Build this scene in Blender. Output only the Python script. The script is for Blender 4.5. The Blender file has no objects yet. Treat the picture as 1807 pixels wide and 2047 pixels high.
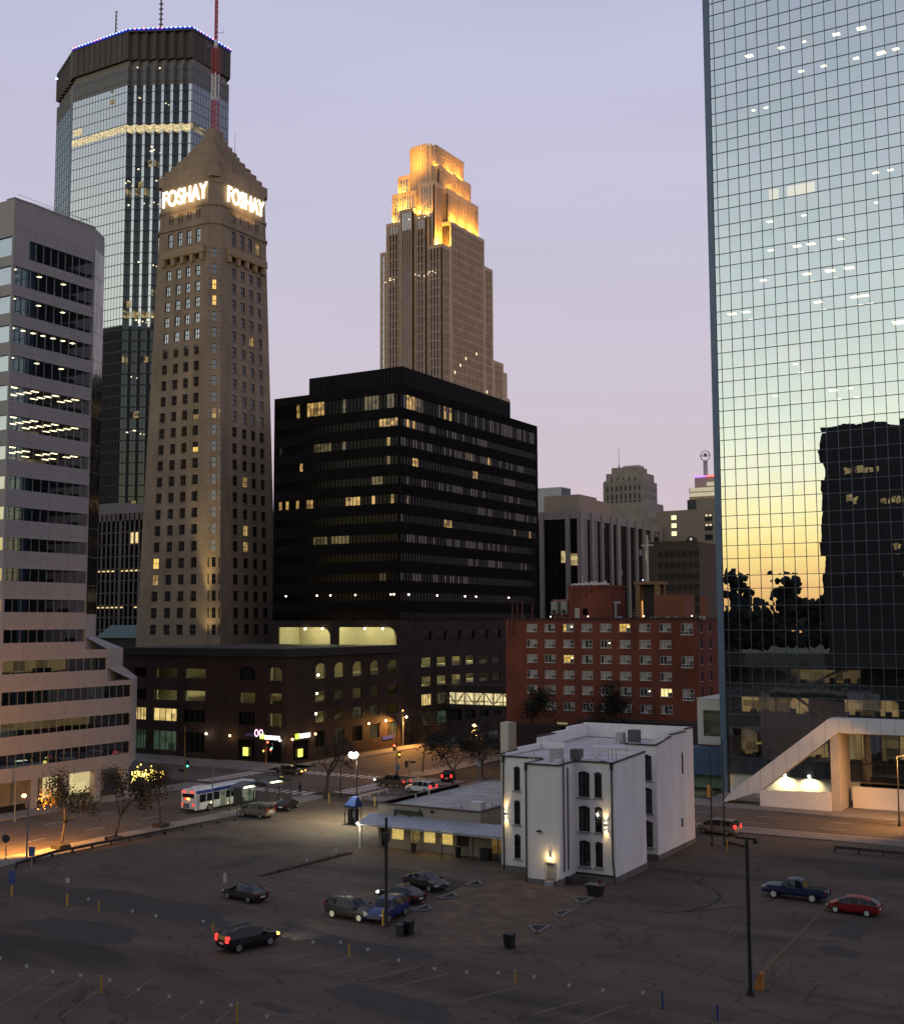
import bpy, math, random
from mathutils import Vector, Matrix
R = math.radians
S = bpy.context.scene
COL = S.collection
rng = random.Random(11)

# ------------------------------------------------------------------ camera
EYE = Vector((0, 0, 25.0))
YAW, FPX = R(30.6), 2360.0
PITCH, ROLL = math.atan(219 / FPX), R(0.23)
fw = Vector((-math.sin(YAW) * math.cos(PITCH), math.cos(YAW) * math.cos(PITCH), math.sin(PITCH)))
_r = Vector((math.cos(YAW), math.sin(YAW), 0)); _u = _r.cross(fw)
up = _u * math.cos(ROLL) + _r * math.sin(ROLL)
rt = _r * math.cos(ROLL) - _u * math.sin(ROLL)
cd = bpy.data.cameras.new('camera')
cam = bpy.data.objects.new('camera', cd); COL.objects.link(cam)
cam.matrix_world = Matrix(((rt.x, up.x, -fw.x, EYE.x), (rt.y, up.y, -fw.y, EYE.y), (rt.z, up.z, -fw.z, EYE.z), (0, 0, 0, 1)))
cd.sensor_fit = 'VERTICAL'; cd.sensor_height = 24; cd.lens = 24 * FPX / 2047
cd.clip_start, cd.clip_end = 0.2, 9000
S.camera = cam

# ------------------------------------------------------------------ view and sky
S.view_settings.view_transform = 'Standard'; S.view_settings.look = 'None'
S.view_settings.exposure = EXPOSURE = 0.0; S.view_settings.gamma = 1
S.render.resolution_x, S.render.resolution_y = 903, 1024
S.cycles.max_bounces = 7; S.cycles.diffuse_bounces = 3; S.cycles.glossy_bounces = 4
S.cycles.transparent_max_bounces = 8; S.cycles.sample_clamp_indirect = 3
S.cycles.caustics_reflective = False; S.cycles.caustics_refractive = False
SUN_EL, SUN_DIR = -2.0, Vector((-.30, -.954, 0))       # just set, behind the camera
W = bpy.data.worlds.new('World'); S.world = W; W.use_nodes = True
nt = W.node_tree; nt.nodes.clear()
def N(t, **k):
    n = nt.nodes.new(t)
    for a, v in k.items(): setattr(n, a, v)
    return n
L = lambda a, b: nt.links.new(a, b)
tc = N('ShaderNodeTexCoord'); sp = N('ShaderNodeSeparateXYZ'); L(tc.outputs['Generated'], sp.inputs[0])
def ramp(stops):
    n = N('ShaderNodeValToRGB'); e = n.color_ramp.elements
    while len(e) > 1: e.remove(e[0])
    e[0].position = stops[0][0]; e[0].color = (*stops[0][1], 1)
    for p, c in stops[1:]:
        q = e.new(p); q.color = (*c, 1)
    L(sp.outputs['Z'], n.inputs[0]); return n
east = ramp([(0, (.60, .475, .51)), (.06, (.635, .52, .57)), (.16, (.625, .55, .63)), (.30, (.575, .545, .68)), (.45, (.53, .525, .70)), (1, (.30, .34, .53))])
west = ramp([(0, (1.25, .58, .20)), (.03, (1.6, .95, .34)), (.055, (1.85, 1.34, .46)), (.085, (1.85, 1.56, .76)), (.12, (1.65, 1.58, 1.1)), (.17, (1.35, 1.42, 1.18)), (.25, (1.0, 1.09, 1.05)), (.40, (.64, .73, .83)), (.52, (.48, .56, .69)), (1, (.30, .34, .53))])
dt = N('ShaderNodeVectorMath', operation='DOT_PRODUCT'); L(tc.outputs['Generated'], dt.inputs[0]); dt.inputs[1].default_value = SUN_DIR
mr = N('ShaderNodeMapRange', interpolation_type='SMOOTHSTEP'); L(dt.outputs['Value'], mr.inputs[0])
mr.inputs[1].default_value = -.25; mr.inputs[2].default_value = .75
mx = N('ShaderNodeMix', data_type='RGBA'); L(mr.outputs[0], mx.inputs[0]); L(east.outputs[0], mx.inputs[6]); L(west.outputs[0], mx.inputs[7])
mpn = N('ShaderNodeMapping'); mpn.inputs['Scale'].default_value = (1.6, 1.6, 9); L(tc.outputs['Generated'], mpn.inputs[0])
cn_ = N('ShaderNodeTexNoise'); cn_.inputs['Scale'].default_value = 1.3; cn_.inputs['Detail'].default_value = 5; L(mpn.outputs[0], cn_.inputs['Vector'])      # faint uneven haze in the sky
cm = N('ShaderNodeMapRange'); cm.inputs[1].default_value = .3; cm.inputs[2].default_value = .7; cm.inputs[3].default_value = .965; cm.inputs[4].default_value = 1.035; L(cn_.outputs[0], cm.inputs[0])
cs = N('ShaderNodeVectorMath', operation='SCALE'); L(mx.outputs[2], cs.inputs[0]); L(cm.outputs[0], cs.inputs['Scale'])
bg = N('ShaderNodeBackground'); L(cs.outputs[0], bg.inputs[0]); bg.inputs[1].default_value = 1.0
sky = N('ShaderNodeTexSky'); sky.sky_type = 'NISHITA'; sky.sun_disc = False
sky.sun_elevation = R(SUN_EL); sky.sun_rotation = math.atan2(SUN_DIR.x, SUN_DIR.y)
bg2 = N('ShaderNodeBackground'); L(sky.outputs[0], bg2.inputs[0]); bg2.inputs[1].default_value = .05
ad = N('ShaderNodeAddShader'); L(bg.outputs[0], ad.inputs[0]); L(bg2.outputs[0], ad.inputs[1])
ou = N('ShaderNodeOutputWorld'); L(ad.outputs[0], ou.inputs[0])
sl = bpy.data.lights.new('afterglow_sun', 'SUN'); sl.energy = .05; sl.angle = R(50); sl.color = (1, .72, .45)
so = bpy.data.objects.new('afterglow_sun', sl); COL.objects.link(so)
so.rotation_euler = (-Vector((SUN_DIR.x, SUN_DIR.y, .07))).to_track_quat('-Z', 'Y').to_euler()

# ------------------------------------------------------------------ helpers
def ray(x, y): return fw + rt * ((x - 903.5) / FPX) - up * ((y - 1023.5) / FPX)
def G(x, y, z=0.0):
    d = ray(x, y); return EYE + d * ((z - EYE.z) / d.z)
def zat(x, y, p):                                       # height of sight line (x, y) above the ground point p
    d = ray(x, y); return EYE.z + d.z * math.hypot(p[0], p[1]) / math.hypot(d.x, d.y)

MATS = {}
def mat(name, col=(.5, .5, .5), rough=.7, metal=0, spec=.4, var=0, vs=1.0, vcol=None, bump=0, bs=8.0, emit=None, es=1.0, vstretch=None):
    if name in MATS: return MATS[name]
    m = bpy.data.materials.new(name); m.use_nodes = True; t = m.node_tree; b = t.nodes['Principled BSDF']
    b.inputs['Base Color'].default_value = (*col, 1); b.inputs['Roughness'].default_value = rough
    b.inputs['Metallic'].default_value = metal; b.inputs['Specular IOR Level'].default_value = spec
    if emit: b.inputs['Emission Color'].default_value = (*emit, 1); b.inputs['Emission Strength'].default_value = es
    if var or bump:
        g = t.nodes.new('ShaderNodeNewGeometry'); vec = g.outputs['Position']
        if vstretch:
            mp = t.nodes.new('ShaderNodeMapping'); mp.inputs['Scale'].default_value = vstretch
            t.links.new(vec, mp.inputs[0]); vec = mp.outputs[0]
    if var:
        n = t.nodes.new('ShaderNodeTexNoise'); n.inputs['Scale'].default_value = vs; n.inputs['Detail'].default_value = 6; n.inputs['Roughness'].default_value = .65
        t.links.new(vec, n.inputs['Vector'])
        r = t.nodes.new('ShaderNodeMapRange'); r.inputs[1].default_value = .3; r.inputs[2].default_value = .7; t.links.new(n.outputs[0], r.inputs[0])
        x = t.nodes.new('ShaderNodeMix'); x.data_type = 'RGBA'; t.links.new(r.outputs[0], x.inputs[0])
        c2 = vcol or tuple(c * (1 + var) for c in col)
        x.inputs[6].default_value = (*[c * (1 - var) for c in col], 1); x.inputs[7].default_value = (*c2, 1)
        t.links.new(x.outputs[2], b.inputs['Base Color'])
    if bump:
        n = t.nodes.new('ShaderNodeTexNoise'); n.inputs['Scale'].default_value = bs; n.inputs['Detail'].default_value = 4
        t.links.new(vec, n.inputs['Vector'])
        u = t.nodes.new('ShaderNodeBump'); u.inputs['Strength'].default_value = bump; u.inputs['Distance'].default_value = .05
        t.links.new(n.outputs[0], u.inputs['Height']); t.links.new(u.outputs[0], b.inputs['Normal'])
    MATS[name] = m; return m
def glow(name, col, s):
    return mat(name, (.02, .02, .02), .5, emit=col, es=s)
def lit(name, col, s, dark=.12, sc=1.4):
    """a lit room behind a pane: uneven warm light, furniture darks"""
    if name in MATS: return MATS[name]
    m = bpy.data.materials.new(name); m.use_nodes = True; t = m.node_tree; b = t.nodes['Principled BSDF']
    b.inputs['Base Color'].default_value = (.02, .02, .02, 1); b.inputs['Roughness'].default_value = .1
    g = t.nodes.new('ShaderNodeNewGeometry')
    v_ = t.nodes.new('ShaderNodeVectorMath'); v_.operation = 'SNAP'; v_.inputs[1].default_value = (1 / sc, 1 / sc, .7 / sc); t.links.new(g.outputs['Position'], v_.inputs[0])
    n = t.nodes.new('ShaderNodeTexWhiteNoise'); n.noise_dimensions = '3D'; t.links.new(v_.outputs[0], n.inputs['Vector'])
    s3 = t.nodes.new('ShaderNodeSeparateColor'); t.links.new(n.outputs['Color'], s3.inputs[0])
    r = t.nodes.new('ShaderNodeMapRange'); t.links.new(s3.outputs[0], r.inputs[0])
    r.inputs[3].default_value = dark * s; r.inputs[4].default_value = s
    b.inputs['Emission Color'].default_value = (*col, 1); t.links.new(r.outputs[0], b.inputs['Emission Strength'])
    MATS[name] = m; return m
def brick(name, c1, c2, mortar, scale=1.0, var=.25, bw=.24, rh=.08, ms=.008, ns=.35, streak=.45):
    if name in MATS: return MATS[name]
    m = mat(name, c1, .85, spec=.2); t = m.node_tree; b = t.nodes['Principled BSDF']
    g = t.nodes.new('ShaderNodeNewGeometry'); sx = t.nodes.new('ShaderNodeSeparateXYZ'); t.links.new(g.outputs['Position'], sx.inputs[0])
    a = t.nodes.new('ShaderNodeMath'); a.operation = 'ADD'; t.links.new(sx.outputs[0], a.inputs[0]); t.links.new(sx.outputs[1], a.inputs[1])
    c = t.nodes.new('ShaderNodeCombineXYZ'); t.links.new(a.outputs[0], c.inputs[0]); t.links.new(sx.outputs[2], c.inputs[1])
    k = t.nodes.new('ShaderNodeTexBrick'); k.inputs['Scale'].default_value = scale; k.inputs['Color1'].default_value = (*c1, 1)
    k.inputs['Color2'].default_value = (*c2, 1); k.inputs['Mortar'].default_value = (*mortar, 1)
    k.inputs['Brick Width'].default_value = bw; k.inputs['Row Height'].default_value = rh; k.inputs['Mortar Size'].default_value = ms
    t.links.new(c.outputs[0], k.inputs['Vector'])
    n = t.nodes.new('ShaderNodeTexNoise'); n.inputs['Scale'].default_value = ns; n.inputs['Detail'].default_value = 7; mp = t.nodes.new('ShaderNodeMapping'); mp.inputs['Scale'].default_value = (1, 1, streak); t.links.new(g.outputs['Position'], mp.inputs[0]); t.links.new(mp.outputs[0], n.inputs['Vector'])
    r = t.nodes.new('ShaderNodeMapRange'); r.inputs[1].default_value = .3; r.inputs[2].default_value = .7; r.inputs[3].default_value = 1 - var; r.inputs[4].default_value = 1 + var
    t.links.new(n.outputs[0], r.inputs[0])
    x = t.nodes.new('ShaderNodeVectorMath'); x.operation = 'SCALE'; t.links.new(k.outputs[0], x.inputs[0]); t.links.new(r.outputs[0], x.inputs['Scale'])
    t.links.new(x.outputs[0], b.inputs['Base Color']); return m

def wloc(o):
    v = Vector((0, 0, 0))
    while o: v += o.location; o = o.parent
    return v
class MB:
    def __init__(s): s.v, s.f, s.m, s.uv, s.pc = [], [], [], {}, []
    def mark(s): s.pc.append((len(s.v), len(s.f)))
    def quad(s, pts, m=0, uv=None):
        s.mark(); i = len(s.v); s.v += [tuple(p) for p in pts]; s.f.append(tuple(range(i, i + len(pts)))); s.m.append(m)
        if uv: s.uv[len(s.f) - 1] = uv
    def box(s, x0, x1, y0, y1, z0, z1, m=0):
        s.mark(); i = len(s.v)
        s.v += [(x0, y0, z0), (x1, y0, z0), (x1, y1, z0), (x0, y1, z0), (x0, y0, z1), (x1, y0, z1), (x1, y1, z1), (x0, y1, z1)]
        for q in ((0, 3, 2, 1), (4, 5, 6, 7), (0, 1, 5, 4), (1, 2, 6, 5), (2, 3, 7, 6), (3, 0, 4, 7)):
            s.f.append(tuple(i + k for k in q)); s.m.append(m)
    def prism(s, poly, z0, z1, m=0, mt=None, top=None):
        """poly counter-clockwise; top: other outline for a taper"""
        s.mark(); i, n = len(s.v), len(poly); q = top or poly
        s.v += [(x, y, z0) for x, y in poly] + [(x, y, z1) for x, y in q]
        for k in range(n):
            s.f.append((i + k, i + (k + 1) % n, i + n + (k + 1) % n, i + n + k)); s.m.append(m)
        s.f.append(tuple(i + n + k for k in range(n))); s.m.append(m if mt is None else mt)
        s.f.append(tuple(i + k for k in reversed(range(n)))); s.m.append(m)
    def tube(s, p, q, r0, r1=None, n=8, m=0):
        s.mark(); p, q = Vector(p), Vector(q); r1 = r0 if r1 is None else r1
        d = (q - p).normalized(); a = d.orthogonal().normalized(); b = d.cross(a); i = len(s.v)
        for c, r in ((p, r0), (q, r1)):
            for k in range(n):
                t = 2 * math.pi * k / n; s.v.append(tuple(c + a * (r * math.cos(t)) + b * (r * math.sin(t))))
        for k in range(n): s.f.append((i + k, i + (k + 1) % n, i + n + (k + 1) % n, i + n + k)); s.m.append(m)
        s.f.append(tuple(i + k for k in reversed(range(n)))); s.m.append(m)
        s.f.append(tuple(i + n + k for k in range(n))); s.m.append(m)
    def ball(s, c, r, m=0, n=10, sz=1.0):
        s.mark(); i = len(s.v); h = n // 2; c = Vector(c)
        for a in range(h + 1):
            for k in range(n):
                th, ph = math.pi * a / h, 2 * math.pi * k / n
                s.v.append(tuple(c + Vector((r * math.sin(th) * math.cos(ph), r * math.sin(th) * math.sin(ph), -r * sz * math.cos(th)))))
        for a in range(h):
            for k in range(n):
                s.f.append((i + a * n + k, i + a * n + (k + 1) % n, i + (a + 1) * n + (k + 1) % n, i + (a + 1) * n + k)); s.m.append(m)
    def bar(s, p, q, w, h, m=0):
        """horizontal beam from p to q, w wide, h high, standing on p.z"""
        s.mark(); p, q = Vector(p), Vector(q); d = (q - p); d.z = 0; d.normalize(); n = Vector((-d.y, d.x, 0)) * (w / 2); u = Vector((0, 0, h)); i = len(s.v)
        s.v += [tuple(x) for x in (p - n, p + n, q + n, q - n, p - n + u, p + n + u, q + n + u, q - n + u)]
        for f in ((0, 1, 2, 3), (4, 7, 6, 5), (0, 3, 7, 4), (1, 5, 6, 2), (0, 4, 5, 1), (3, 2, 6, 7)): s.f.append(tuple(i + k for k in f)); s.m.append(m)
    def each(s, name, mats, parent=None, per=1, limit=100):
        """every primitive (or run of `per`) its own object; past the limit one stuff mesh"""
        st = s.pc[::per] + [(len(s.v), len(s.f))]; out = []
        for k, ((v0, f0), (v1, f1)) in enumerate(zip(st, st[1:])):
            if k >= limit: v1, f1 = len(s.v), len(s.f)
            b = MB(); b.v = s.v[v0:v1]; b.f = [tuple(i - v0 for i in q) for q in s.f[f0:f1]]; b.m = s.m[f0:f1]; o = b.build(name, mats, parent); out.append(o)
            if k >= limit: o['kind'] = 'stuff'; break
        return out
    def build(s, name, mats, parent=None, smooth=False):
        me = bpy.data.meshes.new(name); o = wloc(parent) if parent else Vector((0, 0, 0))
        me.from_pydata([(x - o.x, y - o.y, z - o.z) for x, y, z in s.v], [], s.f)
        for q in (mats if isinstance(mats, (list, tuple)) else [mats]): me.materials.append(q)
        for p, k in zip(me.polygons, s.m): p.material_index = k; p.use_smooth = smooth
        if s.uv:
            ul = me.uv_layers.new()
            for fi, uv in s.uv.items():
                for li, c in zip(me.polygons[fi].loop_indices, uv): ul.data[li].uv = c
        me.validate(); me.update()
        ob = bpy.data.objects.new(name, me); COL.objects.link(ob)
        if parent: ob.parent = parent
        return ob
def tag(o, label, cat, group=None):
    o['label'] = label; o['category'] = cat
    if group: o['group'] = group
    return o
def thing(name, label, cat, loc=(0, 0, 0), group=None):
    o = bpy.data.objects.new(name, None); COL.objects.link(o); o.location = loc; o.empty_display_size = .3
    return tag(o, label, cat, group)
def struct(o, kind='structure'): o['kind'] = kind; return o
def stuff(o): o['kind'] = 'stuff'; return o
def kids(o): return [c for c in bpy.data.objects if c.parent == o]
def dup(o, loc, rz=None, label=None, parent=None):
    c = o.copy(); COL.objects.link(c); c.parent = parent
    if parent is None:
        c.location = loc
        if rz is not None: c.rotation_euler = (0, 0, rz)
        if label: c['label'] = label
    for ch in o.children: dup(ch, None, parent=c)
    return c
def lamp(kind, name, loc, energy, col, parent=None, size=.3, aim=None, spot=None, blend=.6):
    l = bpy.data.lights.new(name, kind); l.energy = energy; l.color = col
    if kind == 'AREA': l.size = size
    else: l.shadow_soft_size = size
    if spot: l.spot_size = R(spot); l.spot_blend = blend
    o = bpy.data.objects.new(name, l); COL.objects.link(o); o.location = Vector(loc) - (wloc(parent) if parent else Vector((0, 0, 0)))
    if parent: o.parent = parent
    if aim is not None: o.rotation_euler = (Vector(aim) - Vector(loc)).to_track_quat('-Z', 'Y').to_euler()
    return o
FX = lambda X: (lambda u, z, d=0.0: (X - d, u, z))       # wall facing +X; u runs along Y
FY = lambda Y: (lambda u, z, d=0.0: (u, Y + d, z))       # wall facing -Y; u runs along X
def wall(mb, f, u0, u1, z0, z1, holes, depth=.25, m=0, mr=None):
    """wall sheet with real openings (ua, ub, za, zb) and their reveals"""
    us = sorted({u0, u1, *[h[0] for h in holes], *[h[1] for h in holes]}); zs = sorted({z0, z1, *[h[2] for h in holes], *[h[3] for h in holes]})
    mr = m if mr is None else mr
    for za, zb in zip(zs, zs[1:]):
        zc, run = (za + zb) / 2, None
        act = [h for h in holes if h[2] < zc < h[3]]
        for ua, ub in zip(us, us[1:]):
            uc = (ua + ub) / 2
            if any(h[0] < uc < h[1] for h in act):
                if run is not None: mb.quad([f(run, za), f(ua, za), f(ua, zb), f(run, zb)], m)
                run = None
            elif run is None: run = ua
        if run is not None: mb.quad([f(run, za), f(u1, za), f(u1, zb), f(run, zb)], m)
    for a, b, c, e in holes:
        mb.quad([f(a, c), f(a, c, depth), f(a, e, depth), f(a, e)], mr); mb.quad([f(b, c, depth), f(b, c), f(b, e), f(b, e, depth)], mr)
        mb.quad([f(a, c), f(b, c), f(b, c, depth), f(a, c, depth)], mr); mb.quad([f(a, e, depth), f(b, e, depth), f(b, e), f(a, e)], mr)
def pane(mb, f, a, b, c, e, d=0.0, m=0, uv=None):
    mb.quad([f(a, c, d), f(b, c, d), f(b, e, d), f(a, e, d)], m, uv)
def fbox(mb, f, a, b, c, e, d0, d1, m=0):
    """box on a wall map between depths d0 (outer) and d1"""
    P = [f(a, c, d0), f(b, c, d0), f(b, e, d0), f(a, e, d0), f(a, c, d1), f(b, c, d1), f(b, e, d1), f(a, e, d1)]
    for q in ((0, 1, 2, 3), (5, 4, 7, 6), (4, 0, 3, 7), (1, 5, 6, 2), (3, 2, 6, 7), (4, 5, 1, 0)): mb.quad([P[k] for k in q], m)

# ------------------------------------------------------------------ shared materials
GLASS = mat('dark_glass', (.012, .014, .017), .06, spec=.9)
BLACKG = mat('black_glass', (.004, .004, .005), .08, spec=.35)
SKYG = mat('sky_glass', (.30, .33, .36), .05, metal=1.0)
DARKM = mat('dark_metal', (.02, .02, .022), .5, spec=.4)
GREYM = mat('grey_metal', (.25, .25, .26), .45, metal=.6)
GALV = mat('galvanised_steel', (.36, .37, .38), .5, metal=.5)
WHITEP = mat('white_paint', (.75, .74, .72), .6, var=.06, vs=3)
YELP = mat('yellow_paint', (.55, .33, .04), .6, var=.15, vs=5)
CONC = mat('concrete', (.33, .31, .29), .85, var=.15, vs=1.2)
WARM = glow('warm_light', (1, .72, .34), 6.0)
COOL = glow('cool_light', (1, .93, .75), 8.0)
def clear_glass(name, tint, refl, rtint=(1, 1, 1), rough=.01, pillow=0.0):
    """window glass: part mirror, part see-through"""
    if name in MATS: return MATS[name]
    m = bpy.data.materials.new(name); m.use_nodes = True; t = m.node_tree; t.nodes.clear()
    a = t.nodes.new('ShaderNodeBsdfTransparent'); a.inputs[0].default_value = (*tint, 1)
    g = t.nodes.new('ShaderNodeBsdfGlossy'); g.inputs[0].default_value = (*rtint, 1); g.inputs['Roughness'].default_value = rough
    x = t.nodes.new('ShaderNodeMixShader'); x.inputs[0].default_value = refl
    t.links.new(a.outputs[0], x.inputs[1]); t.links.new(g.outputs[0], x.inputs[2])
    o = t.nodes.new('ShaderNodeOutputMaterial'); t.links.new(x.outputs[0], o.inputs[0])
    if pillow:                                          # slightly bowed panes, as the wavy reflections show
        u = t.nodes.new('ShaderNodeUVMap'); l = t.nodes.new('ShaderNodeVectorMath'); l.operation = 'DOT_PRODUCT'
        t.links.new(u.outputs[0], l.inputs[0]); t.links.new(u.outputs[0], l.inputs[1])
        gm = t.nodes.new('ShaderNodeNewGeometry'); n = t.nodes.new('ShaderNodeTexNoise'); n.inputs['Scale'].default_value = .35
        t.links.new(gm.outputs['Position'], n.inputs['Vector'])
        k = t.nodes.new('ShaderNodeMath'); k.operation = 'MULTIPLY_ADD'; t.links.new(l.outputs['Value'], k.inputs[0]); k.inputs[1].default_value = pillow
        s = t.nodes.new('ShaderNodeMath'); s.operation = 'MULTIPLY'; s.inputs[1].default_value = pillow * 9; t.links.new(n.outputs[0], s.inputs[0]); t.links.new(s.outputs[0], k.inputs[2])
        b = t.nodes.new('ShaderNodeBump'); b.inputs['Distance'].default_value = 1.0; b.inputs['Strength'].default_value = 1.0
        t.links.new(k.outputs[0], b.inputs['Height']); t.links.new(b.outputs[0], g.inputs['Normal'])
    MATS[name] = m; return m
# ================================================================== ground, streets
def ground_mat(name, c1, c2, c3, sc, stretch=(1, 1, 1), bump=.25, rough=.85):
    m = mat(name, c1, rough, spec=.25, var=.2, vs=sc, bump=bump, bs=14, vstretch=stretch); t = m.node_tree; b = t.nodes['Principled BSDF']
    old = b.inputs['Base Color'].links[0].from_socket
    old.node.inputs[6].default_value = (*c1, 1); old.node.inputs[7].default_value = (*c2, 1)
    g = t.nodes.new('ShaderNodeNewGeometry'); mp = t.nodes.new('ShaderNodeMapping'); mp.inputs['Scale'].default_value = (.035, .10, 1); mp.inputs['Location'].default_value = (3.1, 1.7, 0)
    t.links.new(g.outputs['Position'], mp.inputs[0])
    n = t.nodes.new('ShaderNodeTexNoise'); n.inputs['Scale'].default_value = 1.0; n.inputs['Detail'].default_value = 3; n.inputs['Distortion'].default_value = .6; t.links.new(mp.outputs[0], n.inputs['Vector'])
    r = t.nodes.new('ShaderNodeMapRange'); r.inputs[1].default_value = .54; r.inputs[2].default_value = .66; t.links.new(n.outputs[0], r.inputs[0])
    x = t.nodes.new('ShaderNodeMix'); x.data_type = 'RGBA'; t.links.new(r.outputs[0], x.inputs[0]); t.links.new(old, x.inputs[6]); x.inputs[7].default_value = (*c3, 1)
    dn = t.nodes.new('ShaderNodeTexNoise'); dn.inputs['Scale'].default_value = .35; dn.inputs['Detail'].default_value = 5; t.links.new(g.outputs['Position'], dn.inputs['Vector'])
    dm = t.nodes.new('ShaderNodeVectorMath'); dm.operation = 'MULTIPLY_ADD'; t.links.new(dn.outputs['Color'], dm.inputs[0]); dm.inputs[1].default_value = (5, 5, 0); t.links.new(g.outputs['Position'], dm.inputs[2])
    vo = t.nodes.new('ShaderNodeTexVoronoi'); vo.feature = 'DISTANCE_TO_EDGE'; vo.inputs['Scale'].default_value = .13; t.links.new(dm.outputs[0], vo.inputs['Vector'])
    vr = t.nodes.new('ShaderNodeMapRange'); vr.inputs[1].default_value = .004; vr.inputs[2].default_value = .012; vr.inputs[3].default_value = .55; vr.inputs[4].default_value = 0; t.links.new(vo.outputs['Distance'], vr.inputs[0])
    st = t.nodes.new('ShaderNodeTexVoronoi'); st.inputs['Scale'].default_value = .42; t.links.new(dm.outputs[0], st.inputs['Vector'])
    sr = t.nodes.new('ShaderNodeMapRange'); sr.inputs[1].default_value = .06; sr.inputs[2].default_value = .20; sr.inputs[3].default_value = .5; sr.inputs[4].default_value = 0; t.links.new(st.outputs['Distance'], sr.inputs[0])
    mxx = t.nodes.new('ShaderNodeMath'); mxx.operation = 'MAXIMUM'; t.links.new(vr.outputs[0], mxx.inputs[0]); t.links.new(sr.outputs[0], mxx.inputs[1])
    ck = t.nodes.new('ShaderNodeMix'); ck.data_type = 'RGBA'; t.links.new(mxx.outputs[0], ck.inputs[0]); t.links.new(x.outputs[2], ck.inputs[6]); ck.inputs[7].default_value = (c1[0] * .3, c1[1] * .3, c1[2] * .3, 1); x = ck
    f = t.nodes.new('ShaderNodeTexNoise'); f.inputs['Scale'].default_value = 9; f.inputs['Detail'].default_value = 6; t.links.new(g.outputs['Position'], f.inputs['Vector'])
    q = t.nodes.new('ShaderNodeMapRange'); q.inputs[1].default_value = .3; q.inputs[2].default_value = .7; q.inputs[3].default_value = .8; q.inputs[4].default_value = 1.2; t.links.new(f.outputs[0], q.inputs[0])
    y = t.nodes.new('ShaderNodeVectorMath'); y.operation = 'SCALE'; t.links.new(x.outputs[2], y.inputs[0]); t.links.new(q.outputs[0], y.inputs['Scale'])
    t.links.new(y.outputs[0], b.inputs['Base Color']); return m
def sheet(name, x0, x1, y0, y1, z, m):
    b = MB(); b.quad([(x0, y0, z), (x1, y0, z), (x1, y1, z), (x0, y1, z)]); return struct(b.build(name, m))
LOTM = ground_mat('lot_asphalt', (.066, .0475, .0335), (.112, .083, .060), (.040, .032, .0255), .22, (.35, 1, 1))
ROADM = ground_mat('road_asphalt', (.075, .059, .049), (.11, .088, .072), (.06, .048, .04), .3)
PAVE = ground_mat('pavement_concrete', (.16, .14, .125), (.22, .195, .175), (.13, .115, .105), .5, rough=.9)
sheet('ground', -4200, 4200, -4200, 4200, -.02, ground_mat('city_ground', (.018, .016, .014), (.03, .026, .022), (.014, .013, .012), .05))
sheet('parking_lot', -103, 40, 2, 139.6, .0, LOTM)
sheet('avenue_road', -127, -107, -300, 700, .004, ROADM)
sheet('cross_street_road', -420, 200, 143, 157, .008, ROADM)
def slab(name, x0, x1, y0, y1, z=.13):
    b = MB(); b.box(x0, x1, y0, y1, -.01, z); return struct(b.build(name, PAVE))
slab('avenue_pavement', -107, -103, -300, 139.4); slab('avenue_pavement', -131.4, -127, -300, 141)
slab('cross_street_pavement', -100, 200, 139.6, 143); slab('cross_street_pavement', -55, 200, 157, 170.7)
slab('cross_street_pavement', -103, -55, 157, 163); slab('avenue_pavement', -131, -127, 159, 400); slab('avenue_pavement', -107, -103, 163, 400)
slab('cross_street_pavement', -420, -127, 157, 167)
# painted markings, each a thin sheet lying on its road
def stripes(name, pts, w, z, col, wear=.55):
    m = mat('paint_' + name, col, .8, var=.35, vs=2.2, vcol=tuple(c * .9 for c in col)); b = MB()
    for p, q in pts:
        p, q = Vector((p[0], p[1], z)), Vector((q[0], q[1], z)); d = (q - p).normalized(); n = Vector((-d.y, d.x, 0)) * (w / 2)
        b.quad([p - n, q - n, q + n, p + n])
    return struct(b.build(name, m))
cw = []
for k in range(13): cw.append(((-126 + 1.5 * k, 158.6), (-126 + 1.5 * k, 161.6)))
stripes('crosswalk_marking', cw, .72, .012, (.72, .66, .60))
stripes('crosswalk_marking', [((-126 + 1.5 * k, 139.2), (-126 + 1.5 * k, 142.2)) for k in range(13)], .72, .012, (.72, .66, .60))
stripes('crosswalk_marking', [((-105.5, 144 + 1.35 * k), (-101.8, 144 + 1.35 * k)) for k in range(10)], .66, .012, (.75, .69, .63))
stripes('crosswalk_marking', [((-132.5, 144 + 1.35 * k), (-129, 144 + 1.35 * k)) for k in range(10)], .66, .012, (.75, .69, .63))
stripes('lane_marking', [((x, 147.6), (x + 3, 147.6)) for x in range(-99, 60, 9)] + [((x, 152.4), (x + 3, 152.4)) for x in range(-99, 60, 9)], .14, .012, (.5, .46, .42))
stripes('lane_marking', [((-112.5, y), (-112.5, y + 3)) for y in range(40, 138, 9)] + [((-120, y), (-120, y + 3)) for y in range(40, 138, 9)], .14, .008, (.45, .4, .36))
stripes('edge_line_marking', [((-96, 144.0), (120, 144.0))], .25, .012, (.5, .47, .44))

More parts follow.
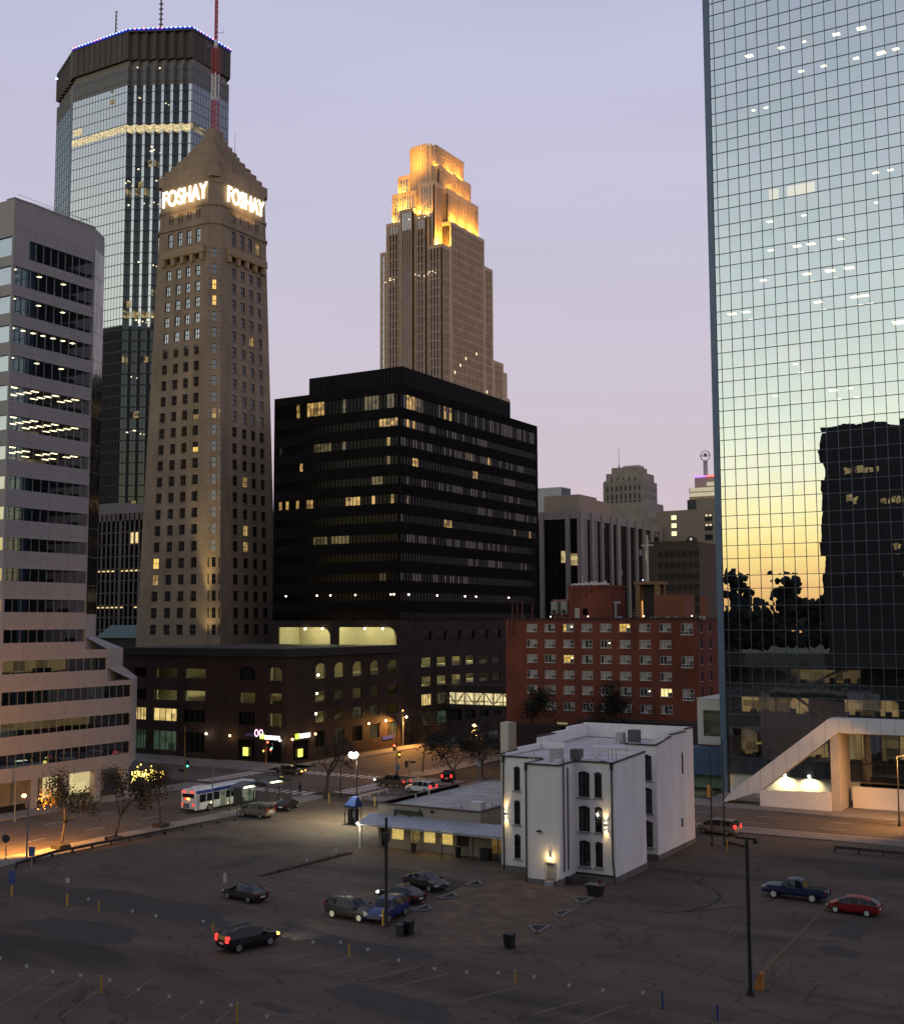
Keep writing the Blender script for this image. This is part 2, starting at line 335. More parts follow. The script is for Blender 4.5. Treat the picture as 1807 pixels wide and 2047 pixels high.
# ================================================================== mirrored glass tower (right)
t = thing('glass_tower', 'tall mirrored glass office tower reflecting the yellow sunset, with a blue corner edge', 'office tower', (-30, 180, 0))
X0, XN, Y0 = -54.55, 8.0, 170.8
rows = [2.9, 5.2, 9.5, 11.4, 14.0, 15.9, 18.4, 20.3, 23.6, 27.15]
z = 27.15
while z < 150: z += 2.5 if len(rows) % 2 == 0 else 1.92; rows.append(z)
cols = [X0, -53.88] + [-53.88 + 1.66 * k for k in range(1, 38)]
f = FY(Y0)
core = MB(); core.box(X0, XN, Y0 + 9, 215, 0, rows[-1], 0)
vis = [i for i in range(len(rows) - 1) if (rows[i + 1] - rows[i] < 2.2 and rows[i] > 27) or (rows[i] < 18 and i in (1, 3, 5))]
for i in range(len(rows) - 1):
    if i not in vis: core.box(X0, XN, Y0 + .12, Y0 + 9, rows[i], rows[i + 1], 0)
core.box(X0 - .02, X0 + .15, Y0 + .2, 215, 0, rows[-1], 1)
core.build('core', [mat('tower_core', (.05, .05, .052), .9), mat('tower_interior', (.04, .04, .04), .9)], t)
TGS = [clear_glass('tower_glass' + ('' if not k else '_tint%d' % k), (.5, .5, .48), .60, c, .004, pillow=-.0007) for k, c in enumerate(((.86, .93, .97), (.83, .91, .95), (.89, .94, .97), (.84, .93, .95), (.87, .91, .98)))]
gl, gp = MB(), MB()
for i in range(len(rows) - 1):
    for a, b in zip(cols, cols[1:]):
        tg = gl if rows[i] > 19 else gp
        if rows[i] < 4 and a < -36: continue
        w, h = (b - a) / 2, (rows[i + 1] - rows[i]) / 2
        rx, rz = rng.gauss(0, .0013), rng.gauss(0, .0013)
        P = [(a, Y0 - rx * w - rz * h, rows[i]), (b, Y0 + rx * w - rz * h, rows[i]), (b, Y0 + rx * w + rz * h, rows[i + 1]), (a, Y0 - rx * w + rz * h, rows[i + 1])]
        tg.quad(P, rng.choice((0, 0, 1, 2, 3, 4)) if tg is gl else 0, [(-w, -h), (w, -h), (w, h), (-w, h)])
gl.build('glazing', TGS, t); gp.build('podium_glazing', clear_glass('podium_glass', (.72, .72, .68), .17, (.8, .88, .95), .01, pillow=-.0007), t)
mu = MB()
for x in cols: mu.box(x - .035, x + .035, Y0 - .09, Y0 - .01, 2.9, rows[-1])
for zz in rows: mu.box(X0, XN, Y0 - .075, Y0 - .012, zz - .045, zz + .045)
mu.build('mullion_grid', mat('tower_mullion', (.075, .09, .105), .5, metal=.3), t)
ed = MB(); ed.box(-55.45, X0 - .01, Y0 - .25, Y0 + 1.2, 0, 152); ed.build('corner_trim', mat('blue_metal', (.085, .13, .19), .45, metal=.2, var=.1, vs=.4), t)
# ceiling lights seen through the glass: (column, row level z, count)
cl = {}
FL = glow('office_ceiling_light', (1, .84, .52), 9.0); DL = glow('office_lamp_dim', (1, .8, .5), 4.0)
spots = [(110.0, [(1495, 1), (1560, .8), (1670, .9), (1720, 1.1), (1606, .5)]), (106, [(1600, .7), (1645, .7), (1710, .7), (1760, 1.1), (1790, .8)]), (101, [(1505, .5), (1530, .6)]),
         (88, [(1750, .7), (1780, .7)]), (83.4, [(1538, .8), (1606, .6), (1752, .5)]), (79, [(1540, .8), (1592, 1), (1620, 1), (1680, .8)]), (75.6, [(1525, .8), (1612, 1), (1658, 1.2), (1696, 1.2)]),
         (71.4, [(1462, 1.1), (1490, 1), (1634, 1), (1708, 1), (1728, 1)]), (66, [(1800, 2)]), (62, [(1590, .6)]), (57, [(1665, 1), (1550, .7), (1700, .6)])]
for zz, xs in spots:
    r = min((i for i in vis if rows[i] > 25), key=lambda i: abs(rows[i] - zz)); zt = rows[r + 1]
    for px, sz in xs:
        x = px; d = ray(px, 1242 - (zt - 25) * 14); X = d.x / d.y * (Y0 + 2.0)
        m = MB(); m.box(X - .55 * sz, X + .55 * sz, Y0 + 1.5, Y0 + 1.5 + .9 * sz, zt - .1, zt - .03); m.build('ceiling_light', FL, t)
        if rng.random() < .5:
            m = MB(); m.box(X + .6, X + 1.3, Y0 + .9, Y0 + 1.2, zt - 1.75, zt - 1.5); m.build('desk_lamp', DL, t)
r = min(vis, key=lambda i: abs(rows[i] - 87.2))
for a, b in ((-46.3, -44.9), (-43.6, -39.6)):
    m = MB(); m.box(a, b, Y0 + .8, Y0 + .9, rows[r], rows[r + 1]); m.build('lit_blind', glow('lit_blind', (1, .74, .34), 1.6), t)
# podium floors behind the glass: warm rooms, furniture and diagonal steel braces
LR = [lit('lobby_wall_warm', (1, .68, .28), .33, .25, .8), lit('lobby_wall_dim', (1, .72, .33), .12, .2, .6), mat('lobby_dark', (.03, .03, .025), .9)]
for i in (1, 3, 5):
    z0, z1 = rows[i], rows[i + 1]
    if i == 1: z1 = rows[2]
    m = MB()
    for k in range(24):
        a = -54 + 2.5 * k; c = rng.choice((0, 1, 1, 2)) if i != 5 else (1 if -47 < a < -37 else 2)
        m.box(a, a + 2.5, Y0 + 5 + rng.random(), Y0 + 7, z0 + .02, z1 - .02 - (.0 if i != 5 else .6), c)
    for k in range(30):
        a = -54 + 1.9 * k + rng.random(); m.box(a, a + .7, Y0 + 2.2, Y0 + 3, z0 + .01, z0 + .5 + rng.random() * .6, 2)
    m.build('lobby_room', LR, t)
    m = MB()
    for k in range(9):
        a = -52 + 5.4 * k + rng.random() * 2; m.box(a, a + .9, Y0 + 2, Y0 + 2.5, z1 - .09, z1 - .03)
    m.each('ceiling_light', DL, t)
br = MB()
for (xa, za, xb, zb) in ((-51, 9.4, -45.8, 5.4), (-44.5, 14, -38.5, 9.6), (-47, 18.3, -43.6, 15.9), (-37.8, 18.3, -42.4, 15.9), (-31, 14, -25.5, 9.6), (-20, 9.4, -14, 5.4)):
    br.quad([(xa - .35, Y0 + 1, za), (xa + .35, Y0 + 1, za), (xb + .35, Y0 + 1, zb), (xb - .35, Y0 + 1, zb)]); br.quad([(xa - .35, Y0 + 1.5, za), (xa - .35, Y0 + 1, za), (xb - .35, Y0 + 1, zb), (xb - .35, Y0 + 1.5, zb)])
br.build('diagonal_brace', mat('steel_brace', (.05, .055, .06), .6), t)
# entrance canopy and its wall fin
PANEL = mat('white_metal_panel', (.60, .58, .57), .55, var=.05, vs=.8)
m = MB(); Y1, Y2 = 160.4, 163.2
poly = [(-52.4, .02), (-46.9, 2.05), (-36.4, 10.3), (8, 10.3), (8, 12.1), (-37.5, 12.1), (-50.6, 1.9)]
for y, rev in ((Y1, 0), (Y2, 1)):
    q = [(x, y, zz) for x, zz in poly]; m.quad(q[::-1] if rev else q)
for (x, zz), (x2, z2) in zip(poly, poly[1:] + poly[:1]): m.quad([(x, Y1, zz), (x, Y2, zz), (x2, Y2, z2), (x2, Y1, z2)])
cn = m.build('canopy', PANEL, t)
m = MB()
for k in range(26):
    x = -48.5 + 1.75 * k; zl = max(0.0, 12.1 - max(0, (-37.5 - x)) * .78); zb = 10.3 if x > -36.4 else 10.3 - (-36.4 - x) * .785
    if zb < .3: continue
    m.box(x - .02, x + .02, Y1 - .012, Y1 - .003, zb, zl)
m.build('panel_joint', mat('panel_joint', (.22, .21, .21), .8), cn)
m = MB(); m.box(-37.5, -36.4, Y1 + .3, 167, .13, 10.29); m.build('canopy_pier', mat('pier_panel', (.40, .35, .32), .7, var=.08, vs=.7), t)
m = MB(); m.box(-54.5, 8, Y0 + .4, Y0 + .6, .13, 2.88); m.box(-36.3, 8, 163.3, Y0 - .1, 9.9, 10.25); m.build('entrance_wall', mat('entrance_wall', (.62, .57, .46), .8, var=.05, vs=1), t)
m = MB(); m.box(-36, 8, Y0 + .3, Y0 + .38, 1.3, 2.6); m.build('entrance_glass', BLACKG, t)
for X in (-46.2, -42.8):
    m = MB(); m.tube((X, Y0 - .35, 3.05), (X, Y0 - .35, 3.3), .16); dl = m.build('downlight', COOL, t)
    lamp('SPOT', 'downlight_lamp', (X, Y0 - .35, 3.0), 1300, (1, .86, .5), t, .08, (X, Y0 + .5, .3), 140, .8)
PW = mat('planter_white', (.68, .64, .62), .75, var=.06, vs=.7)
for k, (xa, xb, ya, zt, zt2) in enumerate(((-46.9, -37.52, 160.4, 2.2, 2.45), (-35.7, 0, 164.8, 2.9, 2.9))):
    m = MB(); m.quad([(xa, ya, .13), (xb, ya, .13), (xb, ya, zt2), (xa, ya, zt)]); m.quad([(xa, ya, zt), (xb, ya, zt2), (xb, ya + .5, zt2), (xa, ya + .5, zt)])
    m.quad([(xb, ya, .13), (xb, ya + .5, .13), (xb, ya + .5, zt2), (xb, ya, zt2)]); m.quad([(xa, ya + .5, .13), (xa, ya, .13), (xa, ya, zt), (xa, ya + .5, zt)]); m.quad([(xb, ya + .5, .13), (xa, ya + .5, .13), (xa, ya + .5, zt), (xb, ya + .5, zt2)])
    tag(m.build('plaza_wall', PW), ('low white plaza wall under the sloping canopy, ending at the pier', 'low white plaza wall beyond the canopy pier, tinted pink by street light')[k], 'wall', 'plaza walls at the glass tower')
t = thing('plaza_bollard', 'pale rounded plaza bollard at the foot of the sloping canopy', 'bollard', (-51.6, 163.6, .13))
m = MB(); m.tube((-51.6, 163.6, .13), (-51.6, 163.6, 1.9), .3, .26, 12); m.build('post', PW, t); m = MB(); m.ball((-51.6, 163.6, 1.9), .26, n=12, sz=.5); m.build('cap', PW, t)

# annex left of the tower: white frame, blue wall
t = thing('annex_building', 'low annex with a white frame around a dark window and a blue wall below', 'building', (-60, 180, 0))
WF_ = mat('annex_frame', (.58, .55, .47), .75, var=.05, vs=.8); fa = FY(175)
m = MB(); wall(m, fa, -60.4, -55.5, 6.4, 13.1, [(-59.5, -55.7, 7.6, 11.5)], .6); m.box(-60.4, -55.5, 175.61, 190, 6.4, 13.0); m.box(-60.4, -55.5, 174.95, 190, 13.11, 13.3); m.build('wall', WF_, t)
m = MB(); pane(m, fa, -59.5, -55.7, 7.6, 11.5, .5); m.build('window', lit('annex_room', (.7, .8, .45), .03, .3, .7), t)
m = MB(); m.box(-61.5, -55.5, 172.3, 176, 2.2, 6.1); m.build('blue_wall', mat('annex_blue', (.05, .085, .15), .6, var=.15, vs=.5), t)
m = MB(); m.box(-61.5, -55.5, 174, 176, .13, 2.19); m.build('ground_floor', mat('annex_green_lit', (.12, .16, .13), .7), t)  # greenish light on the ground floor is put into its colour
lamp('AREA', 'passage_lamp', (-58.5, 169.5, 2.15), 60, (.8, 1, .6), t, 1.5, (-58.5, 169.5, 0))

# ================================================================== grey banded office block (left)
t = thing('banded_office_block', 'grey panelled office block with long dark window bands, stepped wider below', 'office block', (-145, 115, 0))
GP = mat('grey_panel', (.275, .258, .252), .6, spec=.35, var=.07, vs=.6); XL = -131.4; f = FX(XL); fy = FY(104.9)
tops = [7.6 + 4.13 * k for k in range(18)]
hgt = lambda zt: 1.75 + max(0, (zt - 44) / 4.13) * .115
end = lambda zt: 128.25 if zt < 17 else 123.4 if zt < 21 else 119.15
m = MB()
holes = lambda lo, hi, e: [(105.25, e + .03, zt - hgt(zt), zt) for zt in tops if lo < zt < hi]
wall(m, f, 104.9, 128.4, 4.0, 16.6, holes(0, 17, 128.25), .25); wall(m, f, 104.9, 123.5, 16.6, 21.2, holes(17, 21, 123.4), .25)
hh = holes(21, 76, 119.15) + [(107.6, 119.18, 77.82 - hgt(77.8), 77.81)]
wall(m, f, 104.9, 119.3, 21.2, 83, hh, .25)
wall(m, fy, -175, XL, 4.0, 83, [(-175, XL - .3, zt - hgt(zt), zt) for zt in tops], .25)
# body, roof steps and the glazed chamfer end
m.prism([(XL - 9, 105.6), (XL - 9, 128), (-175, 128), (-175, 105.6)][::-1], 4, 83)
m.quad([(XL, 119.3, 21.2), (-133.4, 123.0, 21.2), (-133.4, 123.0, 82.3), (XL, 119.3, 82.3)])
m.quad([(XL, 128.4, 4), (-137, 135, 4), (-137, 135, 16.6), (XL, 128.4, 16.6)]); m.quad([(XL, 123.5, 16.6), (-135, 130, 16.6), (-135, 130, 21.2), (XL, 123.5, 21.2)])
m.quad([(XL, 123.5, 18.5), (XL, 128.4, 16.6), (-137, 135, 16.6), (-135, 130, 18.5)]); m.quad([(XL, 119.3, 23), (XL, 123.5, 21.2), (-135, 130, 21.2), (-133.4, 123.0, 23)])
m.quad([(XL, 104.9, 4), (XL, 128.4, 4), (-137, 128.4, 4), (-137, 104.9, 4)][::-1]); m.prism([(XL - .02, 104.93), (XL - .02, 119.3), (-133.45, 123.0), (-175, 123.0), (-175, 104.93)], 82.4, 82.95)
m.box(-137, -136.8, 104.9, 128.4, 0, 4); m.box(-175, XL - .5, 105.4, 105.6, 0, 4)
m.build('wall', GP, t)
m = MB()
for zt in tops:
    for zz in (zt + .7, zt + 1.45): m.box(XL + .003, XL + .012, 104.95, end(zz) + .1, zz - .012, zz + .012)
    for y in [104.95 + 3.62 * k for k in range(1, 7)]:
        if y < end(zt + 1) - .3: m.box(XL + .003, XL + .014, y - .015, y + .015, zt + .02, zt + 2.15)
m.build('panel_joint', mat('grey_joint', (.16, .155, .155), .8), t)
m = MB(); m.box(-133, XL + .06, 104.85, 119.4, 83.01, 83.2); m.tube((-131.8, 105.5, 83.3), (-131.8, 119, 83.9), .03); m.tube((-131.8, 105.5, 83.9), (-131.8, 119, 83.9), .03); m.build('parapet', GP, t)
for k, zt in enumerate(tops):
    if zt < 27: continue
    m = MB(); m.quad([(XL + .03, 119.34, zt - 1.95), (-133.36, 123.0, zt - 1.95), (-133.36, 123.0, zt + 2.1), (XL + .03, 119.34, zt + 2.1)]); m.build('chamfer_glazing', mat('chamfer_glass', (.15, .145, .125), .10, metal=.9, bump=1.0, bs=1.6, var=.6, vs=.9, vstretch=(1, 1, .35)), t)  # mottled reflections are painted in as streaky colour
OG = clear_glass('office_glass', (.55, .55, .53), .20, (.72, .86, 1), .02)
CEIL = mat('office_ceiling', (.45, .43, .38), .9); ODK = mat('office_dark', (.012, .011, .010), .9)
FIX = glow('strip_light', (1, .86, .52), 6.5)
OFW = lit('office_back_warm', (1, .72, .3), .22, .3, .5)
for k, zt in enumerate(tops):
    e = 119.18 if zt > 21 else end(zt) + .03; a0 = 107.6 if k == 17 else 105.25
    m = MB(); n = round((e - a0) / 1.35); w = (e - a0) / n
    for j in range(n): pane(m, f, a0 + w * j, a0 + w * (j + 1), zt - hgt(zt), zt, .22)
    for j in range(1, n): m.box(XL - .2, XL - .12, a0 + w * j - .03, a0 + w * j + .03, zt - hgt(zt), zt, 1)
    m.build('window_band', [OG, GREYM], t)
    bright = k in (10, 11, 12); m = MB()
    m.box(XL - 8.5, XL - .3, a0, e, zt + .02, zt + .1, 0 if bright or k == 3 else 1); m.box(XL - 8.5, XL - .3, a0, e, zt - 2.1, zt - 1.97, 1); m.box(XL - 8.9, XL - 8.6, a0, e, zt - 2, zt, 2 if k in (1, 3, 10, 11) else 1)
    for j in range(n):
        if rng.random() < .35: m.box(XL - 2.5, XL - 1.6, a0 + w * j, a0 + w * (j + .8), zt - 1.95, zt - 1.2, 1)
    m.build('office_room', [CEIL, ODK, OFW], t)
    m = MB()
    if bright:
        for j in range(4):
            for d in range(5): m.box(XL - 1.2 - 1.5 * d - .2, XL - 1.2 - 1.5 * d + .2, a0 + .8 + 3.6 * j, a0 + 1.9 + 3.6 * j, zt - .06, zt - .01) if rng.random() < .9 else None
    elif k in (14, 16, 13, 15):
        for j in range(7 if k == 14 else 3): y = a0 + .8 + (1.75 if k == 14 else 4.3) * j; m.box(XL - 1.7, XL - 1.2, y, y + .5, zt - .08, zt - .01)
    elif k in (1, 2, 3, 0):
        for j in range(5): y = a0 + 1 + rng.random() * (e - a0 - 2); m.box(XL - 3, XL - 2.2, y, y + .9, zt - .08, zt - .01)
    if m.f: m.each('ceiling_light', FIX if k > 4 else DL, t)
m = MB(); m.box(-175, XL - .35, 105.13, 105.16, 4, 82)
m.build('side_glazing', mat('side_glass', (.35, .38, .42), .08, metal=.9), t)
for y in (111, 116.5, 122.2, 127.6):
    m = MB(); m.box(XL - 1.1, XL - .05, y - .5, y + .6, .13, 3.99); m.build('pier', GP, t)
m = MB(); m.quad([(-136.79, 117, .2), (-136.79, 126.6, .2), (-136.79, 126.6, 3.6), (-136.79, 117, 3.6)]); m.build('lobby_window', lit('lobby_cream', (1, .80, .38), .75, .7, .4), t)
lamp('AREA', 'lobby_lamp', (-134, 121.5, 3.8), 220, (1, .78, .38), t, 3, (-134, 121.5, 0))
# ================================================================== dark office tower over the ramp (centre)
t = thing('dark_office_tower', 'near-black office tower with ribbon windows, some lit amber, in the middle of the view', 'office tower', (-150, 230, 20))
BK = mat('black_granite', (.011, .0095, .0088), .9, spec=.03, var=.2, vs=.5); XT, YT = -133.1, 203.8
bands = [(72.7, 69.7), (67.5, 65.8), (63.5, 61.7), (59.55, 57.8), (55.4, 53.7), (51.4, 49.6), (47.35, 45.7), (43.25, 41.6), (39.25, 37.6), (35.1, 33.5), (31.1, 29.4), (26.9, 25.5)]
fx, fyy = FX(XT), FY(YT); XW, YE = -166.4, 268.0
m = MB()
wall(m, fx, YT, YE, 25.35, 74.6, [(YT + .5, YE - .3, b, a) for a, b in bands], .3); wall(m, fyy, XW, XT, 25.35, 74.6, [(XW + .4, XT - .5, b, a) for a, b in bands], .3)
m.box(XW, XT - 1.6, YT + 1.6, YE, 25.3, 74.55); m.quad([(XW, YT, 74.6), (XT, YT, 74.6), (XT, YE, 74.6), (XW, YE, 74.6)]); m.quad([(XW, YE, 25.3), (XW, YT, 25.3), (XW, YT, 74.6), (XW, YE, 74.6)]); m.quad([(XT, YE, 25.3), (XW, YE, 25.3), (XW, YE, 74.6), (XT, YE, 74.6)])
m.build('wall', BK, t)
m = MB(); m.box(-161.2, -136.2, 209.6, 259.2, 74.61, 79.7); m.box(-157, -153.6, 209.4, 209.6, 75, 79.2); ph = m.build('penthouse', mat('penthouse_metal', (.006, .006, .0065), .7, spec=.08), t)
m = MB()
for k in range(26): m.box(-160 + .92 * k, -159.93 + .92 * k, 209.5, 209.59, 75.2, 79.3)
m.build('louvre', mat('louvre_grey', (.022, .022, .023), .7), ph)
LA = lit('amber_office', (1, .60, .19), .70, .1, .9); LB = lit('pale_office', (1, .68, .28), .11, .2, .8); LC = lit('faint_office', (1, .78, .42), .016, .1, .9)
# per band: runs of lit panes on the left face (fractions) and the right face
hintL = {0: [(.17, .42, 0), (.05, .12, 0), (.53, .58, 1), (.75, .98, 1)], 1: [(.86, .99, 0)], 2: [(.30, .58, 1), (.9, .93, 0), (.02, .16, 2)], 3: [(.44, .47, 0), (.92, .95, 0), (.22, .24, 0)], 4: [(.8, .88, 1)], 5: [(.04, .22, 0), (.27, .33, 0), (.41, .45, 1), (.48, .50, 0), (.6, .72, 0), (.75, .83, 0), (.93, .97, 0)], 7: [(.32, .62, 1)], 8: [(.58, .6, 1), (.75, .83, 2)], 9: [(.86, .92, 2)], 10: [(.02, .98, 3)]}
hintR = {0: [(.02, .14, 1), (.03, .10, 0), (.28, .33, 0), (.0, 1, 2)], 1: [(.02, .12, 0), (.0, .6, 2)], 2: [(.42, .5, 1), (.58, .62, 0), (0, .9, 2)], 3: [(.08, .12, 0), (.48, .52, 0), (.7, .82, 2)], 4: [(.7, .85, 2), (0, .6, 2)], 5: [(.04, .1, 1), (.5, 1, 2)], 6: [(.18, .225, 0), (.255, .335, 0), (.8, .84, 1), (.92, .97, 0), (0, .1, 2)], 7: [(0, .8, 2)], 8: [(.4, .9, 2)], 9: [(0, .5, 2)], 10: [(0, 1, 3)]}
BKM = mat('black_mullion', (.004, .004, .004), .9, spec=.02)
BULB = glow('bulb_warm', (1, .86, .6), 14.0)
for k, (a, b) in enumerate(bands):
    for side, (ff, u0, u1, n, hint) in enumerate(((fyy, XW + .4, XT - .5, 34, hintL), (fx, YT + .5, YE - .3, 54, hintR))):
        m = MB(); w = (u1 - u0) / n
        for j in range(n):
            c, q = 0, (j + .5) / n
            for lo, hi, kind in hint.get(k, []):
                if lo <= q <= hi and kind < 3 and rng.random() < (.82, .7, .45)[kind]: c = kind + 1
            pane(m, ff, u0 + w * j, u0 + w * (j + 1), b, a, .25, c)
        for j in range(1, n): fbox(m, ff, u0 + w * j - .05, u0 + w * j + .05, b, a, .14, .24, 4)
        bd = m.build('window_band', [mat('tower_black_glass', (.004, .004, .005), .15, spec=.10), LA, LB, LC, BKM], t)
        if k == 10:
            m = MB()
            for q in ((.1, .36, .47, .67, .945, .97) if side == 0 else (.05, .23, .42, .5, .75)):
                p = ff(u0 + q * (u1 - u0), b + 1.25, .12); m.ball(p, .16, n=8)
            m.each('office_bulb', BULB, bd)

# ================================================================== brick parking ramp
t = thing('parking_ramp', 'dark brick parking ramp with lit arched openings, shops on the corner', 'parking ramp', (-150, 190, 0))
RB = brick('ramp_brick', (.044, .026, .020), (.033, .021, .017), (.036, .028, .024)); YR = 167.2
fY, fXr, fU = FY(YR), FX(XT), FY(YT)
colsY = [(-170.6, -167.2), (-165.4, -159.3), (-157.7, -152.2), (-144.2, -140.3), (-137.3, -134.2)]
colsX = [(175.6, 178.8), (181.5, 184.7), (187.4, 190.7), (193.3, 196.5), (199.5, 203.2)]
colsR = [(212.3 + 6.2 * k, 216.5 + 6.2 * k) for k in range(9)]
hY, hX, hR, hU = [], [], [], [(-164.7, -150.7, 20.25, 23.9), (-148.6, -133.9, 20.25, 23.9)]
for i, (a, b) in enumerate(colsY):
    hY += [(a, b, 14.6, 17.0 if i > 2 else 16.4), (a, b, 10.4, 12.3), (a, b, 6.5, 8.8), (a, b, 1.0 if i < 3 else .3, 4.6 if i < 3 else 3.9)]
for a, b in colsX: hX += [(a, b, 14.6, 17.4), (a, b, 10.4, 12.3), (a, b, 6.6, 8.6), (a, b, 2.2, 5.0)]
hX += [(169.2, 173.8, .3, 3.8)]
for a, b in colsR: hR += [(a, b, 21.1, 23.0), (a, b, 15.4, 17.4), (a, b, 11.4, 13.4), (a, b, 7.4, 9.7), (a, b, 3.3, 5.8)]
m = MB()
wall(m, fY, -173.5, XT, 0, 20.0, hY, .5); wall(m, fXr, YR, YT, 0, 20.0, hX, .5); wall(m, fXr, YT, 268, 0, 25.3, hR, .5); wall(m, fU, XW, XT, 20.0, 25.3, hU, .5)
def arch(mb, ff, a, b, z0, z1, d0=-.02, n=8):           # brick shoulders that make a square opening round-headed
    c, r, h = (a + b) / 2, (b - a) / 2, z1 - z0
    for sgn in (-1, 1):
        P = [(c + sgn * r * math.cos(i * math.pi / 2 / n), z0 + h * math.sin(i * math.pi / 2 / n)) for i in range(n + 1)]
        for p, q in zip(P, P[1:]):
            qd = [ff(p[0], p[1], d0 + .05), ff(q[0], q[1], d0 + .05), ff(q[0], z1 + .01, d0 + .05), ff(p[0], z1 + .01, d0 + .05)]
            mb.quad(qd if sgn < 0 else qd[::-1])
for a, b in colsY[3:]: arch(m, fY, a, b, 15.9, 17.0)
for a, b in colsX: arch(m, fXr, a, b, 16.1, 17.4)
for a, b in hU and [(h[1] - 2.2, h[1]) for h in hU]:
    P = [(a + 2.2 * math.sin(i * math.pi / 16), 21.7 + 2.2 * math.cos(i * math.pi / 16)) for i in range(9)]
    for p, q in zip(P, P[1:]): m.quad([fU(p[0], p[1], .03), fU(q[0], q[1], .03), fU(q[0], 23.91, .03), fU(p[0], 23.91, .03)])
m.quad([(-173.5, YR, 0), (-173.5, 268, 0), (-173.5, 268, 20), (-173.5, YR, 20)][::-1]); m.quad([(XW, YT, 20), (XW, 268, 20), (XW, 268, 25.3), (XW, YT, 25.3)][::-1]); m.quad([(-173.5, 268, 0), (XT, 268, 0), (XT, 268, 25.3), (-173.5, 268, 25.3)][::-1])
for a, b in colsY[3:] + [(0, 0)]:
    if b: 
        for zz in (13.6, 9.7): fbox(m, fY, a - .3, b + .3, zz, zz + .12, -.06, -.003)
m.build('wall', RB, t)
m = MB(); m.prism([(-173.9, YR - .45), (XT + .45, YR - .45), (XT + .45, YT - .2), (-173.9, YT - .2)], 18.8, 20.25); m.box(-134.5, XT + .5, YT - 1.8, YT + .9, 19.4, 20.3); m.build('cornice', mat('ramp_cornice', (.018, .017, .017), .8), t)
RC = mat('ramp_concrete', (.42, .40, .30), .9, var=.1, vs=.6)
m = MB()
for zz in (5.6, 9.7, 13.8): m.box(-173, XT - .55, YR + .55, 267, zz, zz + .35)
m.box(-173, XT - .55, YR + .55, YT - .02, 17.9, 18.7); m.box(-166, XT - .55, YT + .55, 267, 24.4, 25.2); m.box(-166, XT - .55, YT + .55, 267, 19.0, 19.35); m.box(-173, -139.5, 174.6, 174.9, 0, 18); m.box(-139.8, -139.5, 175, 266, 0, 18); m.box(-139.8, -139.5, 212, 266, 18, 24.4)
m.box(-166, -134, 212, 212.3, 19.3, 24.4); m.box(-165.6, -165.2, 204.4, 212, 19.3, 24.4)
for a, b in colsY[1:] + [(-150, -147)]: m.box(a - 1.1, a - .6, YR + 1.5, YR + 2, 5.6, 18)
# sloping ramp floors crossing the openings
for (xa, xb, za, zb) in ((-166, -152, 6.1, 8.4), (-166, -152, 10.0, 11.6), (-166, -150, 14.1, 15.6), (-146, -134, 10.9, 12), (-146, -134, 14.3, 15.4)):
    m.quad([(xa, YR + 3, za), (xb, YR + 3, zb), (xb, YR + 7, zb), (xa, YR + 7, za)]); m.quad([(xa, YR + 3, za - .9), (xb, YR + 3, zb - .9), (xb, YR + 3, zb), (xa, YR + 3, za)])
for (ya, yb, za, zb) in ((180, 192, 10.2, 12), (180, 204, 14.1, 15.6), (180, 192, 6.2, 7.9), (212, 250, 15.3, 16.3), (212, 250, 11.3, 12.0)):
    m.quad([(XT - 3, ya, za), (XT - 3, yb, zb), (XT - 7, yb, zb), (XT - 7, ya, za)]); m.quad([(XT - 3, ya, za - .9), (XT - 3, yb, zb - .9), (XT - 3, yb, zb), (XT - 3, ya, za)])
m.build('ramp_deck', RC, t)
YG = (1, .90, .45)
for (x, y, zz, e) in ((-162.5, 171.5, 12.9, 34), (-155, 171.5, 12.9, 34), (-162.5, 171.5, 17.1, 7), (-155, 171.5, 17.1, 9), (-142, 171.5, 12.9, 12), (-136, 171.5, 17.1, 26), (-136, 171.5, 12.9, 14), (-136, 171.5, 8.9, 24), (XT - 2.8, 177.2, 17.2, 12), (XT - 2.8, 184, 16.4, 14), (XT - 2.8, 190, 16.6, 9), (XT - 2.8, 195, 16.6, 12), (XT - 2.8, 201.5, 16.6, 9), (XT - 2.8, 183, 12.6, 9), (XT - 2.8, 183.4, 8.9, 10), (XT - 2.8, 196, 12.4, 6), (XT - 2.8, 189, 4.6, 14), (XT - 2.8, 195, 4.8, 10),
                      (XT - 2.8, 217, 16.7, 26), (XT - 2.8, 227, 16.7, 26), (XT - 2.8, 238, 16.7, 22), (XT - 2.8, 217, 12.9, 26), (XT - 2.8, 228, 12.9, 26), (XT - 2.8, 239, 12.9, 20), (-160, 207.8, 23.7, 75), (-154.5, 207.8, 23.7, 75), (-145.5, 207.8, 23.7, 75), (-138, 207.8, 23.7, 75)):
    lamp('POINT', 'ramp_lamp', (x, y, zz), e * (11 if zz > 20 else 6.5), YG, t, .2)
m = MB()
for (x, y, zz) in ((-157.0, 203.35, 23.55), (-152.4, 203.35, 23.6), (-141.5, 203.35, 23.6), (-137.0, 203.35, 23.6), (XT - 1.2, 178.0, 15.2), (XT - 1.2, 177.6, 11.8), (XT - 1.2, 177.4, 8.1), (XT - 1.0, 181.8, 7.0), (XT - .9, 186.2, 4.9)): m.ball((x, y, zz), .19, n=8)
m.each('ramp_light', glow('ramp_light', (1, .93, .62), 26.0), t)
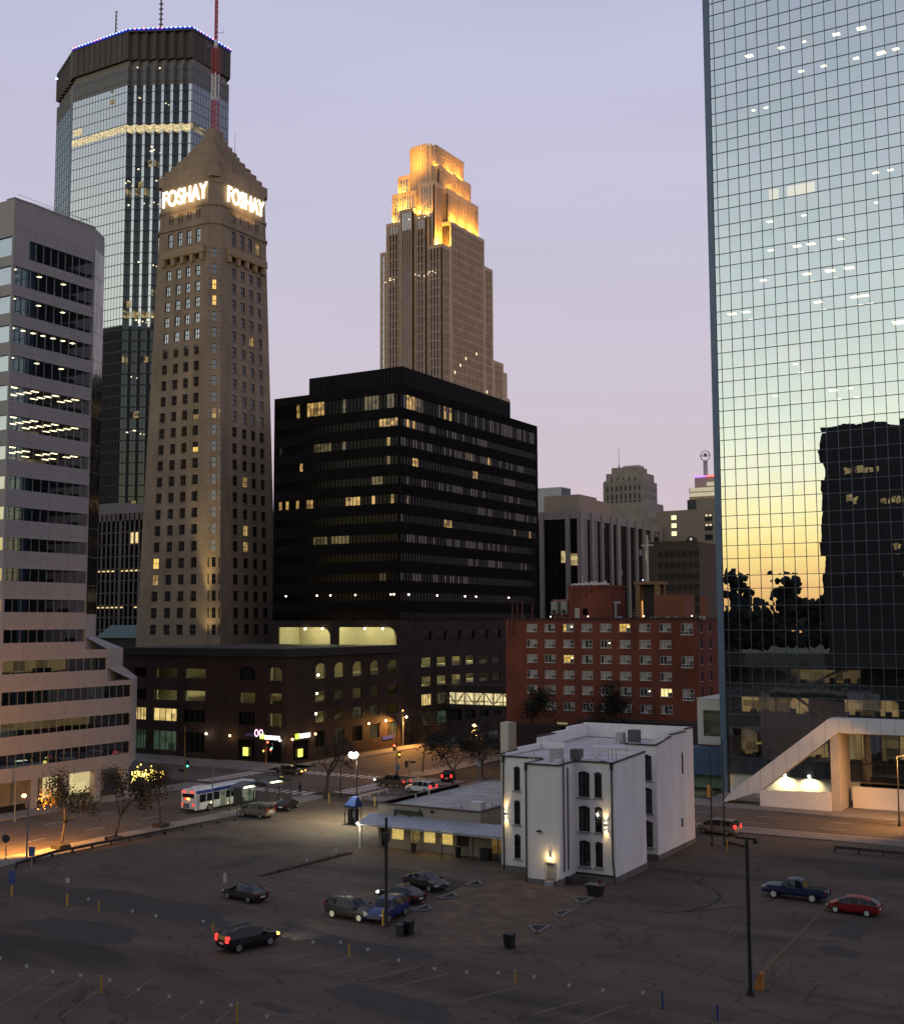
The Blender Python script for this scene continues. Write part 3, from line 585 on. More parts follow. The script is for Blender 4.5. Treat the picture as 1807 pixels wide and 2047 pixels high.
# glazing of the lower storeys and shops
SH = [BLACKG, lit('ramp_office', (1, .72, .26), 1.0, .35, .8), lit('shop_green', (.45, .75, .45), .10, .2, .6), lit('ramp_dim', (.9, .8, .45), .06, .2, .6)]
m = MB()
for i, (a, b) in enumerate(colsY):
    pane(m, fY, a, b, 6.5, 8.8, .42, 1 if i < 2 else 0 if i < 4 else 3) if i < 4 else None
    pane(m, fY, a, b, 1.0 if i < 3 else .3, 4.6 if i < 3 else 3.9, .42, 2 if i < 2 else 0)
pane(m, fY, -170.6, -167.2, 10.4, 12.3, .42, 0); pane(m, fY, -144.2, -140.3, 14.6, 17, .4, 0)
for i, (a, b) in enumerate(colsX): pane(m, fXr, a, b, 2.2, 5.0, .42, 3 if i in (1, 3) else 2 if i == 4 else 0)
pane(m, fXr, 169.2, 173.8, .3, 3.8, .42, 0)
for i, (a, b) in enumerate(colsR): pane(m, fXr, a, b, 21.1, 23, .4, 0); pane(m, fXr, a, b, 7.4, 9.7, .42, 1 if i in (0,) else 3); pane(m, fXr, a, b, 3.3, 5.8, .42, 2 if i < 2 else 0)
pane(m, fXr, 193.3, 196.5, 6.6, 8.6, .42, 3); pane(m, fXr, 187.4, 190.7, 6.6, 8.6, .42, 3)
m.each('ramp_window', SH, t)
m = MB()
for i, (a, b) in enumerate(colsY[:4]):
    for q in range(1, 4): x = a + (b - a) * q / 4; fbox(m, fY, x - .05, x + .05, 6.5, 8.8, .3, .41); fbox(m, fY, x - .05, x + .05, 1 if i < 3 else .3, 4.6 if i < 3 else 3.9, .3, .41)
for a, b in colsX:
    for q in range(1, 4): x = a + (b - a) * q / 4; fbox(m, fXr, x - .05, x + .05, 2.2, 5, .3, .41)
for q in range(1, 4): fbox(m, fXr, 169.2 + 1.15 * q - .05, 169.2 + 1.15 * q + .05, .3, 3.8, .3, .41)
for a, b in colsR[:8]:
    for q in range(1, 4): x = a + (b - a) * q / 4; fbox(m, fXr, x - .06, x + .06, 7.4, 9.7, .3, .41)
m.each('window_frame', DARKM, t)
for (X, Y, zz, hot) in [(-151.3, 166.6, 4.6, 0), (-145.6, 166.6, 4.5, 1), (-134.0, 166.6, 4.2, 0), (XT + .6, 168.2, 4.3, 1), (XT + .6, 174.9, 4.7, 1), (XT + .6, 192, 5.3, 1), (XT + .6, 197.9, 5.4, 0), (XT + .6, 205.4, 5.6, 0)]:
    o = Vector((X, Y, zz)); m = MB(); m.ball(o, .2, n=10); gs = m.build('wall_lantern', glow('lantern_amber', (1, .55, .2), 12.0) if hot else glow('lantern_white', (1, .86, .62), 14.0), t)
    m = MB(); d = (.35, 0) if Y > 167.3 else (0, -.35); m.tube((X - (.55 if d[0] else 0), Y + (.55 if d[1] else 0), zz + .15), (X, Y, zz + .15), .04); m.build('bracket', DARKM, gs)
    lamp('POINT', 'lantern_lamp', (X + d[0], Y + d[1], zz - .1), 60, (1, .62, .3) if hot else (1, .85, .6), t, .15)
def sign(name, f, a, b, c, e, m_, parent, d=-.12):
    q = MB(); fbox(q, f, a, b, c, e, d, -.01); return q.build(name, m_, parent)
WS = lit('sign_white', (1, .9, 1), 3.2, .35, 3.5)
sign('shop_sign', fY, -137.9, -134.5, 4.15, 4.85, WS, t); sign('shop_sign', fXr, 171.0, 174.0, 4.2, 5.0, WS, t)
LIM = glow('lime_sign', (.55, .9, .08), 1.6); sign('sign_emblem', fY, -139.0, -138.05, 4.2, 5.1, LIM, t); sign('sign_emblem', fXr, 169.7, 170.85, 4.15, 5.1, LIM, t)
for c0 in (-139.75, -138.7):
    m = MB()
    for k in range(14):
        a, b = math.pi * 2 * k / 14, math.pi * 2 * (k + 1) / 14
        m.tube((c0 + .38 * math.cos(a), YR - .15, 5.2 + .6 * math.sin(a)), (c0 + .38 * math.cos(b), YR - .15, 5.2 + .6 * math.sin(b)), .08, n=5)
    m.build('neon_ring', glow('neon_pink', (1, .55, .85), 2.6), t)
sign('window_poster', fY, -143.0, -141.9, 1.0, 2.5, glow('lime_poster', (.85, .9, .16), 1.3), t, .2); sign('window_poster', fXr, 170.8, 172.0, .9, 2.3, MATS['lime_poster'], t, .2)
sign('blue_sign', fY, -142.4, -140.2, 4.5, 5.1, glow('dim_blue_sign', (.12, .12, .3), .12), t); sign('blue_sign', fXr, 197.5, 201.5, 1.6, 2.3, glow('blue_awning', (.12, .16, .6), .22), t)
m = MB(); m.box(-156, -147, 166.0, 166.6, .13, .9); m.build('planter_wall', RB, t)

# ================================================================== skyway
t = thing('skyway_bridge', 'lit glass skyway bridge joining the brick ramp and the red hotel', 'skyway', (-124, 223, 6))
xs0, xs1, ys, yb = XT + .02, -114.2, 222.0, 226.5
m = MB(); m.box(xs0, xs1, ys, yb, 6.2, 7.2); m.box(xs0, xs1, ys, yb, 9.75, 11.4); m.build('frame', mat('skyway_frame', (.02, .02, .02), .6), t)
m = MB(); m.box(xs0, xs1, ys + 1.8, ys + 1.9, 7.2, 9.75); m.build('lit_interior', lit('skyway_lit', (1, .82, .42), 1.15, .5, 1.1), t)
m = MB()
for k in range(9):
    a = xs0 + .1 + k * 2.3; m.box(a, a + .18, ys + .02, ys + .2, 7.2, 9.75)
    m.quad([(a + .2, ys + .25, 7.5), (a + .5, ys + .25, 7.5), (a + 2.2, ys + .25, 9.7), (a + 1.9, ys + .25, 9.7)]) if k % 2 else m.quad([(a + 1.9, ys + .25, 7.5), (a + 2.2, ys + .25, 7.5), (a + .5, ys + .25, 9.7), (a + .2, ys + .25, 9.7)])
m.box(xs0, xs1, ys + .02, ys + .12, 7.9, 8.05)
for k in range(26): m.box(xs0 + .74 * k, xs0 + .74 * k + .07, ys + .03, ys + .1, 7.2, 9.75)
m.build('truss', DARKM, t)

# ================================================================== tapering stone tower with lit name
t = thing('stone_obelisk_tower', 'tapering tan stone tower with stepped pyramid roof and a glowing FOSHAY sign', 'skyscraper', (-195.9, 215.5, 0))
CXf, CYf = -195.9, 215.5
ha = lambda z: 13.2 - (z - 20) * .0327; hb = lambda z: 12.2 - (z - 20) * .0182; ch = lambda z: 2.1
STN = brick('tan_limestone', (.275, .205, .148), (.245, .183, .132), (.19, .14, .10), 1.0, .20, 1.5, .62, .03, .30, .3)
def octa(z, g=0.0, c=None):
    a, b, c = ha(z) + g, hb(z) + g, ch(z) if c is None else c
    return [(CXf - a + c, CYf - b), (CXf + a - c, CYf - b), (CXf + a, CYf - b + c), (CXf + a, CYf + b - c), (CXf + a - c, CYf + b), (CXf - a + c, CYf + b), (CXf - a, CYf + b - c), (CXf - a, CYf - b + c)]
def side(k):                                           # wall map on face k; u in -1..1
    def ff(u, z, d=0.0):
        P = octa(z); p, q = P[k], P[(k + 1) % 8]; n = Vector((q[1] - p[1], -(q[0] - p[0]), 0)).normalized(); s = (u + 1) / 2
        return (p[0] + (q[0] - p[0]) * s - n.x * d, p[1] + (q[1] - p[1]) * s - n.y * d, z)
    return ff
levels = [22.2 + 3.86 * k for k in range(24)]          # window sills
WU = [(-.62, -.44), (-.23, -.05), (.14, .32), (.51, .69)]; WR = [(-.55, -.37), (-.17, .01), (.18, .36), (.53, .71)]
m = MB(); winL = []
for k, us in ((0, WU), (2, WR), (1, [(-.92, -.72), (-.28, .28), (.72, .92)]), (7, [(.35, .6)])):
    hs = []
    for z in levels:
        hs += [(a, b, z, z + 2.35) for a, b in us]
    if k in (0, 2):
        hs += [(a - .0, b, 115.2, 118.6) for a, b in us]; hs += [(a + o, a + o + .065, 121.2, 123.2) for a, b in us for o in (0.0, .115)]
    wall(m, side(k), -1, 1, 0, 131, hs, .4); winL += [(k, h) for h in hs]
for k in (3, 4, 5, 6): wall(m, side(k), -1, 1, 0, 131, [], .4)
w_ = m.build('wall', STN, t)
FG = clear_glass('tower_window_glass', (.25, .25, .25), .50, (.85, .88, .9), .03); FG2 = clear_glass('side_window_glass_dim', (.25, .25, .25), .16, (.9, .9, .95), .03)  # side and corner panes: same glass, reflections dulled in the material
WF1 = lit('hotel_room_lit', (1, .62, .16), 1.5, .6, .5); WF2 = lit('hotel_room_dim', (1, .66, .25), .55, .3, .6)
litset = {(2, 9): 1, (1, 8): 1, (0, 6): 1}
winL.sort(key=lambda q: -(q[1][3] - q[1][2]) * (3 if q[0] == 0 else 2))
rest = MB(); done = 0
NIGHT = mat('room_black', (.012, .012, .012), .8)
chosen = {(0, -.62, 4): WF1, (0, -.62, 3): WF2, (0, .51, 11): WF1, (0, .51, 13): WF2, (1, -.28, 13): WF2, (1, .72, 13): WF2, (2, -.17, 6): WF2, (2, -.17, 9): WF2, (2, -.17, 5): WF2, (1, -.28, 20): WF1, (1, -.28, 21): WF1, (2, .18, 18): WF2}
for k, h in winL:
    ff = side(k); lv = round((h[2] - 22.2) / 3.86); mm = chosen.get((k, h[0], lv))
    if h[2] > 113 and k == 2 and rng.random() < .35: mm = WF2
    tgt = MB() if done < 90 and h[2] < 113 and k in (0, 2) and lv > 0 else rest
    c = 1 if mm is WF1 else 2 if mm is WF2 else 0
    ix = {0: 0, 1: 2, 2: 3}[c]
    mid = (h[2] + h[3]) / 2
    pane(tgt, ff, h[0], h[1], h[2], h[3], .36, 4)
    if ix: pane(tgt, ff, h[0], h[1], h[2], mid if rng.random() < .3 else h[3], .33, ix)
    else: pane(tgt, ff, h[0], h[1], h[2], h[3], .30, 0 if k == 0 else 6)
    uc = (h[0] + h[1]) / 2; e = .008 if k in (0, 2) else .03
    fbox(tgt, ff, h[0], h[1], mid - .06, mid + .06, .2, .29, 1); fbox(tgt, ff, uc - e * .6, uc + e * .6, h[2], h[3], .2, .29, 1); fbox(tgt, ff, h[0] - .02, h[1] + .02, h[2] - .2, h[2] - .01, -.1, .1, 5)
    if tgt is not rest: tgt.build('window', [FG, mat('sash_brown', (.07, .05, .035), .7), WF1, WF2, NIGHT, STN, FG2], t); done += 1
stuff(rest.build('upper_window', [FG, MATS['sash_brown'], WF1, WF2, NIGHT, STN, FG2], t))
m = MB()
for z0, z1, g in ((119.3, 119.8, .25), (123.9, 124.5, .2), (129.6, 130.2, .15)): m.prism(octa(z0, g), z0, z1)
st = [(131.0, 133.6, -.05), (133.6, 135.1, -1.0), (135.1, 136.6, -2.0), (136.6, 138.0, -3.0), (138.0, 139.4, -4.0), (139.4, 140.8, -4.95), (140.8, 142.1, -5.8), (142.1, 143.4, -6.6), (143.4, 144.8, -7.4), (144.8, 147.2, -8.2)]
for z0, z1, g in st: m.prism(octa(130, g, 1.0 if g > -5 else .3), z0 + .001, z1)
m.build('pyramid_roof', STN, t)
for k in (0, 2):
    ff = side(k); m = MB(); fbox(m, ff, -.78, .9, 112.3, 114.0, -1.0, -.05)
    for u in (-.7, -.32, .05, .42, .8): fbox(m, ff, u - .06, u + .06, 110.6, 112.3, -.8, -.05)
    m.build('balcony', mat('balcony_stone', (.30, .21, .13), .85, var=.3, vs=2.5), t)
def text(name, s, m_, parent, size, depth, M, sx=1.0, font_bold=0.0):
    c = bpy.data.curves.new(name, 'FONT'); c.body = s; c.size = size; c.extrude = depth; c.offset = font_bold; c.align_x = 'CENTER'; c.align_y = 'CENTER'
    o = bpy.data.objects.new(name, c); COL.objects.link(o); bpy.context.view_layer.update()
    me = bpy.data.meshes.new_from_object(o.evaluated_get(bpy.context.evaluated_depsgraph_get())); bpy.data.objects.remove(o)
    me.materials.clear(); me.materials.append(m_); o = bpy.data.objects.new(name, me); COL.objects.link(o)
    me.transform(Matrix.Diagonal((sx, 1, 1, 1))); me.transform(M)
    off = wloc(parent) if parent else Vector((0, 0, 0)); me.transform(Matrix.Translation(-off))
    if parent: o.parent = parent
    return o
MY = lambda x, y, z: Matrix.Translation((x, y, z)) @ Matrix.Rotation(R(90), 4, 'X')                       # faces -Y
MX = lambda x, y, z: Matrix.Translation((x, y, z)) @ Matrix.Rotation(R(90), 4, 'Z') @ Matrix.Rotation(R(90), 4, 'X')   # faces +X
LET = glow('sign_letters', (1, .84, .52), 5.0)
yb_, xb_ = CYf - hb(127), CXf + ha(127)
text('name_sign', 'FOSHAY', LET, t, 5.5, .12, MY(CXf + .5, yb_ - .6, 127.1), .70, .055)
text('name_sign', 'FOSHAY', LET, t, 5.5, .12, MX(xb_ + .6, CYf + .2, 127.1), .66, .055)
lamp('AREA', 'sign_glow', (CXf, yb_ - 2.2, 124.4), 260, (1, .68, .3), t, 6, (CXf, yb_, 127)).data.size = 8
lamp('AREA', 'sign_glow', (xb_ + 2.2, CYf, 124.4), 260, (1, .68, .3), t, 6, (xb_, CYf, 127)).data.size = 8
pc = side(1)(-1, 22, -3.6); lamp('SPOT', 'corner_uplight', (pc[0] - .6, pc[1] - .6, 20.6), 75000, (1, .76, .30), t, .3, side(1)(-1, 75, .3), 30, 1.0); lamp('SPOT', 'corner_uplight', (pc[0] - .2, pc[1] - .4, 20.6), 3000, (1, .76, .30), t, .3, side(1)(-1, 32, .3), 80, 1.0)
# red and white mast
t = thing('lattice_mast', 'red and white striped lattice mast on top of the stone tower', 'antenna mast', (CXf, CYf, 147.2))
zs = [147.2, 155.4, 162.2, 169.0, 171.2, 196]; cs = [1, 0, 1, 0, 1]; MR = [mat('mast_white', (.65, .62, .6), .6), mat('mast_red', (.38, .03, .035), .6)]
m = MB()
for (a, b), c in zip(zip(zs, zs[1:]), cs):
    w0 = .62 if a < 169 else .22
    for dx, dy in ((-w0, -w0), (w0, -w0), (w0, w0), (-w0, w0)): m.tube((CXf + dx, CYf + dy, a), (CXf + dx, CYf + dy, b), .13, n=5, m=c)
    n = max(1, int((b - a) / 1.3))
    for i in range(n):
        z0 = a + (b - a) * i / n; z1 = a + (b - a) * (i + 1) / n
        for P, Q in (((-w0, -w0), (w0, -w0)), ((w0, -w0), (w0, w0)), ((-w0, w0), (-w0, -w0))): m.tube((CXf + P[0], CYf + P[1], z0), (CXf + Q[0], CYf + Q[1], z1), .07, n=4, m=c); m.tube((CXf + Q[0], CYf + Q[1], z0), (CXf + P[0], CYf + P[1], z0), .06, n=4, m=c)
m.build('lattice', MR, t)
m = MB()
for z, s in ((169.5, 1), (169.5, -1), (173, 1), (160, 1)): m.tube((CXf, CYf, z), (CXf + 1.7 * s, CYf + 1.0 * s, z + .1), .06, n=5); m.tube((CXf + 1.7 * s, CYf + 1.0 * s, z - .4), (CXf + 1.7 * s, CYf + 1.0 * s, z + 1), .05, n=5)
m.build('side_aerial', GREYM, t)
t = thing('whip_antenna', 'thin whip antenna on the slope of the stone pyramid roof', 'antenna', (CXf + 1, CYf + 7.5, 140))
m = MB(); m.tube((CXf + 1, CYf + 6.5, 137), (CXf + 1, CYf + 6.5, 149), .08, .04, 5); m.build('rod', DARKM, t)
# ================================================================== zigzag glass skyscraper (left, behind)
def hy(px, py, Y): d = ray(px, py); k = Y / d.y; return (d.x * k, EYE.z + d.z * k)
def hx(px, py, X): d = ray(px, py); k = X / d.x; return (d.y * k, EYE.z + d.z * k)
t = thing('zigzag_glass_skyscraper', 'tallest glass skyscraper with folded corners, dark crown and blue and red roof lights', 'skyscraper', (-320, 310, 0))
def ids(g=0.0):
    P = [(-335.0 - g, 291.9 - g), (-306.9 + g * .3, 291.9 - g)]; x, y = -306.9, 291.9
    for k in range(7): P += [(x + g * .3, y + 1.51 - g)] if k else [(x + g * .3, y + 1.51 - g)]; P += [(x + 2.98 + g * .3, y + 1.51 - g)]; x += 2.98; y += 1.51
    P += [(x + g, 322 + g), (-306, 334 + g), (-356 - g, 334 + g)]; x, y = -356.0, 302.5
    P += [(x - g, y - g)]
    for k in range(6): P += [(x + 3.0, y - g), (x + 3.0, y - 1.51 - g)] if False else [(x + 3.0 - g, y - g), (x + 3.0 - g, y - 1.51 - g)]; x += 3.0; y -= 1.51
    return P
P = ids()
def mirror_glass(name, refl, rt, base, rough=.03):
    m = bpy.data.materials.new(name); m.use_nodes = True; t_ = m.node_tree; t_.nodes.clear()
    a = t_.nodes.new('ShaderNodeBsdfDiffuse'); a.inputs[0].default_value = (*base, 1); g = t_.nodes.new('ShaderNodeBsdfGlossy'); g.inputs[0].default_value = (*rt, 1); g.inputs['Roughness'].default_value = rough
    x = t_.nodes.new('ShaderNodeMixShader'); x.inputs[0].default_value = refl; t_.links.new(a.outputs[0], x.inputs[1]); t_.links.new(g.outputs[0], x.inputs[2])
    o = t_.nodes.new('ShaderNodeOutputMaterial'); t_.links.new(x.outputs[0], o.inputs[0]); MATS[name] = m; return m
IG = mirror_glass('zigzag_glass', .58, (.96, .94, .90), (.012, .013, .014)); IGD = mirror_glass('zigzag_glass_shaded', .09, (.8, .9, 1), (.005, .005, .006)); IGR = mirror_glass('zigzag_glass_side_dim', .22, (.85, .93, 1), (.012, .013, .014))  # same glass; darkness of folds and side is put into weaker mirrors
LVR = mat('louvre_band', (.13, .13, .13), .6); CRN = mat('crown_dark', (.075, .066, .058), .85, var=.22, vs=.25, vstretch=(1, 1, .15))
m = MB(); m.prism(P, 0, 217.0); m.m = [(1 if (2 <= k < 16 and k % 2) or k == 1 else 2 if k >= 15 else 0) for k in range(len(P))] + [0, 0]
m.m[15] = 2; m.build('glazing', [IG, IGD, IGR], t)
m = MB(); m.prism(P, 217.01, 224.2); m.build('louvre_band', LVR, t)
m = MB(); m.prism(ids(-.6), 224.21, 226.6); m.build('crown_ledge', mat('crown_ledge', (.17, .155, .135), .8), t)
m = MB(); m.prism(ids(.35), 226.61, 236.6); m.prism([(-335.3, 291.5), (-306.5, 291.5), (-285.6, 302.2), (-285.6, 322.4), (-306, 334.3), (-356.3, 334.3), (-356.3, 302.2)], 236.61, 237.6); m.build('crown', CRN, t)
m = MB()
for i in range(1, 10): x = -335 + 2.81 * i; m.box(x - .05, x + .05, 291.42, 291.53, 226.7, 237.5)
for i in range(6): y = 304.5 + 2.9 * i; m.box(-285.69, -285.6, y - .05, y + .05, 226.7, 237.5)
m.build('crown_joint', mat('crown_joint', (.025, .022, .02), .9), t)
m = MB(); n = len(P)
for i in range(n - 14 if False else n):
    p, q = Vector(P[i]), Vector(P[(i + 1) % n]); l = (q - p).length; d = (q - p) / l; nn = Vector((d.y, -d.x))
    if nn.y > .5 or nn.x < -.5: continue
    k = max(1, round(l / 1.5))
    for j in range(k + 1):
        if l < 3.5 and 0 < j < k: continue
        c = p + d * (l * j / k) + nn * .03; m.box(c.x - .035, c.x + .035, c.y - .035, c.y + .035, 40, 224)
    for z in [45 + 3.94 * j for j in range(46)]:
        a, b = p + nn * .02, q + nn * .02; m.quad([(a.x, a.y, z), (b.x, b.y, z), (b.x, b.y, z + .28), (a.x, a.y, z + .28)])
m.build('mullion_grid', mat('zigzag_mullion', (.045, .05, .052), .5), t)
LG = [lit('lit_floor', (1, .80, .42), 1.0, .35, 1.6), lit('lit_floor_dim', (1, .74, .34), .40, .1, .6)]
m = MB()
def lf(i, z0, z1, a=0, b=1, c=0):
    p, q = Vector(P[i % n]), Vector(P[(i + 1) % n]); l = (q - p).length; d = (q - p) / l; nn = Vector((d.y, -d.x)) * .05; s, e = p + d * (l * a) + nn, p + d * (l * b) + nn
    m.quad([(s.x, s.y, z0), (e.x, e.y, z0), (e.x, e.y, z1), (s.x, s.y, z1)], c)
lf(0, 199.8, 202.4); lf(0, 203.7, 206.3, .02, .18)
for i in range(1, 15): lf(i, 199.8, 202.4)
lf(15, 199.8, 202.4, 0, .45, 1); lf(0, 211.6, 213.5, .68, .78, 1); lf(0, 216, 217, .7, .75, 1)
for i in (1, 3, 5, 7, 9): lf(i, 176.5, 179, .1, .9, 1) if rng.random() < .7 else None; lf(i, 132, 134.6, 0, 1, 1); lf(i + 1, 132.3, 134, .2, .8, 1)
for i in range(1, 15):
    for z in [49 + 3.94 * j for j in range(36)]:
        if rng.random() < .05: lf(i, z, z + 2.4, .1, .6 + .3 * rng.random(), 1)
m.each('lit_floor', LG, t)
m = MB()
for i in range(34):
    k = rng.choice((1, 2, 3, 4, 5, 6, 7, 8, 9)); p, q = Vector(P[k]), Vector(P[k + 1]); c = p.lerp(q, rng.random()); z = rng.choice([60, 90, 110, 130, 150, 172, 180, 186, 192, 208, 212, 222]) + rng.random() * 2; m.box(c.x - .2, c.x + .3, c.y - .25, c.y - .02, z, z + .35)
m.each('office_lamp', glow('office_lamp', (1, .85, .55), 2.0), t)
BL, RL = glow('roof_light_blue', (.25, .4, 1), 6), glow('roof_light_red', (1, .25, .22), 6); m = MB(); B2 = MB()
Q = ids(.5); led = []
for i in list(range(0, 1)) + [99] + [15]:
    a, b = (Q[1], Q[15]) if i == 99 else (Q[i], Q[(i + 1) % n]); a, b = Vector(a), Vector(b); l = (b - a).length; k = round(l / 1.62); nn = Vector(((b - a).y, -(b - a).x)).normalized()
    for j in range(k):
        c = a.lerp(b, (j + .5) / k) + nn * (.25 if i != 99 else .3); m.ball((c.x, c.y, 237.65), .30, 1 if rng.random() < .28 else 0, 6)
    B2.tube((a.x, a.y, 237.45), (b.x, b.y, 237.45), .38, n=5)
m.ball((-349, 296, 231.5), .5, 0, 6); m.each('roof_light', [BL, RL], t); B2.build('light_rail', glow('blue_glow_rail', (.02, .035, .5), .9), t)
for px, w, nm in ((232, .55, 'tall grey roof mast with a row of side aerials on the folded glass skyscraper'), (322, .7, 'slim ribbed roof mast with splayed feet on the folded glass skyscraper')):
    X, z0 = hy(px, 60, 312); t2 = thing('roof_mast', nm, 'antenna mast', (X, 312, 237.6), 'masts on the folded glass skyscraper'); m = MB()
    m.tube((X, 312, 237), (X, 312, 262), w * .6, w * .4, 6)
    if px == 322:
        for k in range(12):
            m.box(X - w, X + w, 311.5, 312.5, 240 + 2 * k, 240.25 + 2 * k)
        for a in (-1, 1): m.tube((X + 2 * a, 312, 237.6), (X, 312, 245), .15, n=4)
    else:
        for k in range(14): m.tube((X, 312, 239.5 + 1.6 * k), (X + 1.5, 311, 239.7 + 1.6 * k), .12, n=4); m.ball((X + 1.6, 311, 239.9 + 1.6 * k), .28, n=6)
    m.build('mast', mat('mast_grey', (.16, .15, .15), .6), t2)

# ================================================================== gold-lit stepped skyscraper (centre)
t = thing('stepped_stone_skyscraper', 'stepped skyscraper of tan stone with golden floodlit crown', 'skyscraper', (-272, 450, 0))
GS = mat('golden_stone', (.56, .385, .26), .8, var=.15, vs=.2); GG = mirror_glass('stepped_glass', .28, (.8, .8, .85), (.012, .011, .011)); GGL = mirror_glass('stepped_glass_pale', .5, (.9, .9, .95), (.05, .045, .04))
wallm, glm, lights = MB(), MB(), MB()
def block(x0, x1, y0, y1, z0, z1, pitch=1.55, pw=.6, faces='yx', g=0, floors=True, cap=1.6, bigs=()):
    glm.box(x0 + .3, x1 - .3, y0 + .3, y1 - .3, z0, z1 - .3, g); wallm.box(x0, x1, y0, y1, z1 - cap, z1)
    if 'y' in faces:
        n = max(1, round((x1 - x0) / pitch))
        for k in range(n + 1):
            x = x0 + (x1 - x0) * k / n; w = pw * (1.6 if k in (0, n) else 1); x = min(max(x, x0 + w / 2), x1 - w / 2); wallm.box(x - w / 2, x + w / 2, y0, y0 + .5, z0, z1 - cap)
        if floors:
            for j in range(int((z1 - z0) / 3.95)): z = z0 + 3.95 * j; wallm.box(x0, x1, y0 + .25, y0 + .5, z, z + .3)
    if 'x' in faces:
        n = max(1, round((y1 - y0) / pitch))
        for k in range(n + 1):
            y = y0 + (y1 - y0) * k / n; w = pw * (1.6 if k in (0, n) else 1); y = min(max(y, y0 + w / 2), y1 - w / 2); wallm.box(x1 - .5, x1, y - w / 2, y + w / 2, z0, z1 - cap)
        if floors:
            for j in range(int((z1 - z0) / 3.95)): z = z0 + 3.95 * j; wallm.box(x1 - .5, x1 - .29, y0, y1, z, z + .6)
Z0 = 60
block(-294, -288.9, 434, 452, Z0, 191.8, 2.6, .8, 'y', 1); block(-289.2, -281.3, 431.6, 470, Z0, 203.7, 1.6, .55)
block(-281.3, -273.9, 430.4, 470, Z0, 208.3, 1.25, .42, 'yx', 1, False); block(-273.9, -267.7, 431.3, 470, Z0, 204.3, 1.55, .5)
block(-267.7, -260, 431.8, 439.4, Z0, 190.0, 1.5, .5); block(-266, -260, 439.4, 470.2, Z0, 202.4, 1.5, .55, 'x'); block(-268, -260.1, 470.2, 478.4, Z0, 190, 1.5, .55, 'x')
block(-268, -260.1, 478.4, 488.4, Z0, 147, 1.5, .55, 'x'); wallm.box(-268, -260.3, 488.4, 492.4, Z0, 143); wallm.box(-268, -260.3, 492.4, 495, Z0, 131)
# crown tiers
def rblock(poly, z0, z1, m_, pitch=1.35):
    n = len(poly); wallm.prism(poly, z0, z1)
    for i in range(n):
        p, q = Vector(poly[i]), Vector(poly[(i + 1) % n]); l = (q - p).length; k = max(1, round(l / pitch))
        for j in range(k):
            c = p.lerp(q, j / k); fins.box(c.x - .19, c.x + .19, c.y - .19, c.y + .19, z0, z1 + .5); fins.box(c.x - .3, c.x + .3, c.y - .3, c.y + .3, z1 - 3.2, z1 + .6)
fins = MB()
block(-287.2, -274.2, 433.5, 468, 200, 217.5, 1.35, .5, 'y', 0, False); block(-272.8, -264.6, 433.0, 468, 188, 219.8, 1.3, .6, 'yx', 0, False, 2); block(-266, -262.2, 440.2, 468.6, 200, 218.2, 1.3, .75, 'yx', 0, False, 2.4)
block(-285.4, -278.6, 435.5, 466, 214, 226.2, 1.35, .5, 'y', 0, False); block(-270, -264.9, 437.2, 466.5, 214, 228.6, 1.3, .7, 'yx', 0, False, 2)
rp = [(-280.2, 438.6), (-279.3, 436.6), (-277.6, 435.2), (-274.8, 434.2), (-271.5, 434.0), (-269.4, 434.4), (-267.8, 435.6), (-266.8, 437.2), (-266.4, 439.2), (-266.2, 461.5), (-280.2, 461.5)]
rblock(rp, 200, 237.6, 0); 
w_ = wallm.build('wall', GS, t); glm.build('glazing', [GG, GGL], t); fins.build('crown_fin', mat('crown_fin', (.50, .37, .25), .7), t)
m = MB()
for k in range(26):
    x = -289 + 29 * rng.random(); z = rng.choice((176.2, 176.8, 177.6, 203, 120, 92)) if x < -262 else 100; m.box(x - .22, x + .22, 430.0 + (.6 if x > -274 else 0), 430.3 + (.6 if x > -274 else 0), z, z + .4)
for k in range(30):
    y = 432 + 52 * rng.random(); z = 70 + 4 * rng.randrange(20); m.box(-260.0, -259.9, y, y + .8, z, z + 1.2) if rng.random() < .6 else None
m.each('office_lamp', glow('office_lamp_soft', (1, .8, .5), 1.6), t)
GOLD = (1, .47, .055)
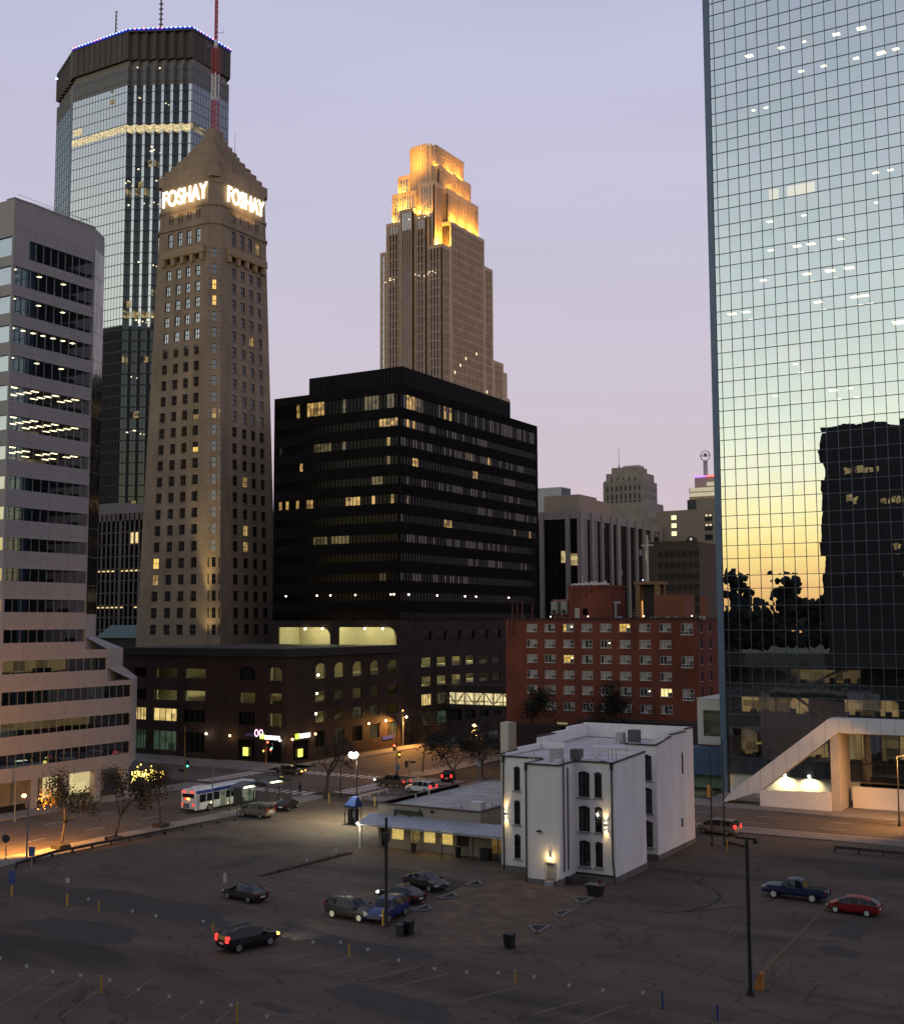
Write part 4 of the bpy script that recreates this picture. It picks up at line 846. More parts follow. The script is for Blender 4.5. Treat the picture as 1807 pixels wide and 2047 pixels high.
for loc, aim, e, s in [((-263.6, 434.5, 191), (-267, 436, 214), 9000, 3), ((-261.3, 437.8, 191), (-264.2, 439.8, 212), 7000, 2.5), ((-268, 432.2, 205), (-269, 433.4, 216), 2200, 2), ((-281, 431.8, 209), (-281, 434.5, 222), 6000, 4), ((-286, 432.4, 204.6), (-283, 434, 213), 1800, 2), ((-272.6, 432.4, 206), (-272.5, 434.3, 222), 2600, 2),
                       ((-260.8, 444, 203.2), (-262.6, 445, 214), 3600, 3), ((-260.8, 452, 203.2), (-262.6, 453, 214), 3600, 3), ((-260.8, 460, 203.2), (-262.6, 461, 214), 3600, 3), ((-260.8, 467, 203.2), (-262.6, 467, 214), 2000, 3),
                       ((-263.2, 446, 218.2), (-265.2, 446.5, 228), 2800, 3), ((-263.2, 455, 218.2), (-265.2, 455.5, 228), 2800, 3), ((-263.2, 463, 218.2), (-265.2, 463.5, 228), 1800, 3), ((-269.5, 434.8, 219.2), (-270.5, 436, 232), 2300, 2), ((-282.5, 434.3, 218.2), (-282.5, 436, 226), 3000, 3), ((-265.6, 437, 228.4), (-267, 438, 237), 500, 2), ((-264.4, 447, 228.3), (-266.8, 447.5, 238), 2600, 5), ((-264.4, 456, 228.3), (-266.8, 456.5, 238), 2600, 5), ((-273.5, 427.5, 230), (-273.5, 434, 234), 3200, 9), ((-282, 437.5, 226.8), (-279.5, 438.5, 237), 2000, 2)]:  # the broad lamp hanging before the cap is added fill
    lamp('AREA', 'crown_flood_fill', loc, e * .85, GOLD, t, s, aim)
m = MB()
for x, y in ((-267.2, 437.5), (-266.8, 460)): m.tube((x, y, 236), (x, y, 238.2), .06, n=4); m.ball((x, y, 238.3), .35, n=6)
m.build('aircraft_light', glow('aircraft_light', (1, .55, .6), 3), t)

# ================================================================== blocks between
t = thing('ribbed_office_block', 'brown office block of thin vertical ribs between the grey block and the stone tower', 'office block', (-270, 268, 0)); Yb = 262.0
xa, zt = hy(196, 1030, Yb); xb, _ = hy(284, 1030, Yb); m, g = MB(), MB(); fz = FY(Yb)
m.box(xa - 12, xb + 6, Yb + .5, Yb + 24, 0, zt); n = 11; w = (xb + 3 - xa) / n
for k in range(n + 1): x = xa + w * k; m.box(x - (.55 if k % 5 == 0 else .28), x + (.55 if k % 5 == 0 else .28), Yb, Yb + .6, 0, zt)
m.box(xa - 12, xb + 6, Yb, Yb + .6, zt - 2.2, zt); m.build('wall', mat('rib_stone', (.155, .13, .115), .85, var=.1, vs=.4), t)
g = MB(); tb = MB()
for k in range(n):
    for j in range(14):
        z = zt - 5.6 - 3.75 * j; lit_ = 1 if (k in (7, 8) and j == 1) else 2 if j in (4, 7) and rng.random() < .8 else 3 if j > 9 and rng.random() < .4 else 0
        g.box(xa + w * k + .3, xa + w * (k + 1) - .3, Yb + .3, Yb + .45, z - .0, z + (3.3 if lit_ != 2 else 3.3), 0 if lit_ in (0, 2) else 1 if lit_ == 1 else 2)
        if lit_ == 2: g.box(xa + w * k + .4, xa + w * (k + 1) - .4, Yb + .2, Yb + .29, z + 2.6, z + 3.0, 1)
g.each('window', [BLACKG, lit('rib_lit', (1, .74, .32), 1.3, .6, .8), mat('rib_blind', (.10, .085, .06), .8)], t)
m = MB(); x2, z2 = hy(249, 1012, Yb + 6); m.box(xa - 10, x2, Yb + 6, Yb + 16, zt, z2 + 1.2); m.build('plant_room', mat('plant_room', (.2, .18, .17), .85, var=.1, vs=.5), t)
t = thing('teal_roof_building', 'low building with a teal metal roof at the foot of the ribbed block', 'building', (-230, 232, 0)); Yt = 236
xa, za = hy(206, 1275, Yt); xb, zb = hy(272, 1275, Yt); _, zc = hy(206, 1254, Yt + 3); m = MB()
m.quad([(xa - 3, Yt, za), (xb + 8, Yt, za), (xb + 8, Yt + 4, zc + .6), (xa - 1, Yt + 4, zc + .6)]); m.build('roof', mat('teal_roof', (.06, .10, .09), .5, var=.1, vs=2), t)
m = MB(); m.box(xa - 3, xb + 8, Yt + .6, Yt + 12, 0, za - .02); m.build('wall', mat('teal_wall', (.05, .042, .038), .85), t)

# concrete office with dark glass bays
t = thing('column_office_block', 'concrete office block of tall pale columns and dark glass, behind the red hotel', 'office block', (-180, 330, 0)); Yc = 322.0
xc, zr = hy(1157, 1020, Yc); xl, _ = hy(1060, 1020, Yc); ff, fg = FY(Yc), FX(xc); yend, _ = hx(1335, 1080, xc); zg = hy(1157, 1036, Yc)[1]
CB = mat('beige_concrete', (.30, .25, .21), .85, var=.1, vs=.4); m = MB()
m.box(xl - 8, xc - .5, Yc + .5, yend, 0, zr); m.box(xl - 8, xc, Yc, yend, zg, zr)
cx_ = [hy(p, 1100, Yc)[0] for p in (1084, 1136, 1160)]
for x in cx_: m.box(x - .8, x + .55 if x < xc - 1 else xc, Yc - .45, Yc + .5, 0, zr)
ycs = [hx(p, 1120, xc)[0] for p in (1162, 1183, 1203, 1222, 1236, 1256, 1272, 1287, 1303, 1320)]
for i, y in enumerate(ycs): s = .75 if i % 4 else 1.2; m.box(xc - .5, xc + .45, y - s, y + s, 0, zr)
m.build('wall', CB, t)
m = MB()
for a, b in ((cx_[0] + .6, cx_[1] - .8), (cx_[1] + .6, cx_[2] - .9), (xl - 6, cx_[0] - .8)):
    k = round((b - a) / 1.9)
    for j in range(k):
        for q in range(14):
            z = zg - 3.2 - 3.6 * q + .9 * (j % 2); xm = a + (b - a) * (j + .5) / k; c = 1 if (q == 3 and abs(xm - cx_[1]) < 2.4) else 2 if (q in (10, 12) and rng.random() < .1) else 0
            m.box(a + (b - a) * j / k + .06, a + (b - a) * (j + 1) / k - .06, Yc + .3, Yc + .42, z, z + 3.5, c)
for i in range(len(ycs) - 1):
    a, b = ycs[i] + .8, ycs[i + 1] - .8
    for j in range(2):
        for q in range(14): z = zg - 3.2 - 3.6 * q; m.box(xc - .42, xc - .3, a + (b - a) * j / 2 + .06, a + (b - a) * (j + 1) / 2 - .06, z, z + (3.5 if rng.random() < .93 else 1.5), 2 if rng.random() < .03 else 0)
m.each('window', [BLACKG, lit('bay_lit', (1, .74, .36), .55, .4, .6), lit('bay_dim', (1, .8, .45), .8, .2, .8)], t)
m = MB(); z1 = hy(1157, 988, Yc + 3)[1]; m.box(hy(1087, 1000, Yc + 3)[0], xc - 1.2, Yc + 3, Yc + 16, zr, z1); y2, _ = hx(1199, 1000, xc - 6); m.box(xc - 12, xc - 5, Yc + 16, y2 + 6, zr, z1 + .2); m.build('plant_room', mat('tan_plant_room', (.36, .265, .19), .85, var=.06, vs=.5), t)
t = thing('white_roof_block', 'small white rooftop block with a dark side behind the concrete office', 'building', (-200, 372, 40)); x0, z0 = hy(1122, 975, 366); x1, _ = hy(1060, 975, 366); m = MB()
m.box(x1 - 6, x0, 366, 373, 30, z0); m.build('wall', mat('white_block', (.52, .48, .45), .8, var=.15, vs=.4), t); m = MB(); m.box(x0 + .01, x0 + .2, 366, 373, 44, z0 - .1); m.build('side_panel', mat('slate_side', (.10, .10, .13), .6), t)
m = MB(); m.box(x1 - 6, x0 + .3, 365.9, 373.2, z0, z0 + .35); m.build('coping', WHITEP, t)

# stepped stone tower in the distance
t = thing('art_deco_tower', 'distant stepped stone tower with narrow windows and a thin spire', 'tower', (-190, 470, 0)); Yd = 452.0
DS = mat('deco_stone', (.27, .225, .185), .85, var=.18, vs=.25); m = MB(); tiers = []
for (pl, pc, yt, dpt) in ((1205, 1287, 965, 0), (1211, 1281, 948, 1.5), (1222, 1274, 936, 3.5)):
    xa, z1 = hy(pl, yt, Yd + dpt); xb, _ = hy(pc, yt, Yd + dpt); yb_, _ = hx({0: 1313, 1.5: 1307, 3.5: 1293}[dpt], yt + 12, xb); m.box(xa, xb, Yd + dpt, yb_, 0, z1); tiers.append((xa, xb, Yd + dpt, yb_, z1))
xa, xb, ya, yb_, z1 = tiers[0]; m.box(xa - 1, xb + 1.5, ya - 1, yb_ + 3, 0, z1 - 9)
for k in range(9): x = xa + (xb - xa) * (k + .5) / 9; m.box(x - .35, x + .35, ya - .4, ya, 20, z1 + .6)
m.build('wall', DS, t); m = MB()
for k in range(8):
    x = xa + (xb - xa) * (k + 1) / 9
    for j in range(10): m.box(x - .4, x + .4, ya - .06, ya + .2, z1 - 4 - 3.4 * j, z1 - 1.9 - 3.4 * j + (.8 if j == 2 else 0))
for k in range(7):
    y = ya + (yb_ - ya) * (k + .7) / 8
    for j in range(8): m.box(xb - .2, xb + .06, y - .35, y + .35, z1 - 4 - 3.4 * j, z1 - 2.2 - 3.4 * j)
for k in range(5): x = tiers[1][0] + (tiers[1][1] - tiers[1][0]) * (k + 1) / 6; m.box(x - .35, x + .35, tiers[1][2] - .06, tiers[1][2] + .2, tiers[1][4] - 3.4, tiers[1][4] - 1.8)
m.each('window', mat('deco_window', (.035, .032, .03), .4), t)
x, z = hy(1237, 936, Yd + 6); z3 = hy(1237, 892, Yd + 6)[1]; m = MB(); m.tube((x, Yd + 6, z - 1), (x, Yd + 6, z + 1.5), .5, .15, 6); m.tube((x, Yd + 6, z), (x, Yd + 6, z3), .13, .06, 5); m.build('spire', DARKM, t)
m = MB(); xq, zq = hy(1262, 933, Yd + 8); m.box(xq - 3, xq + 4, Yd + 6, Yd + 12, z, zq + .3); m.build('roof_plant', mat('roof_plant_white', (.5, .47, .43), .8), t)

# beige slab tower right of it
t = thing('beige_slab_tower', 'beige slab tower with a column of dark windows, beside the blue tower edge', 'office tower', (-130, 400, 0)); Ye_ = 392.0; m = MB()
xa, z1 = hy(1322, 1022, Ye_); xb, _ = hy(1431, 1022, Ye_); m.box(xa - 2, xb + 4, Ye_, Ye_ + 20, 0, z1); xm, z4 = hy(1391, 997, Ye_ + 2); m.box(xm, xb + 4, Ye_ + 2, Ye_ + 14, z1, z4); m.box(xa - 6, xa - 1, Ye_ + 1, Ye_ + 12, 0, z1 - 2)
m.build('wall', mat('beige_slab', (.27, .215, .155), .85, var=.08, vs=.3), t); m = MB()
xs_ = hy(1347, 1060, Ye_)[0]; xd = hy(1416, 1060, Ye_)[0]; LW = glow('slab_lit_window', (1, .82, .45), 1.5)
for j in range(3): z = hy(1347, 1035 + 16 * j, Ye_)[1]; m.box(xs_ - .9, xs_ + .9, Ye_ - .06, Ye_ + .1, z - .7, z + .8, 1)
for j in range(13): z = z1 - 3.2 - 3.3 * j; m.box(xd - 1.3, xd + 1.4, Ye_ - .06, Ye_ + .1, z - 1.0, z + 1.0, 1 if j == 0 and False else 0)
for j in range(2): z = z1 - 2.6 - 3.3 * j; m.box(xd - 1.0, xd - .2, Ye_ - .12, Ye_ - .07, z, z + .6, 2); m.box(xd + .3, xd + 1.1, Ye_ - .12, Ye_ - .07, z, z + .6, 2)
m.each('window', [mat('slab_window', (.022, .02, .02), .25), LW, glow('slab_lamp', (1, .85, .55), .9)], t)
m = MB(); xl, zl = hy(1375, 1000, Ye_ + 5); m.box(xl, xm, Ye_ + 4, Ye_ + 12, z1, zl); m.build('louvre', mat('slab_louvre', (.05, .048, .05), .6), t)
t = thing('brown_brick_hall', 'old brown brick block with rows of small windows and an arched parapet', 'building', (-135, 330, 0)); Yh = 316.0; m = MB()
xa, z1 = hy(1312, 1086, Yh); xb, _ = hy(1396, 1086, Yh); m.box(xa - 3, xb, Yh, Yh + 18, 0, z1)
xm, zm = hy(1383, 1086, Yh + 1)
for k in range(10):
    a, b = math.pi * k / 10, math.pi * (k + 1) / 10; m.quad([(xm, Yh + .3, z1), (xm + 1.7 * math.cos(a), Yh + .3, z1 + 1.7 * math.sin(a)), (xm + 1.7 * math.cos(b), Yh + .3, z1 + 1.7 * math.sin(b))]); m.quad([(xm + 1.7 * math.cos(a), Yh + .3, z1 + 1.7 * math.sin(a)), (xm + 1.7 * math.cos(a), Yh + .9, z1 + 1.7 * math.sin(a)), (xm + 1.7 * math.cos(b), Yh + .9, z1 + 1.7 * math.sin(b)), (xm + 1.7 * math.cos(b), Yh + .3, z1 + 1.7 * math.sin(b))])
for k in range(16): x = xa - 2 + (xb - xa + 1) * k / 15; m.box(x - .3, x + .3, Yh - .15, Yh + .2, z1, z1 + .45)
m.build('wall', mat('hall_brick', (.10, .065, .045), .9, var=.15, vs=.5), t); m = MB()
for k in range(7):
    for j in range(8):
        for o in (-.35, .35): x = xa + (xb - xa) * (k + .6) / 7; m.box(x + o - .24, x + o + .24, Yh - .05, Yh + .1, z1 - 4.1 - 3.1 * j, z1 - 2.4 - 3.1 * j)
m.each('window', mat('hall_window', (.02, .017, .015), .4), t)
m = MB()
for k in range(5):
    a = math.pi / 2 + 2 * math.pi * k / 5; b, c = a + .628, a - .628; m.quad([(xm, Yh + .1, z1 + .8), (xm + .2 * math.cos(c), Yh + .1, z1 + .8 + .2 * math.sin(c)), (xm + .5 * math.cos(a), Yh + .1, z1 + .8 + .5 * math.sin(a)), (xm + .2 * math.cos(b), Yh + .1, z1 + .8 + .2 * math.sin(b))][::-1])
m.build('star', glow('star_white', (1, .92, .8), .8), t)
# pink stepped tower with neon edge and star globe
t = thing('neon_edged_tower', 'distant pink tower with ribbon windows and a red and violet neon roof edge', 'tower', (-170, 585, 0)); Yn = 580.0; PK = mat('pink_stone', (.42, .30, .26), .85); m, g = MB(), MB()
xr_ = hy(1450, 950, Yn)[0]
for pl, yt, d0 in ((1374, 1000, 0), (1377, 976, 1), (1388, 955, 2)):
    xa, z1 = hy(pl, yt, Yn + d0); m.box(xa, xr_, Yn + d0, Yn + 20, 0, z1)
m.build('wall', PK, t)
for yt in (990, 980, 968): xa, z1 = hy(1379 if yt > 970 else 1412, yt, Yn + .9); g.box(xa, xr_, Yn - .1 + (0 if yt > 985 else .9), Yn + 1.0, z1 - .9, z1 + 1.0)
g.each('window_band', lit('pale_ribbon', (1, .9, .62), .55, .8, .2), t)
xa, z1 = hy(1387, 955, Yn + 2); x2, z2 = hy(1412, 948, Yn + 2)
m = MB(); m.tube((xa, Yn + 1.6, z1 + .4), (x2, Yn + 1.6, z1 + .4), .4, n=6, m=0); m.tube((x2, Yn + 1.6, z1 + .4), (xr_, Yn + 1.6, z1 + .4), .4, n=6, m=1); m.each('neon_edge', [glow('neon_violet', (.42, .16, 1), 2.2), glow('neon_red', (1, .14, .12), 2.2)], t)
X, zb_ = hy(1410, 950, Yn + 6); zc_ = hy(1410, 911, Yn + 6)[1]
t = thing('star_globe', 'open ring globe with a star inside, on a mast above the neon-edged tower', 'rooftop emblem', (X, Yn + 6, zb_)); m = MB(); m.box(X - .9, X + .9, Yn + 5.2, Yn + 6.8, zb_ - 3, zc_ - 2.4); m.build('mast', mat('globe_mast', (.36, .33, .33), .7), t)
m = MB(); r_ = 2.55
for axis in range(3):
    for k in range(20):
        a, b = 2 * math.pi * k / 20, 2 * math.pi * (k + 1) / 20; F = [(lambda q: (X + r_ * math.cos(q), Yn + 6, zc_ + r_ * math.sin(q))), (lambda q: (X + r_ * math.cos(q) * .75, Yn + 6 + r_ * math.cos(q) * .66, zc_ + r_ * math.sin(q))), (lambda q: (X + r_ * math.cos(q), Yn + 6 + r_ * math.sin(q), zc_))][axis]
        m.tube(F(a), F(b), .14, n=4)
m.build('ring', DARKM, t); m = MB()
for k in range(5):
    a = math.pi / 2 + 2 * math.pi * k / 5; b, c = a + .628, a - .628; P3 = [(X, Yn + 5.6, zc_ + .4), (X + .6 * math.cos(c), Yn + 6, zc_ + .4 + .6 * math.sin(c)), (X + 1.5 * math.cos(a), Yn + 6, zc_ + .4 + 1.5 * math.sin(a)), (X + .6 * math.cos(b), Yn + 6, zc_ + .4 + .6 * math.sin(b))]; m.quad(P3[::-1]); m.quad([(p[0], Yn + 12 - p[1] + (-.0), p[2]) for p in P3])
m.build('star', mat('dark_star', (.07, .05, .05), .6), t)

# ================================================================== what stands behind the camera (seen mirrored in the glass), with added shade blocks
t = thing('office_block_behind', 'dark office block with a few lit windows, seen mirrored in the glass tower', 'office block', (0, -20, 0)); m = MB(); fb = lambda u, z, d=0.0: (u, -1.2 - d, z)
m.box(-80, 70, -40, -1.4, 0, 80); m.box(-58, 20, -30, -8, 80, 83); m.build('wall', mat('behind_wall', (.03, .028, .026), .7, var=.3, vs=.2), t); m = MB(); nb = 0
for k in range(44):
    for z, q in ((66, .35), (57.5, .5), (44, .06), (36, .12)):
        x = -79 + 3 * k
        if rng.random() < q: m.box(x, x + 1.7 + rng.random(), -1.39, -1.2, z, z + 2.2)
m.each('lit_window', lit('behind_lit', (1, .72, .28), .42, .3, .5), t)
m = MB()
for k in range(30): m.box(-79.9 + 5 * k, -79.6 + 5 * k, -1.39, -1.1, 5, 80)
for z in range(8, 80, 4): m.box(-79.9, 70, -1.37, -1.22, z, z + .25)
m.build('facade_rib', mat('behind_rib', (.05, .048, .045), .8), t)
for i, (x0, x1, y0, y1, h) in enumerate(((-190, -150, -150, -120, 27), (-300, -200, -80, -40, 55), (95, 140, -20, 110, 34), (-420, -282, 30, 100, 126), (-480, -385, 112, 205, 158), (-330, -200, -320, -260, 26))):  # blocks close behind left and at right are unseen, added only for shade
    m = MB(); m.box(x0, x1, y0, y1, 0, h); m.box(x0 + 4, x1 - 5, y0 + 4, y1 - 4, h, h + 3 + i % 3); tag(m.build('offview_block', mat('offview_dark', (.035, .033, .03), .8, var=.2, vs=.2)), 'dark block out of view; some mirrored in glass, some added only for shade', 'building', 'blocks beyond the view')
m = MB(); tr = random.Random(5)
for k in range(240):
    x, y, r = tr.uniform(-420, 60), tr.uniform(-330, -230), tr.uniform(4, 9)
    for q in range(4): m.ball((x + tr.gauss(0, 3), y + tr.gauss(0, 3), 14 + tr.uniform(0, 14)), r * tr.uniform(.4, .8), n=6)
for (cx, cy, w_, h_) in ((-147, -140, 11, 46), (-129, -140, 11, 43.5), (-163, -140, 8, 40), (-138, -140, 30, 33), (-112, -140, 22, 34), (-175, -140, 14, 36), (-105, -140, 10, 35)):
    for q in range(60): m.ball((cx + tr.uniform(-.5, .5) * w_, cy + tr.gauss(0, 4), tr.uniform(14, h_ - 2)), tr.uniform(1.6, 2.8), n=8)
o = m.build('treeline', mat('far_trees', (.02, .022, .015), .9)); stuff(o)
# ================================================================== red brick hotel
t = thing('red_brick_hotel', 'seven-storey red brick hotel with rows of white-framed windows', 'hotel', (-94, 222, 0)); YH = 215.0; xa, xb, yb_ = -114.5, -73.9, 231
RBK = brick('hotel_brick', (.235, .060, .034), (.18, .047, .028), (.20, .09, .06), 1.0, .2); f = FY(YH); fx = FX(xb)
wx = [-109.6, -105.6, -101.5, -97.5, -93.5, -89.5, -85.4, -81.3]; wz = [24.45, 21.3, 18.3, 15.2, 12.2, 9.0]
H, hs = [], []
for r, z in enumerate(wz):
    for c, x in enumerate(wx): H.append((x, x + 2.25, z - 1.55, z, r, c))
for r in (0, 2, 4): H.append((-77.0, -74.75, wz[r] - 2.1, wz[r], r, 8))
side = [(YH + 1.6 + 5.2 * k, YH + 2.9 + 5.2 * k, z - 1.6, z) for k in range(3) for z in wz]
m = MB(); wall(m, f, xa, xb, 0, 25.1, [h[:4] for h in H] + [(-103.2, -100.8, 2.2, 5.0)], .22); wall(m, fx, YH, yb_, 0, 25.1, side, .22)
m.quad([(xa, yb_, 0), (xa, YH, 0), (xa, YH, 25.1), (xa, yb_, 25.1)]); m.quad([(xb, yb_, 0), (xa, yb_, 0), (xa, yb_, 25.1), (xb, yb_, 25.1)]); m.build('wall', RBK, t)
m = MB(); m.quad([(xa, YH, 24.9), (xb, YH, 24.9), (xb, yb_, 24.9), (xa, yb_, 24.9)]); m.box(xa - .1, xb + .1, YH - .1, YH + .3, 25.11, 25.6); m.box(xb - .3, xb + .1, YH + .3, yb_, 25.11, 25.6); m.box(xa - .1, xa + .3, YH + .3, yb_, 25.11, 25.6); m.build('roof', mat('hotel_roof', (.06, .03, .026), .8), t)
HL = lit('hotel_amber', (1, .62, .12), .95, .35, 1.6); HC = mat('curtain_pale', (.40, .36, .30), .9, var=.25, vs=2); HD = mat('room_dark', (.022, .02, .018), .5); HF = mat('hotel_frame', (.78, .74, .70), .6)
litw = {(0, 2): 2, (0, 5): 1, (2, 2): 1, (4, 7): 3, (4, 1): 4}; HLD = lit('hotel_cream', (1, .74, .30), 1.5, .7, 1.2); HLO = mat('curtain_olive', (.20, .16, .06), .9)
for (a, b, c, e, r, k) in H:
    m = MB(); w = b - a; tall = e - c > 1.8; lo = c + (.55 if tall else 0); L_ = litw.get((r, k), 0)
    for q in range(3):
        pa, pb = a + w * (.0, .30, .64)[q], a + w * (.30, .64, 1.0)[q]
        cm = {0: rng.choice((1, 1, 2)) if q < 2 else rng.choice((1, 1, 1, 2)), 1: 3, 2: 3 if q == 0 else 1, 3: 4, 4: 5 if q < 2 else 1}[L_]
        pane(m, f, pa, pb, lo if q < 2 else lo + .75, e, .15, cm); pane(m, f, pa, pb, c, lo, .15, 2) if tall else None
        if q == 2: pane(m, f, pa, pb, lo, lo + .75, .15, 2)
        fbox(m, f, pa - .04, pa + .05, c, e, .02, .14)
    fbox(m, f, b - .07, b, c, e, .02, .14); fbox(m, f, a, b, e - .07, e, .02, .139); fbox(m, f, a - .08, b + .08, c - .08, c + .06, -.08, .139); fbox(m, f, a + w * .64, b, lo + .7, lo + .8, .02, .139)
    if tall: fbox(m, f, a, b, lo - .05, lo + .05, .02, .139)
    win = m.build('window', [HF, HC, HD, HL, HLD, HLO], t)
    m = MB(); fbox(m, f, a + w * .68, b - .1, lo + .1, lo + .55, -.22, .14); m.build('air_conditioner', mat('ac_case', (.16, .145, .125), .7), win)
    if L_ in (1, 2) or (r, k) in ((1, 4), (4, 6)): m = MB(); p = f(a + w * .8, e - .6, .1); m.ball(p, .14, n=6); m.build('room_lamp', glow('room_lamp', (1, .8, .4), 6), win)
m = MB()
for s in side: pane(m, fx, *s, .15, 0 if rng.random() < .6 else 1); fbox(m, fx, s[0], s[1], s[2] - .1, s[2], -.06, .1, 2)
m.build('side_window', [HD, mat('side_pale', (.22, .2, .16), .8), HF], t)
m = MB(); pane(m, f, -103.2, -100.8, 2.2, 5.0, .15); m.build('door', lit('hotel_door', (.9, .9, .45), .22, .7, .3), t)
m = MB(); m.box(-113.8, -100, YH - 5, YH - .02, 0, 4.6); m.box(-96, -73, YH - 6, YH - .02, 0, 6.2); m.build('front_wing', mat('wing_brown', (.045, .028, .022), .85, var=.2, vs=.6), t)
m = MB(); m.box(-101.0, -91.8, YH + 1.5, YH + 9, 25.0, 32.0); m.box(-101.2, -91.6, YH + 1.3, YH + 9.2, 31.6, 32.1); ph = m.build('penthouse', RBK, t)
m = MB(); pane(m, FY(YH + 1.5), -99.6, -98.6, 25.3, 27.6, -.03); m.build('door', mat('pent_door', (.5, .44, .38), .7), ph); m = MB(); pane(m, FY(YH + 1.5), -97.9, -96.8, 26.2, 27.5, -.03); m.build('louvre', BLACKG, ph)
m = MB()
for x in (-99.9, -98.4, -97.2, -96.0): m.box(x - .12, x + .12, YH + 1.2, YH + 1.42, 29.6 + rng.random(), 32.2)
for x in (-113.2, -112.1, -110.9, -108.6): m.tube((x, YH + .6, 25.1), (x, YH + .6, 28.6 + rng.random() * .6), .11, n=6)
for x in (-113.7, -112.9): m.box(x - .18, x + .22, YH - .35, YH - .12, 22.4, 25.4)
m.each('antenna_panel', mat('antenna_rust', (.20, .06, .035), .6), t)
m = MB()
for k in range(16): x = -100.6 + .52 * k; m.box(x, x + .32, YH + 2, YH + 2.3, 32.11, 32.4 + .5 * rng.random())
m.tube((-99, YH + 4, 32), (-99, YH + 4, 34.2), .05); m.each('roof_aerial', WHITEP, t)
m = MB()
for x in (-105.6, -103.4): m.box(x, x + 1.4, YH + 3, YH + 4.5, 26.4, 29.0); m.tube((x + .7, YH + 2.98, 26.9), (x + .7, YH + 2.9, 26.9), .45, n=12, m=1)
m.box(-105.9, -101.6, YH + 4.5, YH + 8, 25, 29.4, 2); m.build('cooling_unit', [mat('unit_grey', (.33, .31, .28), .7), DARKM, mat('unit_back', (.30, .13, .10), .8)], t)
m = MB(); m.box(-84.6, -78.4, YH + 6, YH + 12, 25, 30.0); m.box(-74.6, -73.4, YH + 4, YH + 5.4, 25.6, 29.6); m.each('roof_house', mat('roof_house_tan', (.27, .095, .05), .85, var=.08, vs=.5), t)
m = MB(); m.tube((-90.6, YH + 1, 28.4), (-90.6, YH + 1, 25.4), .25, n=6); m.tube((-90.9, YH + 1, 28.5), (-89.6, YH + 1, 28.5), .25, n=6); m.tube((-90.6, YH + 1, 25.6), (-89.2, YH + 1, 25.6), .25, n=6); m.build('vent_duct', GALV, t)
m = MB()
for z in (26.0, 26.6, 27.2): m.tube((-89.5, YH + 5, z), (-86, YH + 5, z), .05, n=4)
for k in range(14): x = -83.5 + .8 * k; m.box(x, x + .45, YH + 1, YH + 1.5, 25.2, 25.5 + .4 * rng.random())
m.each('roof_clutter', GREYM, t)
for x, c in ((-75.0, 1), (-84.6, 0), (-104.5, 0), (-96.3, 0)):
    m = MB(); m.ball((x, YH + .5, 25.9), .15, n=6); m.build('roof_lamp', glow('roof_lamp', (1, .85, .6), 4), t)
t = thing('steeple_frame', 'open tan roof frame carrying a tall white cross above the red hotel', 'church steeple', (-84.6, 226, 25)); TF = mat('steeple_tan', (.30, .17, .07), .8); m = MB(); yS = 224.0
xa_, zt_ = hy(1270, 1163, yS); xb_, _ = hy(1316, 1163, yS)
for x in (xa_, xb_ - .9): m.box(x, x + .9, yS, yS + .9, 25, zt_ - .6); m.box(x, x + .9, yS + 3, yS + 3.9, 25, zt_ - .6)
m.box(xa_ - .3, xb_ + .3, yS - .2, yS + 4.2, zt_ - .59, zt_); m.build('frame', TF, t); m = MB(); m.box(xa_ + 1.1, xb_ - 1.1, yS + 1.5, yS + 2.5, 25, zt_ - .7); m.build('shaft', mat('steeple_dark', (.04, .035, .03), .8), t)
xc_, z1_ = hy(1293, 1070, yS + 2); _, z2_ = hy(1293, 1090, yS + 2); m = MB(); m.box(xc_ - .16, xc_ + .16, yS + 1.85, yS + 2.15, zt_, z1_); m.box(xc_ - 1.25, xc_ - .161, yS + 1.86, yS + 2.14, z2_ - .13, z2_ + .13); m.box(xc_ + .161, xc_ + 1.25, yS + 1.86, yS + 2.14, z2_ - .13, z2_ + .13); m.build('cross', mat('cross_white', (.62, .55, .45), .6), t)
m = MB(); m.ball((xc_ - .35, yS + .1, zt_ + .3), .16, n=6); m.build('blue_lamp', glow('blue_lamp', (.4, .4, 1), 4), t)
m = MB(); m.box(xa_ + 1.25, xa_ + 1.45, yS - .1, yS + .1, 25, 29); m.build('amber_tube', glow('amber_tube', (1, .42, .12), 1.0), t)

# ================================================================== white three-storey house
t = thing('white_brick_house', 'white painted three-storey brick house with dark arched windows and grey flat roof', 'house', (-50, 118, 0))
WB = brick('white_brick', (.83, .785, .745), (.77, .73, .695), (.71, .67, .64), 1.0, .07, ns=.8, streak=.25); FND = mat('house_foundation', (.15, .135, .12), .9, var=.25, vs=1.2); ZT = 11.3
m = MB(); Xl, Xt1, Xt2, Xr = -57.9, -53.2, -49.6, -45.4; Ya, Yt_, Yb_ = 107.5, 103.7, 107.2
WINB = [(-57.0 + .55, -55.75, z, z + 2.2) for z in (1.3, 4.65, 8.0)]; WINR = [(x, x + w, z, z + 2.25) for z in (1.35, 4.65, 7.95) for x, w in ((-49.2, 1.18), (-47.5, .78))]
wall(m, FY(Ya), Xl, Xt1, .55, ZT, WINB, .22); wall(m, FY(Yb_), Xt2, Xr, .75, ZT, WINR, .22); wall(m, FY(Yt_), Xt1, Xt2, .45, ZT - .1, [(-51.05, -50.15, .0 + .45, 2.0)], .25)
